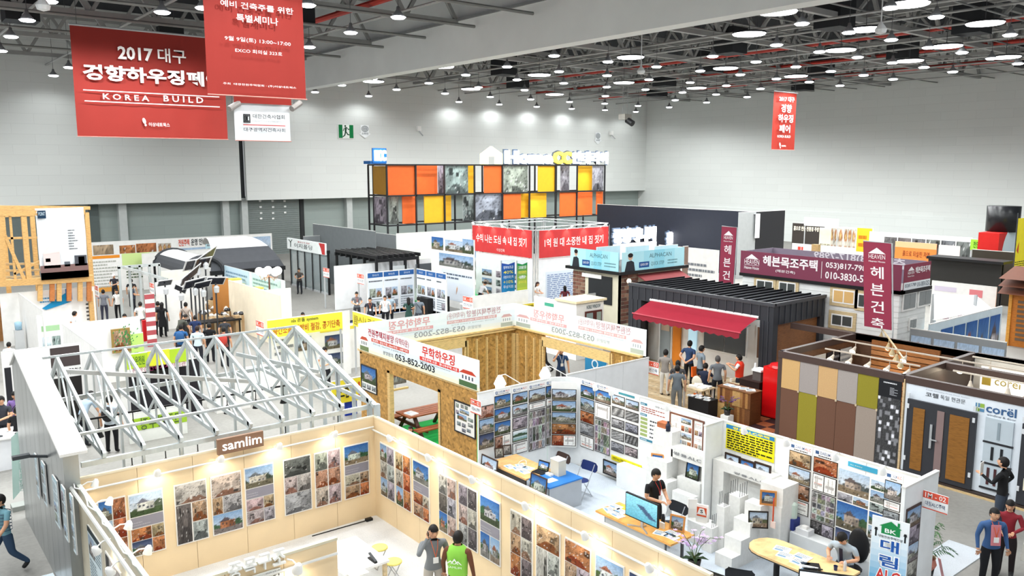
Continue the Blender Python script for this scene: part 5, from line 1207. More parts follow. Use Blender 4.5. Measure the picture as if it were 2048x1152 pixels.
frame_at('wide dark framed photo on the floor leaning on the front of the light wood desk',(12.22,16.2,.5),180,.62,.4,'mount',130,fw=.03,tilt=6,fcol='#43342e'); frame_at('brown framed photo leaning on the front of the blue desk',(12.3,14.35,.5),180,.55,.45,'blue',131,fcol='#4a352b',tilt=6)
for k,(x,y) in enumerate(((12.75,16.45),(13.05,16.5))): frame_at('%s small dark framed photo standing at the wall end of the light wood desk' % ('left','right')[k],(x,y,.73),250,.2,.24,'bw',132+k,fcol='#3a2b26')
# desk with the television
OT = mat('#e0a458',.5,kind='wood',scale=2)
t = thing('desk','long orange wood desk carrying the television and brochures','desk',(12.75,11.4,.02)); BX(12.36,10.28,.69,13.12,12.45,.73).build('desktop',OT,t); BX(12.42,10.5,.45,12.45,12.2,.69).build('tray',LGREY,t)
for x in (12.45,13.0):
    for y in (10.5,12.2): BX(x,y,.02,x+.05,y+.05,.69).build('leg',mat('#4a4c50',.4),t)
def tv(lab,c,yaw,w,h,kind,seed,stand=True,emit=True):
    t = thing('television',lab,'television',c,math.radians(yaw)); z0 = .14 if stand else 0
    BX(-w/2,-.02,z0,w/2,.03,z0+h).build('casing',BLACK,t,raw=True); m = MB(); f_ = Free((0,-.022,z0),(1,0,0),(0,0,1)); q_pic(m,f_,-w/2+.02,.025,w/2-.02,h-.02,kind,seed,.003,30,22); m.build('screen',SCREEN,t,raw=True)
    if stand:
        m = MB(); m.bar((0,.02,.02),(0,.02,z0+.05),.06,.04); m.bar((0,0,.01),(-w*.3,-.14,.01),.03); m.bar((0,0,.01),(w*.3,-.14,.01),.03); m.bar((0,0,.01),(0,.14,.01),.03); m.build('stand',CHROME,t,raw=True)
    return t
tv('television with a blue picture on the orange desk, turned to the camera',(12.5,11.2,.73),-90,.92,.52,'sea',3)
t_ = sheets
for k,(x,y) in enumerate(((12.6,12.25),(12.75,12.05),(12.55,11.95),(12.85,12.3),(12.6,10.75),(12.78,10.6),(12.65,10.5))): sheets('blue and white brochure on the orange desk',x,y,.73,3,yaw=rg.uniform(-25,25),grp='brochures on the orange desk')
sheets('yellow folder on the orange desk beside the man in black',12.95,12.1,.73,2,.25,.32,10,'#ecc444',pr=False)
frame_at('orange wood framed photo standing on the right of the orange desk',(12.95,10.62,.73),200,.26,.3,'house',140,fcol='#c98a4c',fw=.035)
t = thing('thermos','dark bottle with a card holder on the orange desk','bottle',(12.95,11.0,.73)); MB().lathe([(.001,0),(.045,0),(.045,.18),(.035,.2),(.035,.24),(.001,.25)],(12.95,11.0,.73),12).build('body',mat('#20262e',.35),t,smooth=True); BX(12.8,10.85,.73,12.84,10.97,.86).build('card',WHITE,t)
t = thing('phone','black phone lying on the orange desk','phone',(12.95,11.35,.73)); BX(12.9,11.3,.73,12.98,11.45,.742).build('body',BLACK,t)
folding_chair('folding chair with a black back behind the man in black at the orange desk',13.6,11.35,90,'#24262c'); folding_chair('black folding chair in front of the rounded desk',12.6,8.75,-60,'#1c1d20',fr_c='#2a2b2e'); folding_chair('dark folding chair half hidden under the rounded desk',12.9,7.9,-75,'#1c1d20',fr_c='#2a2b2e')
# orchid
def orchid(lab,p,n,cols,s=1.0):
    t = thing('orchid',lab,'plant',p); x,y,z = p; r = random.Random(n)
    MB().lathe([(.001,0),(.1*s,0),(.13*s,.2*s),(.11*s,.2*s)],p,12).build('pot',mat('#33302f',.4),t,smooth=True)
    for k in range(n):
        a = r.uniform(0,2*PI); q = r.uniform(.1,.3)*s; pts = [Vector(p)+Vector((0,0,.18*s)),Vector(p)+Vector((math.cos(a)*q*.4,math.sin(a)*q*.4,.45*s)),Vector(p)+Vector((math.cos(a)*q,math.sin(a)*q,.62*s)),Vector(p)+Vector((math.cos(a)*q*1.7,math.sin(a)*q*1.7,.6*s))]
        MB().tube(pts,.006,5).build('stem',mat('#5c6b3c',.5),t)
        m = MB()
        for i in range(7):
            c = pts[1].lerp(pts[3],.2+i*.12)+Vector((r.uniform(-.03,.03),r.uniform(-.03,.03),r.uniform(-.02,.05)))
            for b in range(5):
                th = 2*PI*b/5; m.add([tuple(c),tuple(c+Vector((math.cos(th)*.045,math.sin(th)*.045,.02))*s),tuple(c+Vector((math.cos(th+.9)*.045,math.sin(th+.9)*.045,.02))*s)],[(0,1,2)])
        o = m.build('blossoms',mat(r.choice(cols),.5),t); o['kind'] = 'stuff'
    for k in range(5):
        a = k*1.3; c = Vector(p)+Vector((0,0,.2*s)); m = MB(); d = Vector((math.cos(a),math.sin(a),.1)); sd = Vector((-math.sin(a),math.cos(a),0))*.03*s; m.add([tuple(c-sd),tuple(c+sd),tuple(c+d*.15*s+sd*1.4+Vector((0,0,.05))),tuple(c+d*.28*s),tuple(c+d*.15*s-sd*1.4+Vector((0,0,.05)))],[(0,1,2,3,4)]); m.build('leaf',mat('#2f4a2a',.4),t)
    return t
bthing('small_stand','white stand under the lilac orchid','stand',12.25,9.55,.02,12.6,9.9,.42,WHITE)
orchid('lilac orchid in a dark pot beside the orange desk',(12.42,9.72,.42),9,('#cdb3d6','#d8c4df','#b79ac6'),1.05)
frame_at('dark framed panel at the bottom edge of the photo below the orchid',(11.75,9.0,.5),190,.7,.35,'dark',150,tilt=20,fcol='#1c211e',fw=.04)
# rounded desk with the seated man
t = thing('desk','light wood office desk with rounded ends at the bottom right','desk',(13.9,8.3,.02)); pts = []
for k in range(9): a = PI*k/8; pts.append((13.86+.44*math.cos(a),8.95+.42*math.sin(a)))
pts = [(14.3,7.3)]+pts+[(13.42,7.3)]
MB().prism(pts,.69,.73).build('desktop',mat('#eac48c',.5,kind='wood',scale=2),t); MB().prism([(13.86+(x-13.86)*1.01,8.2+(y-8.2)*1.01) for x,y in pts],.67,.69).build('edge',mat('#3c3a38',.5),t); MB().tube([(13.86,8.8,.02),(13.86,8.8,.68)],.06,10).build('leg',BLACK,t); MB().tube([(13.86,7.6,.02),(13.86,7.6,.68)],.06,10).build('leg',BLACK,t)
for k,(x,y,w) in enumerate(((13.95,8.75,1),(13.75,8.55,1),(13.95,8.3,1),(13.7,8.2,2),(13.6,7.95,2))): sheets('brochure or sheet on the rounded desk',x,y,.73,2+k,.24,.32,yaw=rg.uniform(-30,30),grp='sheets on the rounded desk')
t = thing('laptop','black laptop in front of the seated man on the rounded desk','laptop',(13.75,8.0,.73),math.radians(130)); BX(-.17,-.12,0,.17,.12,.02).build('base',BLACK,t,raw=True); MB().bar((0,.12,.02),(0,.3,.1),.34,.02,up=(0,0,1)).build('lid',mat('#2a2c30',.4),t,raw=True)
t = thing('office_chair','high backed black office chair behind the seated man','chair',(14.75,7.75,.02)); MB().ell((14.68,7.75,.5),(.27,.27,.06),14,6).build('seat',BLACK,t,smooth=True)
m = MB(); m.ell((15.0,7.72,.88),(.06,.22,.36),14,10); m.build('backrest',BLACK,t,smooth=True); MB().tube([(14.7,7.75,.1),(14.7,7.75,.46)],.03,8).build('column',DGREY,t)
for k in range(5): a = k*2*PI/5; MB().tube([(14.7,7.75,.1),(14.7+.28*math.cos(a),7.75+.28*math.sin(a),.05)],.02,6).build('leg',BLACK,t)
tv('television with a turquoise picture at the bottom edge, beside the tall sign',(13.35,7.45,.25),-55,.95,.56,'lake',4,stand=True)
t = thing('paper_cup','clear bottle and blue cup on the rounded desk','bottle',(14.1,7.55,.73)); MB().lathe([(.001,0),(.03,0),(.03,.16),(.012,.2),(.012,.22)],(14.1,7.5,.73),10).build('bottle',mat('#cfd4dc',.2),t); MB().lathe([(.001,0),(.03,0),(.04,.09)],(13.98,7.62,.73),10).build('cup',mat('#2c3a66',.4),t)
bthing('low_ledge','long low white ledge along the wall behind the seated man','ledge',15.0,7.0,.02,15.34,9.25,.62,mat('#d9dcdd',.6))
t = thing('tissue_box','white tissue box and papers on the ledge below the photo strips','box',(15.15,9.0,.62)); BX(15.05,8.85,.62,15.28,9.15,.74).build('box',mat('#dcdde0',.5),t); BX(15.1,8.93,.74,15.2,9.05,.8).build('tissue',WHITE,t)
t = thing('water_jug','pale green water jug over a blue box on the ledge','jug',(15.2,9.35,.62)); BX(15.08,9.22,.62,15.32,9.42,.86).build('box',mat('#2f3c86',.5),t); MB().lathe([(.001,0),(.09,0),(.09,.3),(.04,.36)],(15.2,9.32,.86),12).build('jug',mat('#cfe0d6',.3),t)
# tall printed sign
fS = Free((14.2,7.08,.15),(.13,-.61,0),(0,0,1)); W_ = .64
t = thing('standing_banner','blue and white standing banner with a green house logo at the booth end','banner',(14.65,6.9,0)); m = MB(); q_slab(m,fS,0,.1,W_,1.82,.02); m.build('panel',mat('#f2f6f8',.5),t)
m = MB(); fo = fr_out(fS,.024); n = 12
for k in range(n): 
    f_ = k/(n-1); c = tuple(np.array(lin('#eef6fa'))*(1-min(1,f_*1.3))+np.array(lin('#2f9fce'))*min(1,f_*1.3)); m.add([fo.p(0.01,1.55-1.45*(k+1)/n),fo.p(W_-.01,1.55-1.45*(k+1)/n),fo.p(W_-.01,1.55-1.45*k/n),fo.p(.01,1.55-1.45*k/n)],[(0,1,2,3)],c)
q_poly(m,fo,[(.17,1.52),(.49,1.52),(.49,1.66),(.52,1.66),(.33,1.78),(.13,1.66),(.17,1.66)],'#1f8a4c',.003); q_rect(m,fo,.44,1.7,.48,1.78,'#1f8a4c',.003)
q_text(m,fo,.23,1.55,.43,1.63,'BK','#f4f8f4',.006,.02); q_text(m,fo,.12,1.44,.54,1.49,'대림전원주택건설','#1b1e22',.004,.01)
for x in (.08,.58): q_rect(m,fo,x-.015,1.44,x+.015,1.56,'#1b1e22',.003); q_poly(m,fo,[(x-.03,1.56),(x+.03,1.56),(x+.02,1.61),(x-.02,1.61)],'#1b1e22',.003)
for ch,z,c in (('대',1.2,'#2458a8'),('림',.9,'#2458a8'),('ALC',.62,'#cf3a34')):
    q_text(m,fo,.15 if ch != 'ALC' else .1,z-.02,.51 if ch != 'ALC' else .56,z+.24,ch,'#ffffff',.004,.07); q_text(m,fo,.17 if ch != 'ALC' else .12,z,.49 if ch != 'ALC' else .54,z+.22,ch,c,.007,.02)
m.build('print',PRINT,t); BX(14.15,6.6,0,14.45,6.95,.26).build('foot',DGREY,t)
# potted palm
def palm(lab,p,n,s,r_,leafc=('#2f5a34','#4a7a44','#24482c')):
    t = thing('potted_palm',lab,'plant',p); x,y,z = p; r = random.Random(n)
    MB().lathe([(.001,0),(.16*s,0),(.2*s,.35*s),(.18*s,.36*s),(.001,.34*s)],p,14).build('pot',mat('#1d1d1f',.4),t,smooth=True); MB().lathe([(.19*s,.3*s),(.24*s,.42*s),(.2*s,.55*s),(.22*s,.58*s)],p,10).build('wrapping',mat('#d98a78',.6),t)
    for k in range(n):
        a = r.uniform(0,2*PI); L = r.uniform(.5,1)*s*r_; up = r.uniform(.3,.9)*s; P0 = Vector(p)+Vector((0,0,.5*s)); m = MB(); d = Vector((math.cos(a),math.sin(a),0)); sd = Vector((-math.sin(a),math.cos(a),0))
        pts = [P0+d*L*f_+Vector((0,0,up*math.sin(f_*2.2))) for f_ in (0,.25,.5,.75,1)]; m.tube(pts,.006,4)
        for i in range(10):
            f_ = .25+.75*i/9; c = P0+d*L*f_+Vector((0,0,up*math.sin(f_*2.2)))
            for q in (-1,1): e = c+sd*q*.16*s*(1.2-f_)+d*.08-Vector((0,0,.05)); m.add([tuple(c),tuple(c.lerp(e,.5)+d*.015),tuple(e),tuple(c.lerp(e,.5)-d*.015)],[(0,1,2,3)])
        m.build('frond',mat(r.choice(leafc),.5),t)
    return t
palm('green potted palm with a salmon ribbon behind the wall end at right',(16.35,7.0,.02),16,.85,.6)
m = MB(); p = at(1892,1120,.5); tag(MB().bar((16.6,6.85,.45),(16.72,6.8,.03),.07,.01).build('ribbon',mat('#d9a0a0',.6)),'striped pink ribbon hanging from the palm pot','ribbon')
# ------------------------------------------------------------------ timber and OSB house booth
OX0,OX1,OY0,OY1 = 12.3,18.64,16.85,23.12
t = thing('timber_house','open timber and chipboard house frame under white banners','building frame',((OX0+OX1)/2,(OY0+OY1)/2,0))
def tb(nm,x0,y0,z0,x1,y1,z1,m=PINE): return BX(x0,y0,z0,x1,y1,z1).build(nm,m,t)
# near left face x = 12.3
tb('board',OX0,21.45,0,OX0+.02,OY1,2.5,OSB); tb('board',OX0,OY0,0,OX0+.02,18.55,2.5,OSB); tb('board',OX0,18.55,2.12,OX0+.02,21.45,2.5,OSB)
tb('stud',OX0+.0,21.3,0,OX0+.14,21.45,2.2); tb('stud',OX0,18.52,0,OX0+.14,18.66,2.2)
tb('header',OX0+.03,18.5,2.14,OX0+.14,21.5,2.5)
tb('top_plate',OX0-.02,OY0,2.5,OX0+.14,OY1+.14,2.56)
# far face y = 23.12
for x in (16.35,16.45,16.85,17.3,17.75,18.15,18.5): tb('stud',x,OY1-.09,0,x+.05,OY1,2.3)
tb('board',16.3,OY1,0,OX1,OY1+.02,2.5,OSB); tb('header',12.9,OY1-.09,2.08,16.4,OY1+.02,2.42); tb('top_plate',OX0,OY1-.1,2.5,OX1+.05,OY1+.05,2.56); tb('top_plate',OX0,OY1-.1,2.42,OX1+.05,OY1+.05,2.48)
for x in (12.45,12.55,12.8,12.95): tb('stud',x,OY1-.09,0,x+.05,OY1,2.42)
tb('board',OX0,OY1,0,13.0,OY1+.02,2.5,OSB)
# right face x = 18.64
for y in (23.0,22.85,22.35,21.9,21.55,21.42): tb('stud',OX1-.09,y,0,OX1,y+.05,2.3)
tb('board',OX1,21.4,0,OX1+.02,OY1,2.5,OSB); tb('header',OX1-.09,18.2,2.08,OX1+.02,21.5,2.42); tb('top_plate',OX1-.1,OY0,2.5,OX1+.05,OY1,2.56)
for y in (17.6,18.15,18.05): tb('stud',OX1-.09,y,0,OX1,y+.05,2.42)
tb('board',OX1,OY0,0,OX1+.02,18.2,2.5,OSB)
# window frame panel inside at the left
for y in (21.6,21.95,22.35,22.75): tb('stud',OX0+.03,y,0,OX0+.12,y+.05,2.3)
tb('sill',12.9,23.0,1.0,14.0,23.1,1.06)
# its banners
def osb_banner(lab,fr,u0,u1,mirror,fade):
    t = thing('house_banner',lab,'banner',fr.p((u0+u1)/2,2.56)); m = MB(); q_slab(m,fr,u0,2.56,u1,3.39,.012); m.build('cloth',mat('#eef1f3',.6),t)
    f = fr_out(fr,.016); W_ = u1-u0
    def mix(c): 
        a = np.array(lin(c)); return tuple(a*(1-fade)+np.array(lin('#e6e9ee'))*fade)
    def X(a,b):
        return (u1-W_*b,u1-W_*a) if mirror else (u0+W_*a,u0+W_*b)
    m = MB(); 
    for k in range(6): q_rect(m,f,u0,2.56+.1*k,u1,2.56+.1*(k+1),mix(['#e9e6cf','#e4e8df','#dfe8ee','#e2edf4','#ecf1f5','#e8eef2'][k]),0)
    def T(a,b,v0,v1,s,c,bold=.014): x = X(a,b); q_text(m,f,x[0],2.56+.83*v0,x[1],2.56+.83*v1,s,mix(c),.004,bold,mirror=mirror)
    T(.1,.34,.66,.95,'전원주택지분양','#b02a3e'); T(.35,.47,.64,.93,'(무학타운)','#b02a3e',.004); T(.58,.83,.56,.92,'무학하우징','#d8342a',.02)
    x = X(.13,.47); q_rect(m,f,x[0],2.56+.83*.48,x[1],2.56+.83*.61,mix('#c8452f'),.002); T(.14,.46,.5,.59,'청남향 / 경산시청 10km이내 / 10분거리','#ffffff',.01)
    x = X(.56,.86); q_rect(m,f,x[0],2.56+.83*.4,x[1],2.56+.83*.53,mix('#d8342a'),.002); T(.57,.85,.42,.51,'· 목조주택 시공 · 통나무주택 시공','#ffffff',.01)
    T(.13,.44,.38,.44,'* 경산시청 10km이내, 도심과의 접근성','#555a60',0); T(.24,.33,.14,.28,'분양문의','#6a6e74',.01); T(.35,.68,.1,.33,'053-852-2003','#23262a',.02); T(.56,.8,.32,.38,'홈페이지 : http://www.muhak.co.kr','#555a60',0)
    # small drawn houses at both ends
    for a,b,w,r_,g in ((.015,.1,'#f0efe8','#c0503a','#6f7f55'),(.86,.985,'#f4f2ee','#c0432f','#4c6a45')):
        x0,x1 = X(a,b); h0 = 2.56+.83*.2
        q_rect(m,f,x0,2.56+.02,x1,h0,mix(g),.002); q_rect(m,f,x0+(x1-x0)*.1,h0,x1-(x1-x0)*.1,h0+.2,mix(w),.003); q_poly(m,f,[(x0+(x1-x0)*.02,h0+.2),(x1-(x1-x0)*.02,h0+.2),(x1-(x1-x0)*.25,h0+.3),(x0+(x1-x0)*.25,h0+.3)],mix(r_),.004)
        for i in range(4): q_rect(m,f,x0+(x1-x0)*(.18+.18*i),h0+.05,x0+(x1-x0)*(.26+.18*i),h0+.15,mix('#4a5566'),.005)
    m.build('print',PRINT,t)
osb_banner('white timber house banner facing the camera with phone number 053-852-2003',Fr('x',OX0-.03),-OY1,-OY0+.2,False,0)
osb_banner('mirrored back of the house banner on the far left side of the timber house',Fr('y',OY1+.02),OX0,OX1,True,.42)
osb_banner('mirrored back of the house banner on the far right side of the timber house',Fr('x',OX1+.02),-OY1,-OY0+.15,True,.42)
tag(BX(12.5,17.1,0,16.2,22.3,.015).build('carpet',mat('#1fae4e',.9,kind='carpet')),'bright green carpet inside the timber house','carpet')
fx = Fr('x',OX0)
poster('framed_photo','tall dark framed house photo on the chipboard left of the doorway',fx,(724,729),(754,788),lambda m,f,u0,v0,u1,v1: (q_pic(m,f,*sub(u0,v0,u1,v1,0,0,1,.68),'blue',161,0),[q_pic(m,f,*sub(u0,v0,u1,v1,.03+.33*k,.74,.3+.33*k,.94),'bw',162+k,.002,8,7) for k in range(3)]),'poster',frame='#2a2a2c',fw=.03)
def d_nine(m,f,u0,v0,u1,v1):
    for q in ((.3,.04,.46,.16),(.5,.04,.66,.16),(.05,.06,.2,.2),(.25,.2,.72,.34),(.05,.28,.2,.42),(.12,.38,.6,.58),(.66,.4,.92,.52),(.66,.58,.92,.7),(.1,.66,.3,.8),(.35,.66,.55,.8),(.35,.84,.55,.96),(.6,.78,.8,.9)): q_pic(m,f,*sub(u0,v0,u1,v1,*q),'house' if q[2]-q[0] > .3 else 'bw',int(q[0]*70+q[1]*30),0,10,8)
poster('framed_photo','black framed sheet of small photos on the chipboard right of the doorway',fx,(911,801),(951,876),d_nine,'poster',frame='#1e1f22',fw=.03)
poster('photo_strip','dark strip of house photos over the inner window of the timber house',Fr('y',23.0),(768,742),(812,765),pic_draw('dusk',166,30,10),'poster')
# picnic table
BW = mat('#8a4a26',.45,kind='wood',scale=2)
t = thing('picnic_table','brown wooden picnic table with two benches on the green carpet','table',(13.7,21.2,.015))
for k in range(5): BX(12.7,20.85+.17*k,.72,14.85,21.0+.17*k,.76).build('plank',BW,t)
for nm,y in (('bench',20.25),('bench',22.0)):
    b = BX(12.65,y,.43,14.6,y+.15,.47).build(nm,BW,t); BX(12.65,y+.17,.43,14.6,y+.32,.47).build('plank',BW,b)
DB = mat('#4a2a20',.5)
for x in (13.0,14.35):
    for s in (-1,1): MB().bar((x,21.28+s*.2,.72),(x,21.28+s*.72,.03),.05,.12,up=(1,0,0)).build('leg',DB,t)
    MB().bar((x,20.3,.4),(x,22.3,.4),.05,.1).build('cross_beam',DB,t)
sheets('large open brochure on the right end of the picnic table',14.5,21.3,.76,2,.45,.5,20); sheets('stack of white leaflets on the left end of the picnic table',12.95,21.15,.76,9,.3,.36,10)
t = thing('wood_crate','pile of pale timber pieces and a cardboard box inside the timber house','crate',(17.6,19.9,0))
for k in range(4): BX(17.0,19.2,.02+.22*k,18.1,20.0,.2+.22*k).build('slat',PINE,t)
BX(17.2,19.4,.9,17.7,19.9,1.1).build('cardboard',mat('#c6a575',.7),t); BX(17.3,19.35,1.1,17.6,19.6,1.2).build('cardboard',mat('#dcc49c',.7),t)
bthing('banner_stand','blue standing sign with a white ring behind the timber house opening','sign',20.6,20.6,0,20.64,21.25,1.3,mat('#2f8fc0',.5)) if False else None
t = thing('standing_sign','blue standing sign seen through the timber house opening','sign',at(1190,790,0)); p = at(1190,750,.6)
fr = Fr('x',p[0]); a = fr.uv(1171,710); b = fr.uv(1203,745); m = MB(); q_slab(m,fr,a[0],.1,b[0]+.25,a[1],.02,'#ffffff'); m.build('panel',mat('#2b88bb',.5),t); m = MB(); f2 = fr_out(fr,.025); cx = (a[0]+b[0])/2+.1; 
for k in range(14):
    c0,s0,c1,s1 = [g(2*PI*(k+i)/14) for i in (0,1) for g in (math.cos,math.sin)]
    q_poly(m,f2,[(cx+.12*c0,a[1]-.25+.12*s0),(cx+.18*c0,a[1]-.25+.18*s0),(cx+.18*c1,a[1]-.25+.18*s1),(cx+.12*c1,a[1]-.25+.12*s1)],'#e8f2f8')
m.build('print',PRINT,t)
# ------------------------------------------------------------------ dark steel clad show house with red awning
DX0,DX1,DY0,DY1,DZ = 25.25,28.6,16.65,23.65,3.4
CL = mat('#3a3c42',.45,.3); CL2 = mat('#4c4e54',.4,.3)
t = thing('dark_show_house','charcoal steel clad show house with a ribbed roof and red awning','building',((DX0+DX1)/2,(DY0+DY1)/2,0))
def dk_(nm,*q,m=CL,par=None): return BX(*q).build(nm,m,par or t)
dk_('front_fascia',DX0,DY0,2.85,DX0+.3,DY1,DZ); dk_('corner_post',DX0,DY0,0,DX0+.3,DY0+.55,2.85); dk_('corner_post',DX0,22.95,0,DX0+.3,DY1,2.85)
dk_('side_fascia',DX0+.3,DY0,2.72,DX1,DY0+.25,DZ); dk_('corner_post',DX1-.3,DY0,0,DX1,DY0+.25,2.72); dk_('rear_wall',DX1-.1,DY0+.25,0,DX1,DY1,DZ); dk_('far_wall',DX0+.3,DY1-.1,0,DX1,DY1,DZ)
for k in range(19): y = DY0+.2+(DY1-DY0-.4)*k/18; dk_('seam',DX0-.03,y,2.86,DX0,y+.03,DZ,m=CL2)
for k in range(9): x = DX0+.35+(DX1-DX0-.5)*k/8; dk_('seam',x,DY0-.03,2.73,x+.03,DY0,DZ,m=CL2)
for y in (DY0+.18,DY0+.38,23.15,23.4): dk_('seam',DX0-.03,y,0,DX0,y+.03,2.85,m=CL2)
rf = dk_('roof',DX0-.03,DY0-.03,DZ,DX1+.03,DY1+.03,DZ+.06,m=mat('#6f7176',.8,spec=.1))
for k in range(17): y = DY0+.2+(DY1-DY0-.4)*k/16; BX(DX0,y-.015,DZ+.06,DX1,y+.02,DZ+.13).build('roof_rib',mat('#1c1d20',.8,spec=.1),rf)
dk_('gutter',DX0-.06,DY0-.06,DZ+.03,DX0+.06,DY1,DZ+.13,m=CL2); dk_('gutter',DX0,DY0-.06,DZ+.03,DX1,DY0+.05,DZ+.13,m=CL2)
dk_('side_panel',DX0+.32,DY0+.12,0,DX1-.3,DY0+.16,2.72,m=mat('#8a5a35',.5,kind='wood'))
IW = mat('#eceae6',.6); iw = dk_('inner_wall',26.4,DY0+.3,.12,26.5,DY1-.1,2.85,m=IW)
dk_('deck',25.3,DY0+.3,0,28.5,DY1-.1,.12,m=mat('#c9b89a',.6,kind='wood'))
# window, door, panels on the inner wall
def opening(nm,y0,y1,z0,z1,glass,fcol='#f2f2ef',panes=2):
    w = BX(26.36,y0,z0,26.4,y1,z1).build(nm,mat(fcol,.4),iw)
    for k in range(panes):
        a = y0+.05+(y1-y0-.1)*k/panes; b = y0+.02+(y1-y0-.1)*(k+1)/panes; BX(26.34,a,z0+.06,26.36,b,z1-.06).build('pane',glass,t)
GL = mat('#4c5258',.12,spec=.6)
opening('window',18.5,20.6,1.05,2.35,GL); opening('door',22.2,22.9,.12,2.4,mat('#9aa3a6',.2),panes=1); opening('side_window',17.35,18.1,1.1,2.4,mat('#7a5a46',.4),panes=1)
BX(26.3,21.7,.12,26.38,22.1,2.3).build('door_leaf',mat('#e88a2c',.5),t); BX(26.33,20.9,.9,26.39,21.3,2.2).build('panel',mat('#b9dff0',.4,emit=.4),t); BX(26.33,17.0,1.3,26.39,17.3,2.3).build('panel',mat('#2d3f4c',.4),t)
BX(26.33,16.98,.8,26.37,17.25,1.2).build('notice',WHITE,t); BX(26.32,22.3,1.5,26.34,22.75,1.95).build('notice',mat('#c9b5a0',.5),t)
# awning
t2 = thing('awning','dark red slanting awning on the front of the charcoal show house','awning',(24.8,19.9,2.4)); m = MB(); n = 14
RA = mat('#a8273a',.7); ys = [17.3+(22.4-17.3)*k/n for k in range(n+1)]
m.add([(25.3,y,2.92) for y in ys]+[(24.75,y,2.74) for y in ys]+[(24.2,y,2.5) for y in ys],[(j*(n+1)+i,j*(n+1)+i+1,(j+1)*(n+1)+i+1,(j+1)*(n+1)+i) for j in (0,1) for i in range(n)]); m.build('fabric',RA,t2)
m = MB(); v = []
for k in range(2*n+1): y = 17.3+5.1*k/(2*n); v.append((24.2,y,2.5)); 
lo = [(24.18,a[1],2.28+.03*math.cos(k*PI)) for k,a in enumerate(v)]
m.add(v+lo,[(i,i+1,len(v)+i+1,len(v)+i) for i in range(2*n)]); m.build('valance',mat('#8e1f30',.7),t2)
MB().tube([(24.2,17.25,2.5),(24.2,22.45,2.5)],.03,8).build('front_bar',mat('#c04454',.4),t2); MB().tube([(25.25,17.25,2.94),(25.25,22.45,2.94)],.05,8).build('cassette',WHITE,t2)
for y in (17.6,22.1): MB().tube([(25.25,y,2.6),(24.7,y,2.5),(24.22,y,2.48)],.02,6).build('folding_arm',LGREY,t2)
t3 = thing('wall_lamp','lit wall lamp with two bulbs under the right end of the awning','lamp',(26.2,17.2,2.7)); BX(26.25,17.1,2.6,26.4,17.4,2.75).build('bracket',BLACK,t3)
for s in (0,.18): MB().ell((26.15,17.15+s,2.62),(.06,.06,.07),10,6).build('bulb',mat('#dff4ff',.4,emit=12),t3)
lamp_light(t3,'lamp_light','POINT',14,(-.2,.1,-.15),col=(.8,.95,1),r=.1)
t3 = thing('warm_wall_lamp','small warm lit lamp at the far corner of the charcoal show house','lamp',ony(1258,562,23.9)); p = ony(1258,562,23.9); MB().ell(p,(.09,.09,.1),10,6).build('bulb',mat('#ffe9bf',.4,emit=14),t3); MB().tube([p,(p[0]+.2,p[1]-.2,p[2])],.02,6).build('arm',BLACK,t3); lamp_light(t3,'lamp_light','POINT',10,(-.1,.1,-.1),col=(1,.85,.6),r=.1)
# floor in front: wood deck and checkered mats
t = thing('deck_floor','pale wood plank floor in front of the charcoal show house','floor covering',(23.4,19.5,0))
for k in range(12): BX(21.9+.27*k,16.8,0,22.16+.27*k,23.4,.02).build('plank',mat(['#c8b08c','#bfa57f','#d0bb98'][k % 3],.6,kind='wood'),t)
t = thing('checkered_mat','checkered mat of dark brown and terracotta squares beside the red fridge','floor covering',(23.4,15.6,0))
for i in range(8):
    for j in range(5): BX(22.0+.45*i,14.4+.45*j,0,22.44+.45*i,14.84+.45*j,.012).build('tile',mat('#3a2424' if (i+j) % 2 else '#a5603c',.7),t)
# counter, fridge, tables
t = thing('wood_counter','counter clad in upright strips of mixed brown wood with white leaflets on top','counter',(22.4,15.9,0)); r = random.Random(2)
for k in range(13):
    y = 15.28+.1*k
    for j in range(2): BX(22.1,y,.02+.52*j,22.13,y+.098,.53+.52*j).build('strip',mat(r.choice(['#6e4527','#8a5a32','#a87846','#5a361e','#c29a62','#7a4c2a']),.5,kind='wood',scale=5),t)
BX(22.13,15.28,.02,22.7,16.58,1.06).build('body',mat('#6e4527',.5,kind='wood'),t); BX(22.08,15.26,1.06,22.72,16.6,1.09).build('top',mat('#7a4f2e',.5,kind='wood'),t)
for k,(y,w) in enumerate(((16.35,3),(16.1,2),(15.75,4),(15.5,4))): sheets('white leaflets on top of the strip wood counter',22.4,y,1.09,w*2,.24,.3,15*k,grp='leaflets on the wood counter')
t = thing('red_fridge','glossy red retro fridge beside the charcoal show house','fridge',(23.9,14.9,.02)); m = MB(); RF = mat('#d81418',.2,spec=.6)
x0,y0,w,d = 23.3,14.75,.75,.9; pts = [(x0,y0),(x0+w,y0),(x0+w,y0+d),(x0,y0+d)]; m.box(x0,y0,.05,x0+w,y0+d,1.75); m.lathe([(.42,0),(.38,.08),(.2,.12),(.001,.13)],(x0+w/2,y0+d/2,1.75),20); m.build('body',RF,t)
BX(x0-.04,y0+.02,.1,x0,y0+d-.02,1.7).build('door',RF,t); BX(x0-.08,y0+.06,.95,x0-.04,y0+.1,1.25).build('handle',CHROME,t)
t = thing('dark_cabinet','dark brown cabinet with a coffee machine and bottle beside the red fridge','cabinet',(23.5,16.0,0)); BX(23.2,15.72,.02,24.0,16.5,1.15).build('body',mat('#2c1d1b',.5),t); BX(23.18,15.7,1.15,24.02,16.52,1.18).build('top',mat('#3a2826',.4),t)
t = thing('coffee_machine','small white and black coffee machine on the dark brown cabinet','coffee machine',(23.5,15.95,1.18)); BX(23.35,15.78,1.18,23.7,16.1,1.5).build('body',mat('#5d5552',.4),t); BX(23.3,15.75,1.5,23.75,16.12,1.56).build('lid',WHITE,t)
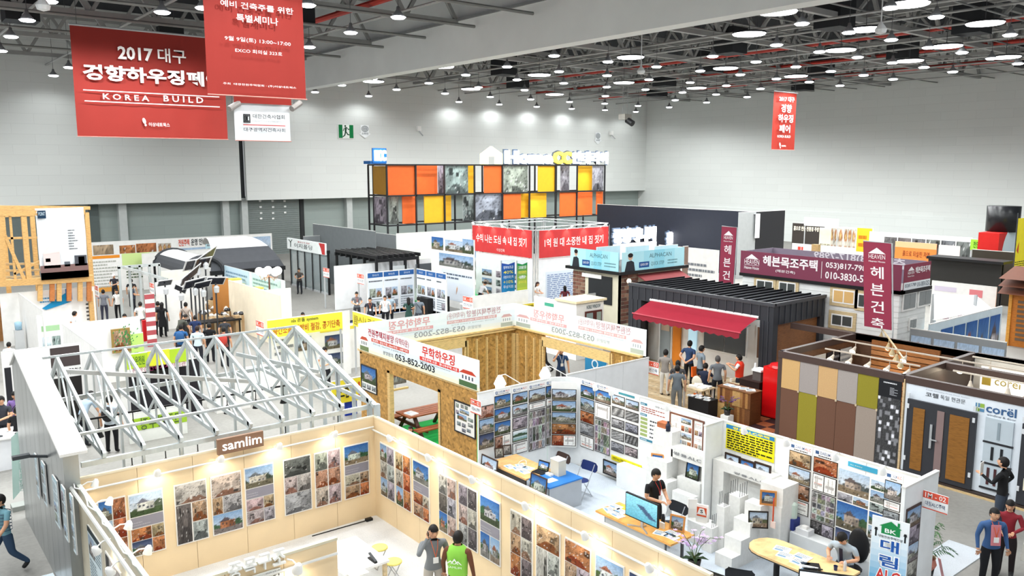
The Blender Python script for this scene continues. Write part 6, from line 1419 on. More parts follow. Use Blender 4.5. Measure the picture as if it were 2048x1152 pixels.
t = thing('bottle','tall white bottle standing behind the coffee machine','bottle',(23.7,16.2,1.18)); MB().lathe([(.001,0),(.07,0),(.07,.3),(.03,.4),(.03,.5),(.001,.5)],(23.7,16.25,1.18),12).build('body',mat('#e7e9ea',.3),t,smooth=True)
WL = mat('#efece6',.5)
t = thing('white_side_table','white legged side table with stacks of white paper beside the plastic chair','table',(22.5,17.6,.02)); BX(22.1,17.25,.7,22.9,18.1,.74).build('tabletop',mat('#d8c19a',.5,kind='wood'),t)
for x in (22.14,22.8):
    for y in (17.3,18.0): BX(x,y,.02,x+.06,y+.06,.7).build('leg',WL,t)
for k in range(4): sheets('thick stack of white paper on the white legged side table',22.35+.3*(k % 2),17.45+.35*(k//2),.74,14,.24,.3,12*k,pr=False,grp='paper stacks on the side table')
t = thing('white_bench_table','table with cups in front of the seated visitor at the show house','table',(24.0,17.3,.02)); BX(23.7,16.7,.7,24.6,17.7,.74).build('tabletop',mat('#d5c3a2',.5,kind='wood'),t)
for x in (23.74,24.5):
    for y in (16.75,17.6): BX(x,y,.02,x+.05,y+.05,.7).build('leg',WL,t)
MB().lathe([(.001,0),(.04,0),(.05,.12),(.001,.12)],(23.95,17.4,.74),10).build('cup',WHITE,thing('cup','white cup on the table of the seated visitor','cup',(23.95,17.4,.74)))
t = thing('plastic_chair','cream plastic shell chair between the papers and the seated visitor','chair',(23.3,18.1,.02)); CS = mat('#dcd6c6',.4)
MB().ell((23.3,18.1,.46),(.23,.23,.04),14,6).build('seat',CS,t,smooth=True); m = MB(); m.ell((23.12,18.25,.66),(.06,.24,.26),12,8); m.build('backrest',CS,t,smooth=True)
for s in (-1,1):
    for q in (-1,1): MB().tube([(23.3+s*.12,18.1+q*.12,.44),(23.3+s*.2,18.1+q*.2,.02)],.014,6).build('leg',PINE,t)
t = thing('black_box_table','low black box with leaflets in front of the wood counter','box',(21.95,16.9,0)); BX(21.6,16.55,0,22.1,17.4,.62).build('body',mat('#1e1c1d',.6),t)
for k in range(5): sheets('leaflet pile on the low black box',21.72+.2*(k % 2),16.7+.17*k,.62,5+k,.15,.22,15,grp='leaflets on the low black box')
orchid('purple orchid beside the wood strip counter',(21.75,15.9,.3),7,('#7b4a8c','#8d5aa0','#6a3f7c'),.9)
bthing('orchid_stand','white stand under the purple orchid','stand',21.6,15.75,0,21.9,16.05,.3,WHITE)
sign_no('red and white booth number sign at the white wall end beside the show house',Fr('x',18.98),-17.0,1.95,-16.45,2.35,'1L - 03','해븐건축')
bthing('floor_bin','dark red bin behind the booth number sign by the show house','bin',20.4,19.0,0,20.8,19.4,.8,mat('#5a2a30',.5))
# ------------------------------------------------------------------ coloured panel booth and window booth (x = 21.8)
PX_ = 21.8; PZ = 2.75; BR = mat('#4b3b36',.45)
t = thing('panel_booth','show booth with a dark frame and a face of tan, grey, brown and olive panels','building',(22.5,12.4,0))
BX(PX_,14.0,0,PX_+.14,14.14,PZ).build('corner_post',BR,t); BX(PX_-.02,10.25,PZ-.2,PX_+.14,14.14,PZ).build('beam',BR,t); BX(PX_+.14,14.0,PZ-.2,26.2,14.14,PZ).build('beam',BR,t)
BX(PX_+.14,14.02,0,26.2,14.1,PZ-.2).build('side_wall',mat('#6d4a33',.5,kind='wood'),t); BX(PX_+.04,10.95,0,PX_+.1,14.0,PZ-.2).build('backing',BR,t)
cols = (('#c9a26c','#6b4a3a'),('#9d9490','#8f8428'),('#c6a070','#6b4a3a'),('#a09792','#6b4a3a'),('#8c8326','#998b80'))
ys_ = [14.0-.61*k for k in range(6)]
for k,(ct,cb_) in enumerate(cols):
    zsp = 1.62; BX(PX_,ys_[k+1]+.005,zsp+.005,PX_+.04,ys_[k]-.005,PZ-.2).build('panel',mat(ct,.7,scale=30),t); BX(PX_,ys_[k+1]+.005,0,PX_+.04,ys_[k]-.005,zsp-.005).build('panel',mat(cb_,.7,scale=30),t)
    BX(PX_-.03,ys_[k+1]-.02,zsp-.03,PX_,ys_[k+1]+.03,zsp+.03).build('clip',mat('#c9b79a',.5),t)
def d_dark(m,f,u0,v0,u1,v1):
    q_rect(m,f,u0,v0,u1,v1,'#1f2024',0); q_lines(m,f,*sub(u0,v0,u1,v1,.2,.02,.85,.05),1,'#d9dade',d=.002)
    q_lines(m,f,*sub(u0,v0,u1,v1,.5,.08,.85,.17),6,'#b0b2b8',d=.002); q_pic(m,f,*sub(u0,v0,u1,v1,0,.2,1,1),'dark',7,.002,26,60)
A_d = picture('dark',7,26,60); rr_ = np.random.RandomState(1)
blk = rr_.uniform(0,1,(20,9)); big = np.kron(blk,np.ones((3,3)))[:60,:26]; A_d[:] = np.where(big[...,None] > .93,.75,np.where(big[...,None] > .72,.2,.03))*np.array((1,1,1.08))+rr_.uniform(0,.04,(60,26,1))
board('machine_poster','tall black poster of machinery between the coloured panels and the window booth',Fr('x',PX_),-10.93,.05,-10.3,PZ-.2,d_dark,'poster',bg='#1c1d20')
BX(PX_-.02,10.22,0,PX_+.1,10.27,PZ-.1).build('edge_post',mat('#cdb189',.5,kind='wood'),t)
# interior of this booth
BX(26.1,10.3,0,26.2,14.1,PZ).build('rear_wall',mat('#5b4030',.5,kind='wood'),t); BX(26.1,10.3,PZ-.2,26.3,16.5,PZ).build('beam',BR,t)
for k in range(14): BX(26.02,11.2,.3+.17*k,26.1,13.4,.44+.17*k).build('plank',mat(['#a2693c','#8d5830','#b1774a'][k % 3],.5,kind='wood'),t)
BX(PX_+.1,10.25,0,26.2,10.32,PZ-.2).build('partition',mat('#4a3b35',.5),t); BX(PX_,10.22,PZ-.18,26.2,10.36,PZ).build('beam',BR,t)
for k in range(2): q = ((23.0,13.3,23.0,10.4),(24.6,14.0,24.6,7.5))[k]; track('pale lighting beam with lit warm spots over the coloured panel booth, %s one' % ('nearer' if k == 0 else 'farther'),(q[0],q[1],PZ+.04),(q[2],q[3],PZ+.04),5 if k == 0 else 4,1,m=mat('#cdbfae',.4),lit=True,w=16,drop=.15,down=(-.7,0,-.5))
track('cream diagonal lighting rod with a row of lit spots behind the panel booth',(27.5,13.9,PZ+.1),(23.9,11.3,PZ-.05),6,1,m=mat('#e3cfa5',.4),lit=True,w=10,drop=.15,down=(.3,.2,-.8))
for k,(x,y) in enumerate(((23.9,10.42),(25.2,10.42))): board('info_board','%s white text board on the inner partition of the panel booth' % ('left','right')[k],Fr('Y',10.33),-x-.5,1.3,-x+.5,2.4,lambda m,f,u0,v0,u1,v1: q_lines(m,f,u0+.1,v0+.2,u1-.1,v1-.1,6,'#6d6f74',d=0),'display board')
for k,(x,c) in enumerate(((23.4,'#d8d4cc'),(24.3,'#2c2c30'),(25.0,'#cfcfcc'))): board('sample_board','sample board on the near inner wall of the panel booth, %s' % ordn(k),Fr('y',13.98),x,.9,x+.8,2.35,lambda m,f,u0,v0,u1,v1: q_lines(m,f,u0+.08,v0+.1,u1-.08,v1-.1,7,'#8d8f92',d=0),'display board',bg=c)
# window booth: corel
t = thing('window_booth','window and door show booth with grey doors in a white face','building',(22.5,7.2,0)); WF = mat('#dfe6ee',.5); CH = mat('#34353a',.4)
BX(PX_,3.5,PZ-.2,PX_+.14,10.22,PZ).build('beam',BR,t); wf = BX(PX_+.02,3.5,.12,PX_+.08,10.2,PZ-.2).build('face',WF,t); BX(PX_-.1,3.5,0,PX_+.14,10.22,.1).build('plinth',mat('#3a302c',.5),t); BX(PX_-.14,3.5,0,PX_-.1,10.22,.05).build('kick_board',mat('#cdb183',.5,kind='wood'),t)
def yx(px_,py_): return onx(px_,py_,PX_)
def door_unit(ya,yb,ztop_,cells,hy,flip=False):
    d = BX(PX_-.06,yb,.12,PX_+.02,ya,ztop_).build('door',CH,t)
    for (a,b,z0,z1,c,k) in cells: BX(PX_-.08,ya-b,z0,PX_-.06,ya-a,z1).build('door_panel',mat(c,.5,kind=k),d)
    BX(PX_-.1,hy-.03,.95,PX_-.06,hy+.03,1.6).build('handle_plate',CHROME,d); MB().bar((PX_-.12,hy,1.2),(PX_-.12,hy-.18,1.2),.03).build('handle',CHROME,d)
    for z in (.45,1.9,2.2):
        for y in (ya-.02,yb+.06): BX(PX_-.09,y-.04,z,PX_-.06,y+.02,z+.12).build('hinge',mat('#d5d8dc',.3),d)
y0_,y1_ = 10.1,8.35
door_unit(y0_,y1_,2.15,((.18,.48,.25,1.95,'#8a5c26','wood'),(.8,.98,.25,2.0,'#85706e',None),(1.12,1.6,.25,1.98,'#8a5c26','wood')),9.42)
door_unit(7.3,5.6,2.15,((.18,1.6,1.5,1.92,'#e4dcc4',None),(.18,1.6,.9,1.3,'#7b4f28','wood'),(.18,1.6,.45,.9,'#4a2f28',None),(.14,.34,.5,.8,'#eae3cc',None)),6.95)
for k,(z0,z1,bars) in enumerate(((1.5,2.1,1),(.95,1.45,2),(.3,.9,3))):
    w = BX(PX_-.02,7.5,z0,PX_+.02,8.15,z1).build('sample_window',mat('#b9c4cc',.3),wf)
    for i in range(bars): c = ['#8d9aa2','#1f2226','#4a2a2c'][k]; y = 7.5+.65*(i+1)/(bars+1); BX(PX_-.035,y-.03,z0+.08,PX_-.02,y+.03,z1-.08).build('profile',mat(c,.4),t)
    BX(PX_-.03,7.48,z0-.05,PX_+.02,8.17,z0-.01).build('profile_bar',mat('#2c2c30',.4),t)
f = Fr('x',PX_+.02,.01); m = MB(); g = f.uv(*[1648+905/4.43,640+610/4.43]); h_ = f.uv(1648+1195/4.43,640+720/4.43)
q_text(m,f,g[0],2.3,g[0]+.33,2.42,'코렐','#2a2c30',0,.012); q_text(m,f,g[0]+.38,2.3,g[0]+1.0,2.42,'독일 현관문','#3a3c42',0,0); q_text(m,f,g[0],2.46,g[0]+1.1,2.5,'Corel Germany Front Door System','#9aa0aa',0,0)
l0 = f.uv(1648+1350/4.43,640+680/4.43); L0 = l0[0]
for i,c in enumerate(('#7fa33c','#5a88ad','#5b86ab','#8fb04a')): q_rect(m,f,L0+.11*(i % 2),2.2+.11*(i//2),L0+.1+.11*(i % 2),2.3+.11*(i//2),c,0)
q_rect(m,f,L0+.04,2.19,L0+.06,2.42,'#d8e4d0',.002); q_rect(m,f,L0,2.28,L0+.21,2.3,'#d8e4d0',.002)
q_text(m,f,L0+.25,2.22,L0+.95,2.44,'corël','#3d5f8a',0,.02); q_text(m,f,L0+.28,2.14,L0+.95,2.19,'window & door','#59616c',0,.004); m.build('lettering',PRINT,t)
# its interior: far wall, posts, lit panels
BX(26.1,3.5,0,26.2,10.2,PZ).build('rear_wall',mat('#e6dfd2',.5),t); BX(26.1,3.5,PZ-.15,26.3,10.2,PZ).build('beam',BR,t)
for y in (7.4,): BX(24.2,y,0,24.4,y+.2,PZ).build('post',BR,t)
BX(24.2,3.5,0,24.28,7.4,PZ-.2).build('inner_wall',mat('#f2e6d2',.5),t); BX(24.15,3.5,PZ-.2,24.35,10.2,PZ).build('beam',mat('#4e3e38',.5),t); BX(22.0,8.5,0,26.1,8.56,1.9).build('low_wall',mat('#6a4e3c',.5),t)
f = Fr('x',26.1,.0); m = MB(); q_slab(m,f,-10.0,1.7,-8.7,2.4,.02,'#ffffff'); m.build('sign_panel',mat('#fdfbf5',.4,emit=.5),t); m = MB(); f2 = fr_out(f,.025); q_text(m,f2,-9.6,1.9,-8.9,2.15,'corël','#c8b26a',0,.01); q_rect(m,f2,-9.95,1.85,-9.7,2.15,'#d8b850',0); m.build('sign_text',PRINT,t)
track('pale lighting beam crossing the window booth, nearer',(23.2,9.6,PZ+.04),(23.2,4.0,PZ+.04),6,1,m=mat('#d5c9b8',.4),lit=False,drop=.2)
track('pale lighting beam crossing the window booth, farther',(25.4,10.0,PZ+.04),(25.4,4.0,PZ+.04),6,1,m=mat('#d5c9b8',.4),lit=True,w=22,drop=.2)
f = Fr('x',24.2)
for k,(u,z,w,h) in enumerate(((-6.6,1.5,.7,.6),(-5.4,1.1,.9,1.0))): board('garden_photo','%s garden photo on the cream inner wall of the window booth' % ('upper','lower')[k],f,u,z,u+w,z+h,pic_draw('mount',171+k),'poster')
t = thing('round_lamp_spot','small warm lamp glowing inside the window booth','lamp',(23.3,8.9,1.9)); MB().ell((23.3,8.9,1.95),(.07,.07,.09),10,6).build('bulb',mat('#fff0d0',.4,emit=16),t); MB().tube([(23.3,8.9,1.88),(23.3,8.56,1.8)],.02,6).build('arm',BLACK,t); lamp_light(t,'lamp_light','POINT',14,(0,0,.1),col=(1,.85,.65),r=.1)
# ------------------------------------------------------------------ white sided two storey model house (HEAVEN)
HX,HY = 28.75,13.9
t = thing('white_model_house','white sided two storey model house under maroon banners','building',(30,16.5,0)); SD = mat('#e3e4e2',.6)
for k in range(20): z = .2*k; MB().add([(HX-.015,HY,z),(HX-.015,20.5,z),(HX,20.5,z+.2),(HX,HY,z+.2),(HX+.05,HY,z),(HX+.05,20.5,z),(HX+.05,20.5,z+.2),(HX+.05,HY,z+.2)],[(0,3,2,1),(4,5,6,7),(0,1,5,4),(3,7,6,2),(0,4,7,3),(1,2,6,5)]).build('siding_board',SD,t)
for k in range(20): z = .2*k; MB().add([(HX,HY-.015,z),(30.8,HY-.015,z),(30.8,HY,z+.2),(HX,HY,z+.2),(HX,HY+.05,z),(30.8,HY+.05,z),(30.8,HY+.05,z+.2),(HX,HY+.05,z+.2)],[(0,1,2,3),(4,7,6,5),(0,4,5,1),(3,2,6,7),(0,3,7,4),(1,5,6,2)]).build('siding_board',SD,t)
BX(HX-.12,HY-.12,3.86,30.95,HY+.15,3.98).build('cornice',BLACK,t); BX(HX-.12,HY-.12,3.86,HX+.15,20.6,3.98).build('cornice',BLACK,t); BX(HX+.05,20.4,0,30.8,20.5,3.98).build('end_wall',SD,t); BX(30.7,HY+.1,0,30.8,20.4,3.98).build('rear_wall',SD,t)
TR = mat('#cdb78e',.5,kind='wood')
def hwin(a0,a1,z0,z1,face='x',lit=False):
    if face == 'x':
        w = BX(HX-.06,a0-.12,z0-.12,HX-.015,a1+.12,z1+.12).build('window',TR,t); BX(HX-.075,a0,z0,HX-.06,a1,z1).build('sash',WHITE,w)
        n = 2
        for k in range(n): b0 = a0+.04+(a1-a0-.04)*k/n; BX(HX-.085,b0,z0+.05,HX-.075,b0+(a1-a0)/n-.07,z1-.05).build('pane',mat('#c9a36a',.3,emit=.15) if lit else mat('#4b4f4e',.2,spec=.6),w)
    else:
        w = BX(a0-.03,HY-.06,z0-.03,a1+.03,HY-.015,z1+.03).build('window',WHITE,t)
        for k in range(2): b0 = a0+.03+(a1-a0-.03)*k/2; BX(b0,HY-.075,z0+.04,b0+(a1-a0)/2-.05,HY-.06,z1-.04).build('pane',mat('#8a8f90',.25,spec=.6),w)
for px0,px1,py0,py1,lit in ((1515,1547,558,582,0),(1560,1592,562,586,0),(1668,1710,577,604,1),(1718,1745,586,612,0),(1665,1706,626,650,0)):
    a = onx(px0,py0,HX); b = onx(px1,py1+6,HX); hwin(b[1],a[1],b[2],a[2],'x',lit)
for px0,px1,py0,py1 in ((1805,1827,588,616),(1836,1858,582,608),(1817,1829,638,656)):
    a = ony(px0,py0,HY); b = ony(px1,py1,HY); hwin(a[0],b[0],b[2],a[2],'y')
MR = '#8a3a4e'
def heaven_print(f,u0,v0,u1,v1,full=True):
    W_,H_ = u1-u0,v1-v0; m = MB()
    def T(a,b,c,d_,s,bold=.02): q_text(m,f,u0+W_*a,v0+H_*c,u0+W_*b,v0+H_*d_,s,'#f4ecee',.004,bold)
    if full:
        q_poly(m,f,[(u0+W_*.035,v0+H_*.66),(u0+W_*.13,v0+H_*.66),(u0+W_*.08,v0+H_*.88)],'#f4ecee',.004)
        T(.03,.135,.42,.64,'HEAVEN',0); T(.03,.135,.2,.34,'Heaven House',.01); q_rect(m,f,u0+W_*.03,v0+H_*.375,u0+W_*.135,v0+H_*.39,'#f4ecee',.004)
        T(.16,.52,.42,.88,'헤븐목조주택',.03); T(.25,.38,.18,.32,'(해븐건축)',.01); q_rect(m,f,u0+W_*.545,v0+H_*.15,u0+W_*.548,v0+H_*.85,'#f4ecee',.004)
        T(.57,.83,.55,.85,'053)817-7989',.02); T(.57,.87,.16,.46,'010-3830-5252',.02)
    else:
        q_poly(m,f,[(u0+W_*.12,v0+H_*.74),(u0+W_*.36,v0+H_*.74),(u0+W_*.24,v0+H_*.9)],'#f4ecee',.004); T(.12,.36,.6,.72,'HEAVEN',0); T(.12,.36,.5,.56,'Heaven House',.01); T(.4,.96,.6,.86,'헤븐목조주택',.03)
        q_rect(m,f,u0,v0,u1,v0+H_*.3,'#e9edf0',.003); q_text(m,f,u0+W_*.04,v0+H_*.06,u0+W_*.46,v0+H_*.24,'053)817-7989','#4a5a6a',.006,.01); q_text(m,f,u0+W_*.5,v0+H_*.06,u0+W_*.97,v0+H_*.24,'010-3830-5252','#4a5a6a',.006,.01)
    return m
t = thing('house_banner','long maroon banner with Hangul and phone numbers on the white model house','banner',(HX,17,3.98)); f = Fr('x',HX-.05); m = MB(); q_slab(m,f,-20.6,3.98,-13.85,4.9,.02); m.build('cloth',mat('#7e3a50',.6,scale=.5),t); heaven_print(fr_out(f,.024),-20.6,3.98,-13.85,4.9).build('print',PRINT,t)
t = thing('house_banner','maroon and white banner on the right side of the white model house','banner',(29.8,HY,3.98)); f = Fr('y',HY-.05); m = MB(); q_slab(m,f,28.85,3.98,30.85,4.9,.02); m.build('cloth',mat(MR,.6),t); heaven_print(fr_out(f,.024),28.85,3.98,30.85,4.9,False).build('print',PRINT,t)
f = Fr('x',30.75); t = thing('house_banner','greyed back of the banner on the far side of the model house with mirrored digits','banner',(30.75,17,3.98)); m = MB(); q_slab(m,f,-20.5,3.98,-13.95,4.9,.02); m.build('cloth',mat('#8f8494',.6),t)
m = MB(); q_text(m,fr_out(f,.03),-18.5,4.55,-15.8,4.9,'053)817-7989','#e3dfe6',0,.02,mirror=True); q_text(m,fr_out(f,.03),-15.2,4.5,-14.7,4.9,'축','#e3dfe6',0,.02); m.build('print',PRINT,t)
t = thing('house_banner','greyed back of the left end banner of the white model house','banner',(29.8,20.45,3.98)); f = Fr('y',20.45); m = MB(); q_slab(m,f,28.85,3.98,30.75,4.9,.02); m.build('cloth',mat('#9a8fa0',.6),t)
BX(31.0,18.5,0,31.2,18.8,5.15).build('post',PINE,thing('timber_post','yellow timber post rising behind the maroon banners','post',(32.1,18.6,0)))
def pole_banner(lab,TLp,TRp,BLp,BRp,depth_x,txts,logo=True,zb=0.0):
    f = Fr('x',depth_x); a = f.uv(*TLp); b = f.uv(*TRp); c = f.uv(*BLp); d = f.uv(*BRp)
    t = thing('pole_banner',lab,'banner',(depth_x,-(c[0]+d[0])/2,0)); o = Vector(f.p(c[0],min(c[1],d[1]))); u = Vector(f.p(d[0],min(c[1],d[1])))-o; w = Vector(f.p(a[0],a[1]))-o
    Wd,Hd = u.length,w.length; f2 = Free(o,u,w); m = MB(); q_slab(m,f2,0,0,Wd,Hd,.02); m.build('cloth',mat('#93324a',.65,scale=.7),t); f3 = fr_out(f2,.026); m = MB(); cc = '#f2eaec'
    q_poly(m,f3,[(Wd*.18,Hd*.87),(Wd*.82,Hd*.87),(Wd*.5,Hd*.94)],cc,0); q_text(m,f3,Wd*.2,Hd*.81,Wd*.8,Hd*.86,'HEAVEN',cc,0,0); q_text(m,f3,Wd*.2,Hd*.77,Wd*.8,Hd*.79,'Heaven House',cc,0,.01)
    n = len(txts)
    for k,ch in enumerate(txts): v = Hd*(.72-.2*k); q_text(m,f3,Wd*.26,max(.01,v-Hd*.14),Wd*.74,v,ch,cc,0,.012)
    m.build('print',PRINT,t); e = Vector(f2.p(Wd+.04,Hd)); g = Vector(f2.p(Wd+.04,0)); MB().tube([(g.x,g.y,zb),g,e,Vector(f2.p(0,Hd+.02))],.025,6).build('pole',LGREY,t)
pole_banner('tall maroon pole banner in front of the white model house, the nearer larger one',(1727,483),(1785,484),(1729,652),(1784,654),26.7,'헤븐건축')
pole_banner('maroon pole banner leaning behind the ribbed roof, the farther one',(1444,453),(1478,461),(1437,580),(1466,582),30.0,'헤븐건축')
# ------------------------------------------------------------------ the booths farther back
def wp(lab,A,B,z=2.5,m=WHITE,draw=None,z0=0.0,th=.06,group=None,name='partition_wall',cat='partition wall',bd='y'):
    """a partition whose top edge runs between two sighted points at height z, squared to the hall grid"""
    a = at(A[0],A[1],z); b = at(B[0],B[1],z); top = mat('#e3e3df',.4,.2)
    if abs(a[0]-b[0]) >= abs(a[1]-b[1]): y = (a[1]+b[1])/2; q = (min(a[0],b[0]),y,max(a[0],b[0]),y+th); f = Fr('y',y-.004); u0,u1 = q[0],q[2]
    else: x = (a[0]+b[0])/2; q = (x,min(a[1],b[1]),x+th,max(a[1],b[1])); f = Fr('x',x-.004); u0,u1 = -q[3],-q[1]
    t = thing(name,lab,cat,((q[0]+q[2])/2,(q[1]+q[3])/2,z0),0,group)
    BX(q[0],q[1],z0,q[2],q[3],z-.03).build('panel',m,t); BX(q[0],q[1],z-.03,q[2],q[3],z).build('top_rail',top,t)
    if z0 > .3:
        for e in (.02,.98): X_,Y_ = q[0]+(q[2]-q[0])*e,q[1]+(q[3]-q[1])*e; BX(X_-.03,Y_-.03,0,X_+.03,Y_+.03,z0).build('post',LGREY,t)
    if draw:
        mb = MB(); draw(mb,f,u0,z0,u1,z)
        if mb.v: mb.build('print',PRINT,t)
    t['_f'] = 0
    return t,f,u0,u1
def S_(u0,v0,u1,v1,*q): return sub(u0,v0,u1,v1,*q)
def D(*items):
    """print made of items: ('r', x0,y0,x1,y1, colour) ('p', ..., kind, seed) ('t', ..., text, colour, bold) ('l', ..., n, colour)"""
    def d(m,f,u0,v0,u1,v1):
        for k,it in enumerate(items):
            b = sub(u0,v0,u1,v1,*it[1:5]); e = .004+.003*k if len(items) < 12 else .004+.002*(k % 6)
            if it[0] == 'r': q_rect(m,f,*b,it[5],.004)
            elif it[0] == 'p': q_pic(m,f,*b,it[5],it[6],.012,*(it[7:9] if len(it) > 7 else (16,12)))
            elif it[0] == 't': q_text(m,f,*b,it[5],it[6],.03,it[7] if len(it) > 7 else .012,mirror=(len(it) > 8 and it[8]))
            elif it[0] == 'l': q_lines(m,f,*b,it[5],it[6] if len(it) > 6 else '#7d8288',d=.02)
    return d
# far left: timber frame with a hung house banner
TFY = 44.0; f = Fr('y',TFY); t = thing('timber_frame_house','tall yellow timber frame house at the far left edge','building frame',ony(60,560,TFY)); YW = mat('#cfa468',.6,kind='wood')
def tfb(nm,A,B,w=.16,m=YW,dy=0): 
    a = ony(A[0],A[1],TFY+dy); b = ony(B[0],B[1],TFY+dy); return MB().bar(a,b,w,w).build(nm,m,t)
for A,B,w in (((-60,414),(180,416),.16),((-60,426),(80,426),.26),((-60,478),(85,475),.1),((-60,570),(186,556),.3),((2,430),(5,570),.24),((20,432),(31,565),.1),((47,432),(58,560),.22),((-4,440),(50,562),.14),((28,548),(85,520),.1)): tfb('beam',A,B,w)
for k,px_ in enumerate((80,104,118,138,160,178)): tfb('post',(px_,556),(px_,602),.2,mat('#b8733f' if k % 2 else '#cfa468',.6,kind='wood'))
for k in range(3): tfb('floor_board',(-60,530+13*k),(80,527+13*k),.1,mat('#e0c79a',.6,kind='wood'),.6+k*.5)
BX(ony(-60,415,TFY+3)[0],TFY+3,5.9,ony(170,415,TFY+3)[0],TFY+3.2,6.3).build('beam',YW,t); 
for px_ in (0,60,170): p = ony(px_,430,TFY+3); BX(p[0],TFY+3,0,p[0]+.2,TFY+3.2,6).build('post',YW,t)
p = ony(0,600,TFY); BX(p[0]-4,TFY,0,p[0]-3.8,TFY+.2,6).build('post',YW,t); BX(ony(184,560,TFY)[0]-.2,TFY,0,ony(184,560,TFY)[0],TFY+.2,2.3).build('post',YW,t)
f = Fr('y',TFY-.15); a = f.uv(70,417); b = f.uv(177,549); t = thing('house_banner','big white cloth banner with a modern house print on the timber frame','banner',f.p((a[0]+b[0])/2,a[1]))
m = MB(); n = 12; u0,v1 = a; u1,v0 = b; v0 -= .1; F_ = lambda i,j: f.p(u0+(u1-u0)*i/n+.12*(1-j/n)*0,v0+(v1-v0)*j/n,.05*math.sin(i*1.7+j*.9)); vs = []; cs = []
A_ = picture('house',3,n+1,n+1)
for j in range(n+1):
    for i in range(n+1): vs.append(F_(i,j))
m.add(vs,[(j*(n+1)+i,j*(n+1)+i+1,(j+1)*(n+1)+i+1,(j+1)*(n+1)+i) for j in range(n) for i in range(n)]); m.build('cloth',mat('#e6e9ec',.7),t,smooth=True)
m = MB(); D(('r',0,.8,1,1,'#7a5f5c'),('r',0,.9,1,1,'#5a565c'),('r',.08,.62,.42,.84,'#d5c4c1'),('r',.72,.68,.98,.83,'#4a4c52'),('r',.8,.7,.93,.83,'#c9c6c8'),('r',.5,.76,.62,.83,'#5a5f66'),('r',.12,.7,.22,.75,'#55606a'),('r',.03,.03,.2,.14,'#16324a'),('t',.05,.05,.18,.1,'POINT','#cfe3ee',.0),('l',.62,.3,.82,.6,8,'#55585c'))(m,fr_out(f,.09),u0,v0,u1,v1)
q_poly(m,fr_out(f,.09),[S_(u0,v0,u1,v1,.06,.64,.06,.64)[:2],S_(u0,v0,u1,v1,.44,.62,.44,.62)[:2],S_(u0,v0,u1,v1,.25,.5,.25,.5)[:2]],'#ddd0cd',.01); m.build('print',PRINT,t)
for k,px_ in enumerate((42,78,117,62)): 
    p = at(px_,572,1.75); p = (p[0],45.9); tag(MB().lathe([(.3,0),(.26,.4),(.28,.42),(.001,.46)],(p[0],p[1],1.75),12).build('paint_bucket',mat('#f0f1f2' if k < 3 else '#2f52b0',.4)),'white or blue bucket on the shelf under the timber frame','bucket','buckets under the timber frame')
tag(BX(ony(0,560,46)[0]-1,45.5,1.68,ony(180,560,46)[0],46.4,1.75).build('shelf',YW),'long timber shelf under the timber frame at far left','shelf')
MB_ = BX(ony(0,560,46)[0]-1,45.8,0,ony(180,560,46)[0],46,1.68); MB_.build('shelf_base',mat('#a87848',.6,kind='wood'),[o for o in bpy.data.objects if o.name.startswith('shelf')][-1])
# far printed walls
wp('long printed wall of resort photos below the dark hall doors',(178,484),(548,467),2.5,draw=D(('p',.01,.1,.11,.9,'warm',3),('p',.14,.15,.22,.7,'orange',4),('p',.225,.12,.33,.7,'orange',5),('p',.34,.15,.41,.8,'food',4),('p',.43,.35,.6,.9,'mount',11),('t',.45,.05,.51,.28,'전원주택','#d4523c',.02),('t',.52,.05,.6,.28,'운영 안내','#3d3f44',.02),('r',.6,.05,.745,1,'#bcdfe8'),('l',.61,.1,.73,.9,6),('p',.75,.1,.99,.8,'mount',17,34,14)))
wp('second long white wall with small posters behind the arch tent',(300,505),(460,495),2.5,draw=D(('r',.02,.05,.3,.1,'#3d7aa8'),('r',.35,.05,.65,.1,'#3d7aa8'),('l',.03,.15,.95,.9,7)))
wp('poster wall with an orange headed map poster and a light green one',(190,515),(305,500),2.5,draw=D(('r',0,.02,.42,.1,'#e8912f'),('l',.03,.14,.4,.9,9,'#b4b6ae'),('r',.02,.85,.4,1,'#e0a04c'),('r',.45,.0,.95,.42,'#cfe59a'),('l',.5,.3,.9,.7,5,'#5b6b52')))
wp('white wall behind the solar lamps',(300,512),(412,494),2.5)
wp('pale cream wall with the solar lamps in front',(312,540),(384,540),2.5,m=mat('#f1ead8',.6))
wp('white wall panel behind the crowd, beside the solar street lamps',(313,566),(405,556),2.5)
wp('cream wall running back behind the yellow boxes',(455,560),(560,590),2.5,m=mat('#f3e6cd',.6))
wp('orange brown panel wall behind the solar lamps',(420,556),(461,556),2.5,m=mat('#b5793f',.6))
wp('bright white counter wall right of the yellow boxes',(520,582),(580,575),2.3)
# arch tent
p = at(408,560,0); q = at(545,560,0); AYt = 50.0; x0 = ony(367,545,AYt)[0]; x1 = ony(447,545,AYt)[0]; t = thing('arch_tent','long arched tent with dark grey skirts and a white roof strip','tent',((x0+x1)/2,AYt,0)); r_ = (x1-x0)/2; cx = (x0+x1)/2; n = 12
zc_ = ony(408,545,AYt)[2]; L = 6.0
def arc(k,y,r=r_): a = PI*k/n; return (cx+2.6*(y-AYt)/L*0+r*math.cos(a),y,zc_+r*math.sin(a)*.8)
mt = {0: '#4a4c50',1: '#5d5f63',2: '#f4f4f4',3: '#e9e9ea'}
for k in range(n):
    c = '#45474c' if (k < 4 or k > 8) else '#f2f2f2'
    MB().add([arc(k,AYt),arc(k+1,AYt),arc(k+1,AYt+L),arc(k,AYt+L),arc(k,AYt,r_*.98),arc(k+1,AYt,r_*.98),arc(k+1,AYt+L,r_*.98),arc(k,AYt+L,r_*.98)],[(0,1,2,3),(7,6,5,4)]).build('roof_panel',mat(c,.6),t)
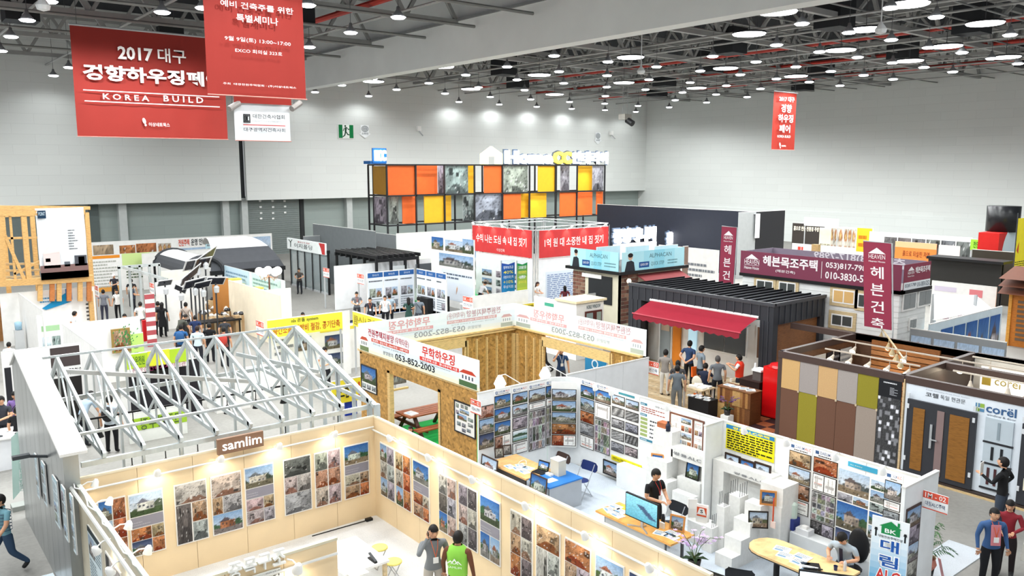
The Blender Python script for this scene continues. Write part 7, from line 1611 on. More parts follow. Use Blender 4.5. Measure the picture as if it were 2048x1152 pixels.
MB().tube([arc(k,AYt-.02) for k in range(n+1)],.14,6).build('front_arch',mat('#3c3e42',.5),t); MB().tube([arc(k,AYt+L) for k in range(n+1)],.12,6).build('rear_arch',mat('#3c3e42',.5),t)
for k,(a_,y) in enumerate(((0,AYt),(n,AYt),(0,AYt+L),(n,AYt+L))): c = arc(a_,y); BX(c[0]-.06,c[1]-.06,0,c[0]+.06,c[1]+.06,c[2]).build('post',BLACK,t)
# second roof surface running to the right
x2 = ony(570,540,AYt)[0]; m = MB()
tr = t
def arc2(k,x): a = PI*k/n; return (x,AYt+2.6-2.6*math.cos(a),2.0+1.9*math.sin(a))
for k in range(n-3):
    c = '#4d4f54' if k < 3 else '#f2f2f0'; MB().add([arc2(k,x1-.8+.12*k),arc2(k+1,x1-.8+.12*(k+1)),arc2(k+1,x2-.25*(k+1)),arc2(k,x2-.25*k)],[(0,3,2,1)]).build('roof_panel',mat(c,.6),tr)
for x in (x1-.5,x2-.2): BX(x,AYt,0,x+.12,AYt+.12,2.0).build('post',BLACK,tr)
MB().bar((x1-.8,AYt,1.95),(x2,AYt,1.95),.2,.25).build('gutter',BLACK,tr)
wp('pale blue printed banner fence in front of the arch canopy',(453,530),(562,562),2.4,m=mat('#dfe9ef',.6),z0=1.3,draw=D(('r',0,0,.45,1,'#c3dcea'),('l',.04,.2,.42,.8,3,'#7f9fb5'),('r',.5,0,.95,1,'#c9e4e2'),('l',.52,.2,.9,.8,3,'#86a8a5')),name='banner_fence',cat='banner')
# folding window booth with sign
SX = at(577,475,3.4); t = thing('folding_door_booth','black framed glass folding door booth','building',at(620,612,0)); a = at(583,500,2.9); 
fx = SX[0]; ya = onx(580,500,fx)[1]; yb = onx(655,520,fx)[1]
for k in range(6): y = ya+(yb-ya)*k/5; BX(fx,y-.06,0,fx+.12,y+.06,2.9).build('post',BLACK,t)
BX(fx-.05,yb-.1,2.75,fx+.15,ya+.1,2.95).build('lintel',BLACK,t); BX(fx+.03,yb,.1,fx+.06,ya,2.75).build('glass',mat('#b9c6c8',.1,alpha=.35),t); BX(fx,yb,0,fx+.1,ya,.12).build('sill',LGREY,t)
f = Fr('x',fx-.04); A = f.uv(577,475); B = f.uv(654,521); t = thing('shop_sign','white sign board with black Hangul and a red corner over the glass booth','sign',f.p((A[0]+B[0])/2,B[1])); u0,v1 = A; u1,v0 = B; v0 += .35; v1 -= 0
m = MB(); q_slab(m,f,u0,v0,u1,v1,.12); m.build('box',mat('#eef3f2',.5),t); m = MB(); f2 = fr_out(f,.125); q_poly(m,f2,[(u1-.9,v1-.02),(u1-.02,v1-.02),(u1-.02,v0+.02),(u1-.45,v0+.02),(u1-.6,v0+(v1-v0)*.5)],'#c23a3a',0); W_ = u1-u0; H_ = v1-v0
q_text(m,f2,u0+W_*.2,v0+H_*.22,u0+W_*.68,v0+H_*.62,'이지폴딩','#34393d',.003,.004); q_text(m,f2,u0+W_*.3,v0+H_*.7,u0+W_*.62,v0+H_*.84,'폴딩도어 전문','#b04a4a',.003,.01)
for q in (((.04,.85),(.1,.6),(.12,.62),(.06,.87)),((.16,.9),(.1,.6),(.08,.6),(.14,.9)),((.09,.62),(.11,.62),(.11,.2),(.09,.2))): q_poly(m,f2,[(u0+W_*x,v0+H_*y) for x,y in q],'#2c4038',.003)
m.build('print',PRINT,t)
# grey walled pergola booth
GW = mat('#8f9395',.6)
wp('grey back wall of the pergola booth, left part',(604,472),(752,465),3.4,m=GW); wp('grey back wall of the pergola booth, right part',(753,465),(838,476),3.4,m=GW)
wp('dark grey slanted wall in front of the lit orange tower',(627,447),(748,462),4.2,m=mat('#73787a',.6)); wp('bright white wall end right of the pergola booth',(840,484),(862,484),3.2)
t = thing('pergola','black pergola of crossing slats over the grey booth','pergola',at(745,560,0)); zP = 2.9; c0 = at(655,502,zP); c1 = at(838,512,zP)
xa,xb = c0[0],c1[0]; y_ = c1[1]; y2_ = at(752,497,zP)[1]-.6
for k in range(9): x = xa+(xb-xa)*k/8; BX(x,y_,zP,x+.12,y2_,zP+.2).build('slat',BLACK,t)
for k in range(8): y = y_+(y2_-y_)*k/7; BX(xa,y,zP-.2,xb,y+.12,zP).build('slat',BLACK,t)
for x in (xa,xa+(xb-xa)*.33,xa+(xb-xa)*.66,xb-.12):
    for y in (y_,y2_-.12): BX(x,y,0,x+.14,y+.14,zP-.2).build('post',BLACK,t)
for k in range(3): BX(xa+1+k*1.8,y_+.02,.9,xa+2.2+k*1.8,y_+.06,2.4).build('shutter',mat('#50555a' if k % 2 else '#c7cccd',.5),t)
# blue headed poster booth
wp('long bare white wall behind the blue headed posters',(667,532),(862,517),2.6,m=mat('#eceef0',.6))
def six(n,hd='#2f5f9c'):
    it = []
    for k in range(n):
        a = k/n+.01; b = (k+1)/n-.01; it += [('r',a,.02,b,.13,hd),('r',a,.13,b,.97,'#e4eaf1'),('r',a,.9,b,.98,hd),('t',a+(b-a)*.3,.05,a+(b-a)*.7,.1,'회사소개','#dbe6f2',.0),('l',a+.02,.18,b-.02,.24,1,'#4a5058'),('l',a+.02,.6,b-.02,.86,5,'#8d949c'),('p',a+.03,.38,a+(b-a)*.5,.58,'bw',5+k,10,8),('p',a+(b-a)*.54,.38,b-.03,.58,'mount',8+k,10,8),('p',a+(b-a)*.54,.68,b-.03,.84,'bw',9+k,8,6)]
    return D(*it)
wp('left wall of three blue headed information posters',(733,545),(829,537),2.5,draw=six(3)); wp('right wall of three blue headed information posters',(830,537),(895,547),2.5,draw=six(3))
t = thing('orange_feather_flag','orange feather flag among the visitors by the blue headed posters','flag',at(752,612,0)); p = at(750,608,.3); f = Fr('y',p[1]); m = MB(); m.add([f.p(*f.uv(x,y)) for x,y in ((741,575),(745,566),(750,568),(753,590),(756,608),(749,610),(745,590))],[(0,1,2,3,4,5,6)]); m.build('cloth',mat('#ee6a2c',.6),t); a = f.uv(749,612); b = f.uv(742,568); MB().tube([f.p(a[0],0),f.p(a[0],a[1]),f.p(b[0],b[1])],.02,5).build('pole',LGREY,t)
t = thing('display_screen','blue lit screen on a black draped table beside two visitors','television',at(855,632,0)); p = at(852,628,0); BX(p[0]-.2,p[1]-.5,0,p[0]+1.3,p[1]+.5,.95).build('draped_table',BLACK,t); BX(p[0]+.2,p[1]-.4,.95,p[0]+.28,p[1]+.9,1.9).build('screen',mat('#3f6c98',.3,emit=.5),t)
# ------------------------------------------------------------------ orange and yellow panel tower
KX0 = None; zt = 9.0-.55; fyT = 58.0
a = ony(755,329,fyT); b = ony(1211,331,fyT); Kx0,Kx1,Kz1 = a[0],b[0],(a[2]+b[2])/2; KZm = ony(950,388,fyT)[2]; KZ0 = ony(950,443,fyT)[2]
t = thing('panel_tower','two storey black frame tower filled with orange, yellow and photo panels','exhibition stand',((Kx0+Kx1)/2,fyT,0)); n = 8; FM = mat('#2a2a2c',.5); Dp = 3.0
xs_ = [ony(p_,380,fyT)[0] for p_ in (774,832,889,949,1005,1059,1111,1154,1209)]
for x in xs_:
    for y in (fyT,fyT+Dp): BX(x-.06,y-.06,0,x+.06,y+.06,Kz1).build('post',FM,t)
for z in (Kz1,KZm,KZ0):
    for y in (fyT,fyT+Dp): BX(xs_[0],y-.06,z-.06,xs_[-1],y+.06,z+.06).build('beam',FM,t)
    for x in xs_: BX(x-.05,fyT,z-.05,x+.05,fyT+Dp,z+.05).build('beam',FM,t)
for dx in (-1.1,): 
    x = ony(747,380,fyT+Dp)[0]; BX(x-.06,fyT+Dp-.06,0,x+.06,fyT+Dp+.06,Kz1).build('post',FM,t)
    for z in (Kz1,KZm,KZ0): MB().bar((x,fyT+Dp,z),(xs_[0],fyT,z),.1).build('beam',FM,t)
OR,YE,PH = '#e4692c','#eab126',None
def kp(x0,x1,row,c,dy=0.0,seed=1):
    a = ony(x0,380,fyT+dy)[0]; b = ony(x1,380,fyT+dy)[0]; z0,z1 = ((KZm+.06,Kz1-.06),(KZ0+.06,KZm-.06))[row]
    if c in (OR,YE,'#c98a22'): BX(a,fyT+dy,z0,b,fyT+dy+.06,z1).build('panel',mat(c,.6),t)
    else: m = MB(); f = Fr('y',fyT+dy); q_slab(m,f,a,z0,b,z1,.02,'#eef1f2'); m.build('panel',mat('#e9edee',.5),t); m = MB(); q_pic(m,fr_out(f,.025),a,z0,b,z1,c,seed,0,24,20); m.build('photo',PRINT,t)
for x0,x1,row,c,dy,sd in ((776,830,0,OR,.1,1),(832,875,0,OR,.8,1),(876,888,0,'bw',1.4,3),(891,936,0,'bw',.2,4),(936,948,0,YE,1.0,1),(968,1004,0,OR,.1,1),(1007,1055,0,'bw',.2,5),(1076,1110,0,YE,.1,1),(1120,1138,0,'bw',.9,6),(1156,1184,0,YE,.6,1),(1184,1206,0,'bw',.2,7),
        (778,796,1,'bw',.8,8),(804,831,1,OR,.6,1),(848,888,1,YE,.1,1),(890,902,1,YE,1.2,1),(925,948,1,'bw',.8,9),(950,1003,1,'bw',.2,10),(1007,1042,1,OR,.1,1),(1042,1057,1,YE,.9,1),(1060,1093,1,YE,.4,1),(1120,1152,1,OR,.1,1),(1155,1185,1,OR,.4,1),(1193,1206,1,OR,.4,1)): kp(x0,x1,row,c,dy,sd)
xk = ony(747,380,fyT+Dp)[0]; fK = Free((xk,fyT+Dp,0),(xs_[0]-xk,-Dp,0),(0,0,1)); wK = math.hypot(xs_[0]-xk,Dp); m = MB(); q_slab(m,fK,.1,KZm+.1,wK-.1,Kz1-.1,.05); m.build('panel',mat('#c08a24',.6),t); m = MB(); q_pic(m,fK,.1,KZ0+.1,wK-.1,KZm-.1,'bw',12,.02); m.build('photo',PRINT,t)
def glowtext(name,lab,f,A,B,s,col,em=3.0,bold=.03,backing=None,dp=.25):
    a = f.uv(*A); b = f.uv(*B); t = thing(name,lab,'lit sign',f.p((a[0]+b[0])/2,b[1]))
    if backing: m = MB(); q_slab(m,f,a[0]-.1,b[1]-.1,b[0]+.1,a[1]+.1,.1,'#fff',-.1) if False else q_slab(m,f,a[0]-.15,b[1]-.15,b[0]+.15,a[1]+.15,.1,backing,-.1); m.build('backing',mat(backing,.5),t)
    m = MB(); q_text(m,f,a[0]-.12,b[1]-.12,b[0]+.12,a[1]+.12,s,col,-.12,bold+.03,depth=.1); m.build('letter_shell',mat('#4a5a70',.5),t); m = MB(); q_text(m,f,a[0],b[1],b[0],a[1],s,col,.0,bold,depth=dp); m.build('lettering',mat(col,.4,emit=em),t); return t
f = Fr('y',fyT); t = glowtext('cube_sign','blue box sign with lit white letters on the top left corner of the tower',f,(748,300),(770,322),'KCC','#ffffff',2.5,.03,'#2574c4')
BX(ony(742,325,fyT)[0],fyT+.1,Kz1+.06,ony(774,325,fyT)[0],fyT+1.2,Kz1+.3).build('foot',mat('#2574c4',.5),t)
glowtext('lit_letters','big lit white letters Home on the tower roof',f,(1009,301),(1103,328),'Home','#ffffff',2.5,.05); glowtext('lit_letters','lit yellow letters CC after the white letters on the tower',f,(1105,303),(1141,328),'CC','#ffd84a',1.6,.05)
glowtext('lit_letters','lit white Hangul letters at the right end of the tower roof',f,(1143,303),(1213,328),'인테리어','#ffffff',2.2,.03)
t = thing('lit_house_symbol','lit yellow and white house symbol left of the roof letters','lit sign',ony(980,328,fyT)); P_ = lambda x,y: f.uv(x,y); m = MB(); pts = [P_(960,328),P_(960,308),P_(980,293),P_(1001,308),P_(1001,328),P_(989,328),P_(989,313),P_(973,313),P_(973,328)]
nn = len(pts); m.add([f.p(u,v,0) for u,v in pts]+[f.p(u,v,.3) for u,v in pts],[tuple(range(nn)),tuple(range(nn,2*nn))[::-1]]+[(i,(i+1) % nn,nn+(i+1) % nn,nn+i) for i in range(nn)]); m.build('outline',mat('#fff0a8',.4,emit=2.4),t)
for px_,py_,r_ in ((712+130,345,0),(1176,345,0),(1070,405,1),(1160,405,1)):
    p = ony(px_,340 if r_ == 0 else 395,fyT+.1); l = lamp_light(bpy.data.objects[t.name],'lamp_light','SPOT',60,(0,0,0),(0,0,0),(1,.85,.6),80,.8,.1); l.location = Vector((p[0],fyT-.8,p[2]+.2))-Vector(wloc(t)); l.rotation_euler = Vector((0,.8,-1)).to_track_quat('-Z','Y').to_euler()
wp('white base wall under the orange and yellow tower',(752,462),(1005,462),4.0,draw=D(('p',.5,.3,.7,.9,'mount',3),('p',.74,.25,.98,.9,'blue',5)))
# ------------------------------------------------------------------ red banner truss booth
t = thing('truss_booth','silver box truss booth carrying two red slogan banners','exhibition stand',at(1071,600,0)); zt = 4.7; c = at(1071,458,zt); l_ = at(948,453,zt); r_ = at(1214,452,zt)
cx,cy = c[0],c[1]; lx = cx; ly = onx(948,455,cx)[1]; rx = ony(1214,455,cy)[0]; TM = mat('#c7cbcd',.35,.6)
def box_truss(p,q,w=.2):
    p,q = Vector(p),Vector(q); d = (q-p).normalized(); u = Vector((0,0,1)) if abs(d.z) < .9 else Vector((1,0,0)); a = d.cross(u).normalized()*w/2; b = a.cross(d).normalized()*w/2; g = MB()
    for sa in (-1,1):
        for sb in (-1,1): g.tube([p+a*sa+b*sb,q+a*sa+b*sb],.018,5)
    L = (q-p).length; k = int(L/.6)
    for i in range(k):
        s0,s1 = p+d*L*i/k,p+d*L*(i+1)/k; sg = 1 if i % 2 else -1; g.bar(s0+a*sg+b,s1-a*sg+b,.012); g.bar(s0+a+b*sg,s1+a-b*sg,.012)
    o = g.build('truss',TM,t); o['kind'] = 'stuff'; return o
for P,Q in (((cx,cy,0),(cx,cy,zt)),((lx,ly,0),(lx,ly,zt)),((rx,cy,0),(rx,cy,zt)),((rx,ly,0),(rx,ly,zt)),((cx,cy,zt),(lx,ly,zt)),((cx,cy,zt),(rx,cy,zt)),((lx,ly,zt),(rx,ly,zt)),((rx,cy,zt),(rx,ly,zt))): box_truss(P,Q)
def slogan(lab,f,u0,u1,s,p0):
    z1 = zt-.1; z0 = zt-1.75; t = thing('slogan_banner',lab,'banner',f.p((u0+u1)/2,z0)); m = MB(); q_slab(m,f,u0,z0,u1,z1,.03); m.build('cloth',mat('#d23a3c',.6),t); m = MB(); f2 = fr_out(f,.035); q_text(m,f2,u0+(u1-u0)*.07,z0+.62,u1-(u1-u0)*.08,z0+1.15,s,'#fbf3f2',0,.014); q_text(m,f2,(u0+u1)/2-.4,z0+.15,(u0+u1)/2+.4,z0+.35,'이상건축','#f0d5d3',0,.01); m.build('print',PRINT,t)
    for k in range(4):
        u = u0+(u1-u0)*(k+.5)/4; a = f.p(u,z1-.05,.03); e = f.p(u,z1+.2,.55); n_ = Vector(f.n); spot_lamp('small arm lamp lighting the red slogan banner','arm lamps of the slogan banners',a,e,w=30,aim=tuple(-n_*.9+Vector((0,0,-1))),r=.07,size=70)
slogan('red slogan banner on the left face of the truss booth',Fr('x',cx-.1),-ly,-cy-.2,'수익 나는 도심 속 내 집 짓기',0)
slogan('red slogan banner on the right face of the truss booth',Fr('y',cy-.1),cx+.2,rx,'1억 원 대 소중한 내 집 짓기',0)
board('info_wall','white wall with nine small house photos under the left red banner',Fr('x',cx),-ly+.2,.1,-cy-.25,2.9,D(*[('p',.12+.26*i,.38+.2*j,.3+.26*i,.52+.2*j,['house','bw','blue'][i],i+j*3,10,8) for i in range(3) for j in range(3)]),'display board',bg='#f4f6f8')
board('info_wall','white wall with a large pale blue house drawing under the right red banner',Fr('y',cy),cx+.25,.1,rx-.2,2.9,D(('r',.1,.3,.9,.98,'#dfe8f4'),('l',.12,.35,.88,.95,14,'#7f95bd'),('p',.45,.4,.75,.6,'plan',3)),'display board',bg='#f4f6f8')
# printed booth with green carpet left of it
wp('white printed wall with house photos behind the red shirted visitors',(862,470),(948,480),4.2,draw=D(('p',.02,.02,.3,.2,'blue',3),('p',.35,.04,.75,.2,'mount',4),('p',.75,.0,.99,.2,'house',5),('p',.2,.24,.98,.42,'house',6,30,10),('r',.25,.46,.98,.9,'#dfe6ef'),('l',.3,.5,.95,.6,2,'#5f6a78')))
p = at(915,595,0); tag(BX(p[0]-3,p[1]-.5,0,p[0]+3,p[1]+5,.02).build('carpet',mat('#2aa85a',.9,kind='carpet')),'green carpet under the meeting table far back','carpet')
t = thing('meeting_table','brown meeting table with red cloth on the far green carpet','table',at(905,570,0)); p = at(905,552,.75); BX(p[0]-1.0,p[1]-.6,.7,p[0]+1.4,p[1]+.6,.76).build('tabletop',mat('#7a4a3a',.5),t)
for s in (-.8,1.2): BX(p[0]+s,p[1]-.5,.02,p[0]+s+.1,p[1]+.5,.7).build('leg',mat('#5a3428',.5),t)
# blue and green pole flags
for lab,x0,x1,c1,c2,s in (('upright blue pole flag with white Hangul in the middle of the hall',1003,1029,'#2a4fa8','#2a9bd0',('정부보조금','40%','지방자치단체','+10%','무상지원')),('green and yellow pole flag beside the blue one',1034,1054,'#1f8a4a','#d8e04a',('고효율인증','태양광발전','총','설치비지원'))):
    p = at((x0+x1)/2,640,0); f = Fr('y',p[1]); a = f.uv(x0,521); b = f.uv(x1,606); u0,v1,u1,v0 = a[0],a[1],b[0],b[1]; t = thing('pole_flag',lab,'flag',f.p((u0+u1)/2,0)); m = MB(); H_ = v1-v0; q_slab(m,f,u0,v0,u1,v1,.02); m.build('cloth',mat(c1,.6),t); m = MB(); f2 = fr_out(f,.024); n = 8
    for k in range(n): cc = tuple(np.array(lin(c1))*(1-k/(n-1))+np.array(lin(c2))*k/(n-1)); m.add([f2.p(u0,v1-H_*(k+1)/n),f2.p(u1,v1-H_*(k+1)/n),f2.p(u1,v1-H_*k/n),f2.p(u0,v1-H_*k/n)],[(0,1,2,3)],cc)
    q_poly(m,f2,[(u0,v1),(u1,v1),(u1,v1-H_*.06),((u0+u1)/2,v1-H_*.1),(u0,v1-H_*.06)],'#eef2f6',.003)
    for k,w in enumerate(s): q_text(m,f2,u0+(u1-u0)*.12,v1-H_*(.2+.11*k),u1-(u1-u0)*.12,v1-H_*(.13+.11*k),w,'#eef4fb' if k % 2 == 0 else '#f4e45a',.004,.01)
    cu,cv,R_ = (u0+u1)/2,v0+H_*.17,(u1-u0)*.33; q_poly(m,f2,[(cu+R_*math.cos(2*PI*k/16),cv+R_*math.sin(2*PI*k/16)) for k in range(16)],'#f2f6fa',.004); q_text(m,f2,cu-R_*.6,cv-R_*.4,cu+R_*.6,cv+R_*.4,'접수중','#3a5a9a',.008,.01); m.build('print',PRINT,t); MB().tube([f.p(u0-.03,0),f.p(u0-.03,v1)],.025,6).build('pole',LGREY,t)
# low white booth walls in the middle
wp('long low white wall behind the timber house with a booth number sign',(940,592),(1060,580),2.5); wp('white wall with a green headed notice in the middle of the hall',(1065,592),(1145,605),2.5,draw=D(('r',.3,.08,.55,.14,'#4aa88a'),('l',.3,.3,.7,.6,5,'#8a8f94'))); wp('white wall left of the window sample booth',(1148,590),(1210,585),2.0)
wp('yellow slogan strip low in the middle of the hall',(1038,610),(1078,602),1.9,m=mat('#f0d83a',.5),z0=1.4,draw=D(('t',.05,.15,.95,.85,'지붕개량사업','#3c3a14',.01)),name='slogan_strip',cat='banner')
t = thing('glass_showcase','white edged glass showcase behind the timber house banner','showcase',at(990,620,0)); p = at(953,612,1.6); BX(p[0],p[1],1.5,p[0]+2.6,p[1]+1.4,1.56).build('top',WHITE,t)
for x in (0,2.54):
    for y in (0,1.34): BX(p[0]+x,p[1]+y,0,p[0]+x+.06,p[1]+y+.06,1.5).build('post',LGREY,t)
BX(p[0]+.04,p[1]+.04,.05,p[0]+2.56,p[1]+1.36,.9).build('base',mat('#c9d4d4',.4),t)
# window sample booth
p = at(1153,603,2.6); q = at(1222,598,2.6); t = thing('window_sample_booth','white booth with a brown window sample and the words NOBLE WINDOW','building',at(1190,680,0)); fy_ = p[1]; f = Fr('y',fy_-.0); x0,x1 = p[0],q[0]+.0
BX(x0,fy_,0,x1,fy_+1.2,2.5).build('body',WHITE,t); BX(x0-.1,fy_-.1,2.5,x1+.1,fy_+1.3,2.6).build('top_board',mat('#ead9b4',.5,kind='wood'),t); xm = (x0+x1)/2
BX(x0+.5,fy_-.06,.9,x1-.15,fy_,2.1).build('window_frame',mat('#5a2f2a',.4),t); BX(x0+.55,fy_-.08,.98,xm+.1,fy_-.06,2.02).build('pane',mat('#8d9c9c',.2),t); BX(xm+.35,fy_-.08,.98,x1-.22,fy_-.06,2.02).build('pane',mat('#9aa59c',.2),t); m = MB(); q_text(m,fr_out(f,.01),x0+.6,2.2,x1-.2,2.36,'NOBLE WINDOW','#2e4a56',0,.01); m.build('lettering',PRINT,t)
# ------------------------------------------------------------------ brick show house with cyan banners
c = at(1240,545,3.2); t = thing('brick_show_house','beige and brick show house with a dark shutter under cyan banners','building',at(1215,650,0)); bx0,by0 = c[0],c[1]; lft = onx(1147,518,bx0)[1]; rgt = ony(1362,505,by0)[0]
BX(bx0,by0,0,bx0+.1,lft,3.1).build('left_wall',mat('#d8d2bc',.6),t); BX(bx0,by0,0,rgt,by0+.1,3.1).build('right_wall',mat('#c9c2ae',.6),t); BX(bx0-.3,by0-.3,3.1,rgt+.3,lft+.3,3.25).build('roof_edge',BLACK,t)
rb = random.Random(5)
def brickpatch(f,u0,u1,v0,v1):
    k = 0; v = v0
    while v < v1-.05:
        u = u0-(.2 if k % 2 else 0)
        while u < u1:
            a,b = max(u,u0),min(u+.38,u1)
            if b-a > .05:
                c_ = rb.choice(['#6a4438','#7d5546','#583a32','#8b6a58']); m = MB(); q_slab(m,f,a+.01,v+.01,b-.01,v+.17,.03); m.build('brick',mat(c_,.8),t)
            u += .4
        v += .19; k += 1
brickpatch(Fr('x',bx0),-lft,-lft+.9,.9,3.0); brickpatch(Fr('y',by0),bx0+.1,bx0+1.3,.6,3.0)
BX(bx0-.06,by0+.5,1.5,bx0,lft-1.2,2.9).build('shutter',mat('#26282b',.5),t); BX(bx0-.1,by0+1.2,2.75,bx0-.06,by0+2.6,2.95).build('shutter_label',WHITE,t); BX(bx0-.05,by0+1.2,.4,bx0,by0+2.6,1.4).build('window',WHITE,t)
for s in (0,.7): BX(bx0-.07,by0+1.27+s,.5,bx0-.05,by0+1.8+s,1.3).build('pane',mat('#6d7476',.2),t)
aw = thing('awning','dull red small awning on the right face of the brick show house','awning',(bx0+2.6,by0-.6,2.4)); m = MB(); x0,x1 = bx0+1.2,rgt-.1; m.add([(x0,by0,3.0),(x1,by0,3.0),(x1,by0-1.6,2.35),(x0,by0-1.6,2.35),(x0,by0,2.95),(x1,by0,2.95),(x1,by0-1.6,2.3),(x0,by0-1.6,2.3)],[(0,3,2,1),(4,5,6,7),(3,7,6,2),(0,4,7,3),(1,2,6,5)]); m.build('fabric',mat('#9e4a4c',.7),aw)
def cyan(lab,f,u0,u1,v0,v1,mirror=False):
    t = thing('cyan_banner',lab,'banner',f.p((u0+u1)/2,v0)); m = MB(); q_slab(m,f,u0,v0,u1,v1,.02); m.build('cloth',mat('#8fd0de',.5),t); m = MB(); f2 = fr_out(f,.024); W_ = u1-u0; H_ = v1-v0
    for k in range(6): cc = tuple(np.array(lin('#8ccfe0'))*(1-abs(k-3)/4)+np.array(lin('#c9ecf0'))*abs(k-3)/4); m.add([f2.p(u0+W_*k/6,v0),f2.p(u0+W_*(k+1)/6,v0),f2.p(u0+W_*(k+1)/6,v1),f2.p(u0+W_*k/6,v1)],[(0,1,2,3)],cc)
    q_poly(m,f2,[(u0+W_*.04,v0),(u0+W_*.2,v0),(u0+W_*.18,v0+H_*.45),(u0+W_*.14,v0+H_*.55),(u0+W_*.07,v0+H_*.5)],'#2c3036',.003); q_poly(m,f2,[(u0+W_*(.125+.035*math.cos(k*PI/5)),v0+H_*(.72+.16*math.sin(k*PI/5))) for k in range(10)],'#c9a58c',.004); q_poly(m,f2,[(u0+W_*(.125+.04*math.cos(k*PI/5)),v0+H_*(.82+.12*math.sin(k*PI/5))) for k in range(10)],'#221c1c',.006)
    q_text(m,f2,u0+W_*.42,v0+H_*.6,u0+W_*.78,v0+H_*.82,'ALPHACAN','#4a6a72',.003,.0,mirror); q_rect(m,f2,u0+W_*.26,v0+H_*.12,u0+W_*.42,v0+H_*.42,'#1f4f8e',.003); q_text(m,f2,u0+W_*.28,v0+H_*.2,u0+W_*.4,v0+H_*.34,'QUICK STEP','#e8eef4',.006,.01); q_text(m,f2,u0+W_*.45,v0+H_*.15,u0+W_*.66,v0+H_*.38,'QUICK STEP','#4a6a72',.003,0,mirror); q_lines(m,f2,u0+W_*.72,v0+H_*.15,u0+W_*.95,v0+H_*.45,2,'#5f8a92',d=.003); m.build('print',PRINT,t)
cyan('cyan banner with a suited figure on the left face of the brick show house',Fr('x',bx0-.2),-lft,-by0+.1,3.25,4.2); cyan('cyan banner with a suited figure on the right face of the brick show house',Fr('y',by0-.2),bx0-.1,rgt,3.25,4.2)
for k in range(3): wp('pale blue back side of the cyan banners, %s piece' % ordn(k),(1190+58*k,494-1*k),(1245+58*k,491-1*k),4.3,m=mat('#cde6ee',.5),z0=3.5,name='cyan_banner',cat='banner')
# ------------------------------------------------------------------ black walled booth and right background
NV = mat('#262a36',.5)
wp('tall navy black wall behind the lit white letters',(1217,407),(1478,424),5.0,m=NV); wp('grey side wall with hanging narrow flags beside the black wall',(1479,425),(1512,423),5.0,m=mat('#a5a8a8',.6)); wp('black ribbed wall right of the hanging flags',(1512,423),(1572,420),5.0,m=mat('#232326',.5))
f = Fr('y',at(1300,412,5.0)[1]-3); 
for lab,A,B,s in (('blurred lit white Hangul letters left of the navy wall',(1226,458),(1308,481),'중앙퍼니처'),('lit white Hangul letters on the navy wall',(1333,464),(1392,482),'홈구장마루')): 
    tt = glowtext('lit_letters',lab,f,A,B,s,'#ffffff',2.4,.04); a = f.uv(*A); b = f.uv(*B); BX(a[0],f.c-.3,0,b[0],f.c,b[1]-.05).build('counter',mat('#eef2f4',.5),tt)
for k,(x,c) in enumerate(((1484,'#eceef0'),(1494,'#3a3656'),(1505,'#eceef0'))): p = at(x,428,4.8); t = thing('hanging_flag','narrow %s hanging flag, %s from the left' % ('white' if k != 1 else 'violet',ordn(k)),'flag',(p[0],p[1]-.4,3)); BX(p[0]-.28,p[1]-.5,2.2 if k == 1 else 3.0,p[0]+.28,p[1]-.47,4.8).build('cloth',mat(c,.6),t); BX(p[0]-.3,p[1]-.5,4.8,p[0]+.3,p[1]-.0,4.85).build('rod',LGREY,t)
wp('white wall with green framed posters below the navy wall',(1310,490),(1445,500),3.0,draw=D(('r',.0,.3,.45,.36,'#2f7a50'),('r',.0,.3,.03,1,'#2f7a50'),('r',.12,.4,.25,.9,'#c8504a'),('l',.5,.3,.95,.9,5)))
wp('brown wood post wall between the cyan banner and the poster wall',(1362,492),(1382,492),3.4,m=mat('#7a6458',.6,kind='wood'))
wp('dark kitchen booth wall with a lit white slogan',(1574,446),(1660,448),3.4,m=mat('#35302c',.5),draw=D(('t',.05,.08,.85,.2,'흙으로 만든 친환경 주방','#fff6e0',.02))); wp('white header board above the dark kitchen booth',(1612,434),(1674,438),4.2,m=WHITE,z0=3.5); wp('cream wall with a black brush script slogan',(1637,455),(1665,456),3.3,m=mat('#e7dfc4',.6),draw=D(('t',.1,.4,.95,.55,'흙을 입힌 벽면','#2c2a26',.01)))
wp('far wall of orange food and tile photos',(1665,452),(1742,458),3.0,draw=D(('p',.0,.05,.32,.95,'food',3,24,14),('p',.34,.05,.62,.95,'food',4,24,14),('r',.64,.0,.98,.7,'#f0b52c'),('l',.68,.15,.94,.6,2,'#b86a1c'))); wp('row of dark photo panels along the right hall wall',(1745,462),(1940,476),3.0,draw=D(*[('p',.16+.14*k,.12,.29+.14*k,.8,'dark',20+k) for k in range(6)],('r',.02,.2,.14,.9,'#c9d3e0')))
wp('orange sunset banner with a dark script at the right',(1792,482),(1873,488),3.2,m=mat('#e8823c',.5),z0=1.2,draw=D(('r',0,0,1,.2,'#f0b184'),('t',.2,.3,.85,.5,'흙으로 되살린 자연','#4a2418',.0)),name='sunset_banner',cat='banner'); wp('blank white board right of the orange sunset banner',(1874,490),(1924,492),3.0,z0=1.0); wp('bright green banner strip near the red balloon',(1946,477),(2000,482),3.2,m=mat('#93cf3a',.5),z0=2.4,draw=D(('t',.1,.2,.9,.8,'천연페인트 전문점','#2f5a1c',.01)),name='green_banner',cat='banner')
wp('black kiosk front with a sloping counter at the right',(1856,516),(2005,528),2.9,m=mat('#2b2a28',.5)); wp('dark shelf wall behind the black kiosk',(1945,498),(2040,505),3.3,m=mat('#3a342c',.5))
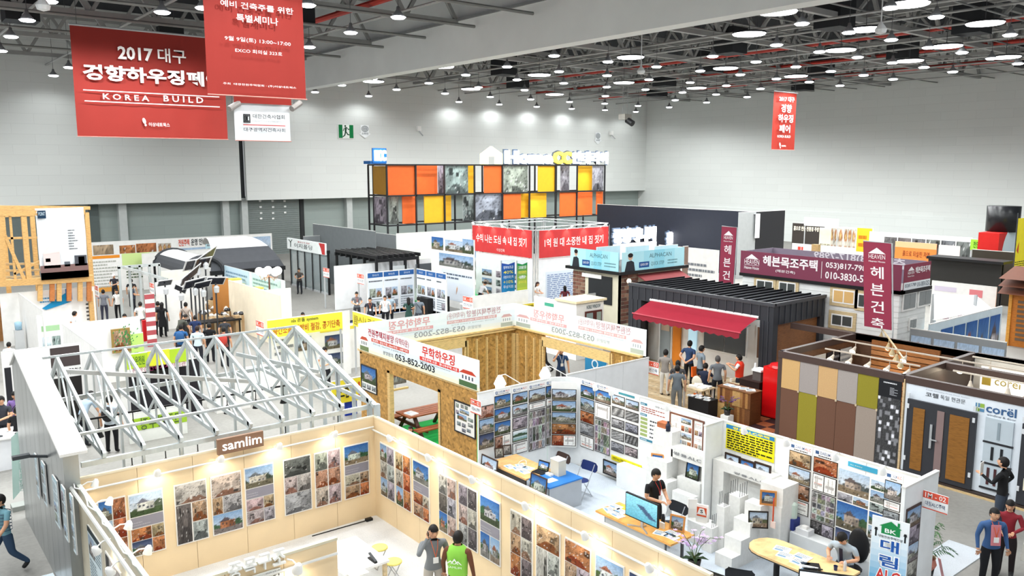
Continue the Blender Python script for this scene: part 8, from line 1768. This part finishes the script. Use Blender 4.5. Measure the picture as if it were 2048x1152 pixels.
p = at(1935,520,2.95); t = thing('kiosk_top','long black kiosk counter top at the right','counter',(p[0],p[1],2.9)); q = onx(1862,512,p[0]); BX(p[0]-.6,onx(2015,530,p[0])[1],2.9,p[0]+.8,q[1],3.05).build('top',BLACK,t); BX(p[0]+.5,onx(2000,530,p[0])[1],0,p[0]+.6,q[1]-.3,2.9).build('support',BLACK,t)
p = at(2022,505,3.0); t = thing('red_cube_sign','big red box with a pale blue round print at the right edge','sign',(p[0],p[1],0)); f = Fr('y',p[1]); a = f.uv(1999,467); b = f.uv(2046,505); m = MB(); q_slab(m,f,a[0],b[1],b[0]+.6,a[1],1.2,d=-1.2); m.build('box',mat('#c8201c',.5),t); m = MB(); cu,cv = a[0]+(b[0]-a[0])*.62,b[1]; R_ = (b[0]-a[0])*.48; q_poly(m,fr_out(f,.01),[(cu+R_*math.cos(PI*k/14),cv+R_*math.sin(PI*k/14)) for k in range(15)],'#cfe0ea',0); m.build('print',PRINT,t); BX(a[0]+.4,f.c+.3,0,b[0],f.c+1.0,b[1]).build('base',BLACK,t)
MB().lathe([(.001,0),(.95,0),(.95,1.6),(.001,1.6)],((a[0]+b[0])/2,f.c+.6,a[1]),16).build('black_drum',mat('#1c1d20',.3),thing('black_drum','glossy black drum on top of the red box sign','drum',((a[0]+b[0])/2,f.c+.6,a[1])),smooth=True)
p = at(2042,640,0); f = Fr('y',18.0); a = f.uv(2036,437); b = f.uv(2062,534); t = thing('yellow_flag','tall yellow flag with a red mark cut by the right edge','flag',f.p(a[0],0)); m = MB(); q_slab(m,f,a[0],b[1],b[0],a[1],.02); m.build('cloth',mat('#f2e22c',.6),t); MB().tube([f.p(a[0]-.03,0),f.p(a[0]-.03,a[1]+.3)],.03,6).build('pole',DGREY,t); m = MB(); q_poly(m,fr_out(f,.024),[(a[0]+.12,b[1]+1.1),(a[0]+.4,b[1]+.9),(a[0]+.4,b[1]+1.6)],'#c84a2c',0); q_lines(m,fr_out(f,.024),a[0]+.05,b[1]+.15,b[0]-.05,b[1]+.5,3,'#3a3a1c',d=0); m.build('print',PRINT,t)
wp('low white booth wall with pink and grey leaflets behind the model house',(1868,560),(1990,575),2.5,draw=D(('r',.05,.1,.4,.2,'#d9cfe0'),('r',.6,.1,.8,.25,'#e0848a'),('l',.1,.3,.9,.8,5,'#b9a8ac')))
wp('white wall with a red strip behind the maroon banners',(1565,488),(1728,494),3.3,z0=0,draw=D(('r',.1,.06,.15,.2,'#d8483c'),('r',.16,.06,.19,.16,'#d8483c'),('r',.78,.3,1,.42,'#c8424a')))
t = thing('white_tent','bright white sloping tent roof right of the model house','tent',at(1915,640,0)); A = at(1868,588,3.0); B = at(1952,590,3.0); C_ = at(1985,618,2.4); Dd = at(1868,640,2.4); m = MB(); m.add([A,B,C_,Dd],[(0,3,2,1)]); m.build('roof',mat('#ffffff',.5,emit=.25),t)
for q in (A,B,C_,Dd): BX(q[0]-.05,q[1]-.05,0,q[0]+.05,q[1]+.05,q[2]).build('post',LGREY,t)
wp('grey photo wall of house pictures behind the window booth',(1826,654),(2008,686),2.6,m=mat('#8b8e90',.5),draw=D(*[('p',.02+.25*k,.1,.24+.25*k,.55,'mount',40+k,22,14) for k in range(4)],*[('p',.02+.25*k,.62,.24+.25*k,.95,'bw',44+k,12,8) for k in range(4)]))
wp('wall of pale blue house drawings topped by a timber rail',(1858,648),(2008,612),2.6,m=mat('#d5e4ec',.5),draw=D(*[('p',.14+.17*k,.12,.29+.17*k,.9,'blue',50+k,16,12) for k in range(5)]))
t = thing('wooden_house','orange timber house with a shingled roof at the right edge','building',at(2035,700,0)); p = at(2010,690,0); x0,y0 = p[0],p[1]; WDm = mat('#c4762c',.5,kind='wood')
BX(x0,y0-3.5,0,x0+3,y0,2.5).build('body',WDm,t)
for k in range(9): BX(x0-.04,y0-1.2,.3+.22*k,x0,y0-.4,.42+.22*k).build('slat',mat('#6d5a4a',.6),t)
for k in range(3): m = MB(); m.add([(x0-.6,y0-3.8,2.5+.35*k),(x0-.6,y0+.3,2.5+.35*k),(x0+.4+.4*k,y0+.3,2.95+.35*k),(x0+.4+.4*k,y0-3.8,2.95+.35*k)],[(0,3,2,1)]); m.build('roof_course',mat('#6b3c28',.7),t)
for y in (-.02,-1.3,-2.4): BX(x0-.08,y0+y-.14,0,x0,y0+y,2.5).build('post',mat('#d9983f',.5,kind='wood'),t)
# ------------------------------------------------------------------ left middle booths
wp('white wall with a blue swoosh banner and black text rows at the left',(0,589),(187,572),2.5,draw=D(('r',.42,.1,.68,.35,'#f2f6f8'),('r',.9,.2,.97,.25,'#2c2e33'),('l',.89,.3,.98,.75,6,'#1d1e22'),('l',.4,.12,.62,.25,2,'#5a9ac4')))
f = Fr('y',at(90,581,2.5)[1]-.03); m = MB(); q_poly(m,f,[f.uv(84,617),f.uv(143,578),f.uv(143,603),f.uv(92,620)],'#1f8fc4',0); q_rect(m,f,f.uv(132,600)[0],f.uv(132,600)[1],f.uv(143,577)[0],f.uv(143,577)[1],'#1a78b8',.003); t = thing('swoosh_print','blue swoosh banner print on the white wall at the left','banner',f.p(*f.uv(110,610))); m.build('print',PRINT,t)
wp('white wall running toward the camera left of the water cooler',(37,586),(84,622),2.5); wp('white wall with a potted plant picture frame',(123,648),(281,633),2.5); wp('white wall running down from the potted plant wall',(123,648),(205,705),2.5)
wp('long white fascia above the black tool displays',(0,702),(163,687),2.6,draw=D(('r',.02,.2,.1,1,'#2c2c30'),('r',.18,.25,.52,1,'#3a302f'),('r',.2,.3,.5,.36,'#a8302c'),('r',.22,.38,.49,.98,'#d4d4d2'),('r',.6,.03,.98,.28,'#4a4140'),('t',.63,.31,.98,.39,'MAKITA TOOLS','#2c2c2e',.01),('r',.6,.42,.98,1,'#2a2726')))
f = Fr('y',at(255,650,1.6)[1]); t = thing('plant_picture','gilt framed picture with green leaves spilling out, on the white wall','picture frame',ony(250,690,at(200,640,2.5)[1])); yq = at(200,640,2.5)[1]-.25; f = Fr('y',yq)
a = f.uv(221,659); b = f.uv(262,702); m = MB(); q_slab(m,f,a[0],b[1],b[0],a[1],.05); m.build('frame',mat('#a08248',.4),t); m = MB(); q_pic(m,fr_out(f,.06),a[0]+.08,b[1]+.08,b[0]-.08,a[1]-.08,'warm',5); m.build('print',PRINT,t)
m = MB(); rr = random.Random(3); c = Vector(f.p((a[0]*.35+b[0]*.65),(a[1]*.6+b[1]*.4),.2))
for k in range(60): d = Vector((rr.gauss(0,.2),rr.gauss(-.1,.08),rr.gauss(0,.22))); s = .07; m.add([tuple(c+d),tuple(c+d+Vector((s,0,s*.5))),tuple(c+d+Vector((s*.6,-.03,s*1.4)))],[(0,1,2)])
o = m.build('leaves',mat('#2f9a52',.5),t); o['kind'] = 'stuff'
wp('lime green poster board right of the plant picture',(262,668),(285,664),1.9,m=mat('#bfe07a',.5),draw=D(('r',.2,.6,.8,.75,'#4a9a4a'),('l',.2,.2,.8,.5,2,'#5a8a4a')),name='poster_board',cat='poster')
wp('white panel with grey photos and a green stripe left of the plant wall',(73,632),(124,626),2.3,draw=D(('r',.15,.2,.85,.3,'#a8cfa0'),('p',.15,.4,.48,.95,'lake',3),('p',.52,.4,.85,.7,'bw',4),('l',.52,.75,.85,.95,4)))
wp('lime green banner seen behind the steel trusses',(248,709),(376,693),2.4,m=mat('#b7d936',.5),z0=1.75,draw=D(('r',.35,0,.7,1,'#dfe23c'),('t',.05,.15,.3,.6,'다가온전원','#3f6a2c',.01),('r',.0,.78,1,1,'#f3efe9'),('t',.1,.72,.95,.98,'친환경건축자재전시관','#a03a6c',.0)),name='lime_banner',cat='banner')
wp('black wall panel below the lime green banner',(250,735),(400,715),1.9,m=mat('#26242a',.5)); wp('green printed counter front with mirrored letters under the trusses',(256,828),(372,808),.95,m=mat('#f2f4ee',.5),draw=D(('r',0,.2,1,.6,'#a8cf3c'),('t',.2,.2,.9,.6,'그린하우징','#3c4a3c',.0,True)),name='printed_counter',cat='counter')
wp('white counter block under the trusses, behind the lime print',(200,800),(260,790),1.0); 
t = thing('water_cooler','water cooler with a blue bottle beside the white wall','water cooler',at(40,700,0)); p = at(40,690,.3); BX(p[0]-.18,p[1]-.18,0,p[0]+.18,p[1]+.18,1.0).build('body',mat('#d3d5d6',.4),t); MB().lathe([(.001,0),(.14,.02),(.15,.35),(.001,.4)],(p[0],p[1],1.0),12).build('bottle',mat('#9fc3d8',.2),t,smooth=True)
yb_ = wp('yellow banner wall with red Hangul reading system',(537,641),(682,622),2.6,m=mat('#f6ee48',.5),z0=1.9,draw=D(('t',.3,.08,.66,.34,'nls 온돌 system','#26282a',.01),('t',.06,.42,.96,.88,'층간소음, 난방비 절감, 공기단축','#b8482c',.01)),name='yellow_banner',cat='banner')[0]
wp('white poster wall under the yellow nls banner',(537,668),(718,645),1.9,draw=D(('l',.05,.1,.25,.5,3),('p',.3,.15,.45,.45,'mount',3),('r',.55,.05,.95,.12,'#e8d84a'),('p',.6,.2,.8,.5,'dusk',4),('p',.6,.6,.8,.85,'dusk',5)))
wp('yellow banner turned away with mirrored letters',(702,622),(792,645),2.6,m=mat('#efe04a',.5),z0=2.0,draw=D(('t',.05,.2,.6,.85,'온돌시스템','#7a6a1c',.0,True)),name='yellow_banner',cat='banner'); wp('glossy white column between the two yellow banners',(682,622),(702,622),2.6,m=WHITE)
p = at(685,720,0); t = thing('television_stand','television with a blue room picture on a black stand behind the trusses','television',(p[0],p[1],0)); f = Fr('y',p[1]); a = f.uv(655,647); b = f.uv(713,681); BX(a[0],p[1],b[1],b[0],p[1]+.06,a[1]).build('casing',BLACK,t); m = MB(); q_pic(m,f,a[0]+.04,b[1]+.04,b[0]-.04,a[1]-.04,'dusk',9,.01,24,14); m.build('screen',SCREEN,t)
for s in (.45,.62): x = a[0]+(b[0]-a[0])*s; BX(x,p[1]+.06,0,x+.06,p[1]+.12,b[1]).build('post',BLACK,t)
wp('yellow sheet with black Hangul standing by the timber house corner',(668,765),(723,750),1.3,m=mat('#f0e23c',.5),z0=.5,draw=D(('t',.1,.2,.5,.8,'시스템','#2c2a1c',.02),('t',.6,.2,.9,.8,'가','#c8402c',.03)),name='yellow_sheet',cat='banner'); wp('deep blue box front under the yellow sheet',(690,775),(712,770),1.0,m=mat('#1f3fae',.5))
# solar lamps, boxes, goods
def solar(lab,px_,py_,zt_,w,tilt,two=True):
    p = at(px_,py_,zt_); t = thing('solar_lamp',lab,'solar lamp',(p[0],p[1],0)); MB().tube([(p[0],p[1],0),(p[0],p[1],zt_)],.04,6).build('pole',DGREY,t); a = math.radians(tilt); d = Vector((math.cos(a),-.2,math.sin(a))).normalized(); e = Vector((0,-.75,.66)); m = MB(); c = Vector(p)+Vector((0,0,.1)); P = [c-d*w/2-e*w*.35,c+d*w/2-e*w*.35,c+d*w/2+e*w*.35,c-d*w/2+e*w*.35]; nrm = d.cross(e).normalized()*.03
    MB().add([tuple(q) for q in P]+[tuple(q-nrm) for q in P],[(0,1,2,3),(7,6,5,4),(0,4,5,1),(1,5,6,2),(2,6,7,3),(3,7,4,0)]).build('panel_frame',mat('#e8eaec',.4),t); g = .06*w; k = [P[0]+(d+e)*g,P[1]+(e-d)*g,P[2]-(d+e)*g,P[3]+(d-e)*g]; MB().add([tuple(q+nrm*.3) for q in k],[(0,1,2,3)]).build('cells',mat('#2a2e3a',.25,spec=.6),t); MB().lathe([(.001,-.5),(.12,-.45),(.14,-.2),(.05,-.1)],(p[0],p[1]-.1,p[2]),8).build('lantern',mat('#c9cccf',.3),t)
for k,(x,y,z,w,tl) in enumerate(((410,520,3.6,1.3,35),(395,532,3.3,1.3,8),(380,556,2.9,1.2,40),(389,571,2.7,1.0,12),(405,574,2.6,.8,10),(431,566,2.7,.9,-3),(330,570,2.4,.7,5),(361,582,2.3,.6,-30))): solar('street lamp with a tilted solar panel above the crowd, %s from the left by number' % ordn(k) if False else ['topmost tilted solar street lamp','broad dark solar lamp below the topmost one','long side on solar lamp pointing up to the right','large square solar lamp in the cluster centre','second square solar lamp right of the centre one','white framed solar lamp on a brown post','small flat solar lamp at the left of the white panel','small steep solar lamp beside the crowd'][k],x,y,z,w,tl)
rb = random.Random(6); YB2 = mat('#d8cf62',.6); 
for k,(x,y) in enumerate(((472,625),(486,632),(500,640),(515,648),(478,640),(492,650),(508,660),(524,668))):
    b0 = at(x,y,0)
    for j in range(rb.choice((3,4,5))): bx = b0[0]+rb.uniform(-.04,.04); t = thing('carton','yellow and white product carton stacked by the cream wall','box',(bx,b0[1],.4*j),0,'yellow cartons by the cream wall'); BX(bx-.32,b0[1]-.25,.4*j,bx+.32,b0[1]+.25,.4*j+.39).build('box',YB2 if (k+j) % 3 else mat('#e3dfc8',.6),t); BX(bx-.33,b0[1]-.26,.4*j+.1,bx+.33,b0[1]-.25,.4*j+.3).build('label',mat('#7f8a3a' if j % 2 else '#efeadd',.5),t)
for k in range(26):
    x,y = rb.uniform(400,500),rb.uniform(628,668); b0 = at(x,y,0); h = rb.uniform(.5,1.1); t = thing('carton','brown cardboard carton in the goods stall behind the crowd','box',(b0[0],b0[1],0),0,'brown cartons of the goods stall'); BX(b0[0]-.25,b0[1]-.2,0,b0[0]+.25,b0[1]+.2,h).build('box',mat(rb.choice(['#a8845c','#8f6d48','#c0a078']),.7),t); BX(b0[0]-.04,b0[1]-.205,0,b0[0]+.04,b0[1]+.2,h+.005).build('tape',mat('#d9c8a8',.5),t)
    for j in range(3): q = (b0[0]+rb.uniform(-.18,.18),b0[1]+rb.uniform(-.12,.12),h+.01); tag(MB().lathe([(.001,0),(.1,0),(.13,.08),(.05,.16),(.001,.17)],q,8).build('lamp_sample',mat(rb.choice(['#dcdcdc','#2c2c30','#a9adb2','#e9e4d8']),.35)),'small lamp sample on a carton of the goods stall','lamp sample','lamp samples on the cartons')
t = thing('globe_lamp_post','ornate copper lamp post with glowing white globes','street lamp',at(537,650,0)); p = at(538,552,2.6); MB().tube([(p[0],p[1],0),p],.05,8).build('post',mat('#6a4a3c',.4),t)
for k in range(5): a = 2*PI*k/5; q = (p[0]+.5*math.cos(a),p[1]+.5*math.sin(a),p[2]+.25); MB().tube([p,(p[0]+.4*math.cos(a),p[1]+.4*math.sin(a),p[2]-.2),(q[0],q[1],q[2]-.2)],.02,5).build('arm',mat('#a87858',.4),t); MB().ell(q,(.22,.22,.22),12,8).build('globe',mat('#ffffff',.4,emit=3),t,smooth=True)
p = at(430,640,.8); t = thing('display_table','dark display table among the brown cartons of the goods stall','table',(p[0],p[1],0)); BX(p[0]-1.5,p[1]-.4,.72,p[0]+1.2,p[1]+.4,.8).build('tabletop',BLACK,t)
for x in (-1.4,1.1): BX(p[0]+x,p[1]-.3,0,p[0]+x+.06,p[1]+.3,.72).build('leg',BLACK,t)
# white tables and counters behind the steel house on the right of the truss
for k,(x0,y0,x1,y1,lb) in enumerate(((500,740,610,735,'white counter behind the right part of the trusses'),(430,770,500,760,'white counter behind the middle of the trusses'))): wp(lb,(x0,y0),(x1,y1),1.0,th=1.0,name='counter',cat='counter')
for n_,lb,A in (('grey red booth number sign','booth number sign on the white wall left of the blue posters',(647,535)),('s','booth number sign by the steel stud booth',(300,565)),('s','booth number sign beside the blue swoosh wall',(190,570)),('s','booth number sign left of the yellow nls banner',(513,640)),('s','booth number sign over the far aisle',(927,592)),('s','booth number sign left of the blue headed posters',(715,547))):
    p = at(A[0],A[1],2.45); f = Fr('x',p[0]); sign_no(lb,f,-p[1]-.02,1.9,-p[1]+.75,2.45,'1K - 0%d' % (len(lb) % 9+1),'전시관'); BX(p[0]+.0,p[1]-.1,0,p[0]+.05,p[1],1.95).build('post',LGREY,thing('sign_post','thin post of the '+lb,'post',(p[0],p[1],0)))
# steel stud frame booth in the far left middle
t = thing('stud_frame_booth','grey steel stud frame booth behind the visitors at the left','building frame',at(270,650,0)); A = at(236,534,3.0); B = at(315,528,3.0); y0 = A[1]; 
for k in range(5): x = A[0]+(B[0]-A[0])*k/4; BX(x,y0,0,x+.12,y0+.12,3.0).build('stud',GALV,t)
BX(A[0],y0,2.9,B[0]+.1,y0+.12,3.05).build('top_plate',GALV,t); MB().bar((A[0]+.3,y0,2.95),(B[0],y0-1.6,2.3),.14).build('brace',GALV,t)
wp('tall stack of red and white brochure panels beside the stud frame',(288,588),(309,587),2.5,m=mat('#b9575c',.5),draw=D(*[('r',0,.1+.17*k,1,.18+.17*k,'#efe6e4') for k in range(5)]),name='brochure_tower',cat='display')
bthing('fire_extinguisher_box','small red box standing behind the lime green poster','box',at(294,690,0)[0]-.15,at(294,690,0)[1]-.1,.2,at(294,690,0)[0]+.15,at(294,690,0)[1]+.1,1.2,mat('#c8242a',.4))
# ------------------------------------------------------------------ visitors and staff
def ph(px,py,z=1.66): return at(px,py,z)
def stand(lab,px,py,face,kind='stand',h=1.72,z0=0.0,**k):
    p = at(px,py,z0+h*.935); return person(lab,(p[0],p[1],z0),face,kind,h=h,**k)
TO = 231.3   # heading that looks straight toward the camera
stand('man in a grey long sleeve sweater talking on a phone beside the beige wall',866,1062,TO+20,'phone',h=1.74,z0=.03,near=True,top='#7d8184',bottom='#b3aca2',sleeve=True,extra=[('badge','#d9663a'),('phone',)])
stand('man seen from behind in a lime green vest over brown sleeves',915,1077,TO+165,'stand',h=1.72,z0=.03,near=True,top='#6d4430',bottom='#3a3c44',sleeve=True,extra=[('vest','#8ed04e')])
vest = [o for o in bpy.data.objects if o.name.startswith('vest')][-1]; f = Free((0,-.166,0),(1,0,0),(0,0,1)); m = MB()
for x in (-.07,0,.06): q_poly(m,f,[(x-.07,1.2),(x,1.31 if x == 0 else 1.27),(x+.07,1.2),(x+.05,1.2),(x,1.27 if x == 0 else 1.24),(x-.05,1.2)],'#f4faf0',.004)
q_text(m,f,-.12,1.12,.12,1.16,'SAMLIM','#eef6ea',.004,0); m.build('vest_print',PRINT,vest.parent,raw=True)
stand('man in a black T shirt with a red lanyard looking down at the orange desk',1310,948,TO+35,'hold',h=1.74,z0=.02,near=True,top='#1a1a1c',bottom='#1f2023',extra=[('badge','#b8322c')])
person('man in a grey short sleeve shirt and dark tie seated at the rounded desk',(14.68,7.8,.02),TO-45,'sittable',near=True,top='#a9b5be',bottom='#2a2c33',extra=[('tie','#2c2a3c')])
stand('man in black with a brochure looking up at the grey doors',2010,926,95,'hips',h=1.78,near=True,top='#151517',bottom='#39414e',sleeve=True,extra=[('paper',)])
stand('man in an open blue jacket over a pink shirt walking at the right edge',1988,1027,TO-5,'stand',h=1.68,near=True,top='#3f608f',bottom='#1d1e22',sleeve=True,extra=[('tie','#d9868c',.17),('badge','#e0632c')])
stand('woman in a dark red cardigan behind the man in the blue jacket',2021,1010,TO-35,'hold',h=1.62,near=True,fem=True,hair='long',top='#8a2630',bottom='#2a2224',sleeve=True,extra=[('bag','#d9d5cc',-.3),('bag','#e8692c',.28)])
stand('man in a pale blue striped polo shirt and jeans walking at the left edge',2,1000,TO-30,'walk',h=1.72,near=True,top='#79a8b6',bottom='#3a506b',extra=[('badge','#d8a45c'),('stripes','#4a5f78')])
stand('person in a purple shirt with a dark apron at the far left counter',31,790,TO,'hold',h=1.65,top='#8a6fae',bottom='#2a2a30',extra=[('strap','#26262a')]); stand('person in black seen from behind at the far left counter',33,822,TO+180,'stand',h=1.6,top='#17171a',bottom='#1d1d22'); stand('person at the left edge half cut off beside the purple shirt',3,800,TO,'hold',top='#3a3c44')
# inside the steel frame house
for lab,x,y,f_,kd,kw in (('person in a light blue shirt bending under the left trusses',160,790,40,'bend',dict(top='#a9bccb')),('person in black trousers seen through the trusses',218,800,60,'stand',dict(top='#c9d3dc',bottom='#151518',extra=[('backpack','#26262a')])),('woman with dark hair under the samlim side of the trusses',502,868,TO,'stand',dict(fem=True,h=1.5,top='#e9e2d8')),('man in a white shirt by the yellow banner seen through the trusses',650,700,TO-10,'hold',dict(top='#dcdfe2',bottom='#22242a'))): stand(lab,x,y,f_,kd,**kw)
stand('woman seated near the picnic table with a white top',822,858,TO-20,'stand',h=1.2,fem=True,hair='long',top='#eef0f2')
# visitors at the charcoal show house
for lab,x,y,f_,kd,kw in (
 ('young man in a taupe shirt and white trousers at the show house',1331,706,20,'stand',dict(top='#8f8984',bottom='#d9d7d2',sleeve=True)),
 ('man in a dark blue polo with hands behind his back at the show house',1379,688,10,'armsback',dict(top='#2c4266',bottom='#16171b',h=1.78,hair='short')),
 ('man in a dark jacket bending behind the grey polo man',1356,728,40,'stand',dict(top='#4b4a4c',bottom='#232428',h=1.66)),
 ('man in a grey polo seen from behind, nearest in the show house group',1355,738,45,'stand',dict(top='#6f7880',bottom='#7c7c7a',h=1.7)),
 ('man in a grey polo with an orange bag watching the staff',1402,698,-20,'bag',dict(top='#7b8791',bottom='#1f2125',h=1.76,extra=[('bag','#ee6a24',-.3)])),
 ('balding man in a grey shirt seen from behind near the wood counter',1436,719,50,'stand',dict(top='#6d7176',bottom='#1b1c20',h=1.74,hair='short',hairc='#4a4644')),
 ('staff member in a bright red vest gesturing by the wood counter',1480,716,110,'point',dict(top='#ecebea',bottom='#20222c',h=1.72,extra=[('vest','#e23a20')]))): stand(lab,x,y,f_,kd,**kw)
p = at(1409,735,1.2); person('visitor in navy seated on the cream plastic chair',(p[0],p[1],.02),20,'sit',top='#252c42',bottom='#1d1f26')
q = at(1398,800,.4); tag(MB().add([(q[0]-.1,q[1]-.15,.05),(q[0]+.1,q[1]-.15,.05),(q[0]+.1,q[1]+.2,.05),(q[0]-.1,q[1]+.2,.05),(q[0]-.03,q[1]-.18,.6),(q[0]+.03,q[1]-.18,.6),(q[0]+.03,q[1]+.22,.6),(q[0]-.03,q[1]+.22,.6)],[(0,3,2,1),(4,5,6,7),(0,1,5,4),(1,2,6,5),(2,3,7,6),(3,0,4,7)]).build('shopping_bag',mat('#ee6a24',.5)),'orange bag hanging by the cream plastic chair','bag')
# seen through and behind the timber house
for lab,x,y,f_,kd,kw in (
 ('person in black striding past the timber house opening',1088,668,150,'walk',dict(top='#26262c',bottom='#17171a',fem=True,extra=[('backpack','#3a3c42')])),
 ('man in a blue T shirt with a badge, hand raised, behind the timber house',1122,702,TO+10,'phone',dict(top='#2f4a72',bottom='#4a4c52',extra=[('badge','#e8e8e8')])),
 ('man in a grey polo with a lanyard left of the orange feather flag',713,588,TO+20,'hold',dict(top='#6f747a',bottom='#3a3a40',extra=[('badge','#e0662c')])),
 ('man in a dark shirt right beside the orange feather flag',740,600,TO+10,'stand',dict(top='#30343e',bottom='#1d1e22',extra=[('badge','#e0762c')])),
 ('man in a white short sleeve shirt facing the camera by the blue headed posters',770,596,TO,'stand',dict(top='#eef0f2',bottom='#1c1d21',extra=[('badge','#e07a3c')])),
 ('person in a pale blue shirt behind the man in the white shirt',779,593,70,'stand',dict(top='#a9bac6')),
 ('woman in a dark green dress with a shoulder bag at the screen',817,600,60,'hold',dict(top='#2c4a44',bottom='#2c4a44',fem=True,hair='long',extra=[('skirt','#2c4a44'),('bag','#8a8a8c',.26)])),
 ('man in a grey shirt with a cross strap at the blue screen',837,598,60,'stand',dict(top='#7c8690',bottom='#4a4e58',extra=[('strap','#2a2c30')])),
 ('man in a beige vest seen from behind on the aisle of the green carpet',923,563,60,'stand',dict(top='#d9d6cc',bottom='#2a2a30',extra=[('vest','#b3a890')])),
 ('person in black and white carrying a bag beside the beige vest',938,562,50,'stand',dict(top='#1f2024',bottom='#e2e2e2',fem=True,extra=[('backpack','#e6e6e8')])),
 ('seated visitor in a red shirt at the far meeting table',909,536,TO,'sit',dict(top='#c0342c')),('seated visitor in a cyan shirt at the far meeting table',921,538,50,'sit',dict(top='#2a9bc4')),('seated woman with long black hair at the far meeting table',938,540,80,'sit',dict(top='#4a2026',hair='long',fem=True)),
 ('person leaning at the yellow sheet left of the blue pole flag',959,565,0,'bend',dict(top='#e9ebee')),('woman with long dark hair right of the green pole flag',1074,568,TO+60,'hold',dict(top='#e9e4e0',hair='long',fem=True,hairc='#3a2420')),('person in a maroon top beside the big blue house drawing',1130,576,60,'stand',dict(top='#6a2c34',fem=True,hair='long')),
 ('person with brown hair left of the window sample booth',1148,632,60,'stand',dict(top='#c9b5a8',fem=True,hairc='#6a4436',h=1.5)),
 ('person inside the folding door booth behind glass',598,540,TO,'hold',dict(top='#4a4440')),('seated woman with dark hair right of the globe lamp post',606,612,TO,'sit',dict(top='#7a2c30',fem=True,hair='long'))): stand(lab,x,y,f_,kd,**kw)
# crowd at the left stalls
for lab,x,y,f_,kd,kw in (
 ('man in a white cap and dark shirt by the stud frame',228,552,TO,'hold',dict(top='#2c2c34',hair='cap',hairc='#f0f0f0')),
 ('man in a grey shirt walking away left of the woman in white',206,584,70,'stand',dict(top='#787c86',bottom='#3a3c4c')),
 ('woman in a white printed T shirt facing the camera',234,583,TO,'stand',dict(top='#f2f1ef',bottom='#18181b',hair='long',fem=True)),
 ('man in a black and white top right of the woman in white',264,573,0,'hold',dict(top='#3a4252',bottom='#23252c')),('man in dark clothes behind the stud frame',262,562,60,'stand',dict(top='#24262c')),
 ('person seated in an orange and white jacket behind the plant wall',250,615,TO,'sit',dict(top='#e8562c')),('person in a white and green shirt seen from behind',280,609,60,'stand',dict(top='#eceeea',bottom='#2a2c30')),
 ('man with black hair in a white shirt behind the left wall',148,628,20,'stand',dict(top='#eef2f4')),('person with black hair low behind the far left wall',17,690,60,'stand',dict(top='#dfe2e4',h=1.5)),
 ('man in a dark suit left of the woman in the long black dress',315,608,60,'stand',dict(top='#3a3a40',bottom='#1e1e22',sleeve=True)),('woman in a long black dress in the middle of the crowd',323,610,60,'stand',dict(top='#131316',bottom='#131316',hair='long',fem=True,h=1.74,extra=[('skirt','#131316')])),
 ('man in a beige shirt with a strap behind the crowd',371,610,60,'stand',dict(top='#b5a79c',extra=[('strap','#5a4a40')])),('older person in olive bending over the goods',354,632,20,'bend',dict(top='#4a4c44')),('person in a navy shirt bending in the crowd',390,636,60,'stand',dict(top='#26365e',h=1.6)),
 ('man with a blue backpack in front of the crowd',361,655,60,'stand',dict(top='#2c5f95',bottom='#2a3040',extra=[('backpack','#2c5a8e')])),('person in a pale blue shirt right of the blue backpack',394,658,60,'stand',dict(top='#cfe0ea',bottom='#2a2c34',hairc='#2a1c18')),('person in black seen from behind right of the pale blue shirt',418,652,60,'stand',dict(top='#161619')),('person with a red grey backpack at the right end of the crowd',447,660,60,'stand',dict(top='#8a4a44',extra=[('backpack','#c04038')])),('person with black hair behind the red backpack',449,640,60,'stand',dict(top='#3c3e44',h=1.6))): stand(lab,x,y,f_,kd,**kw)
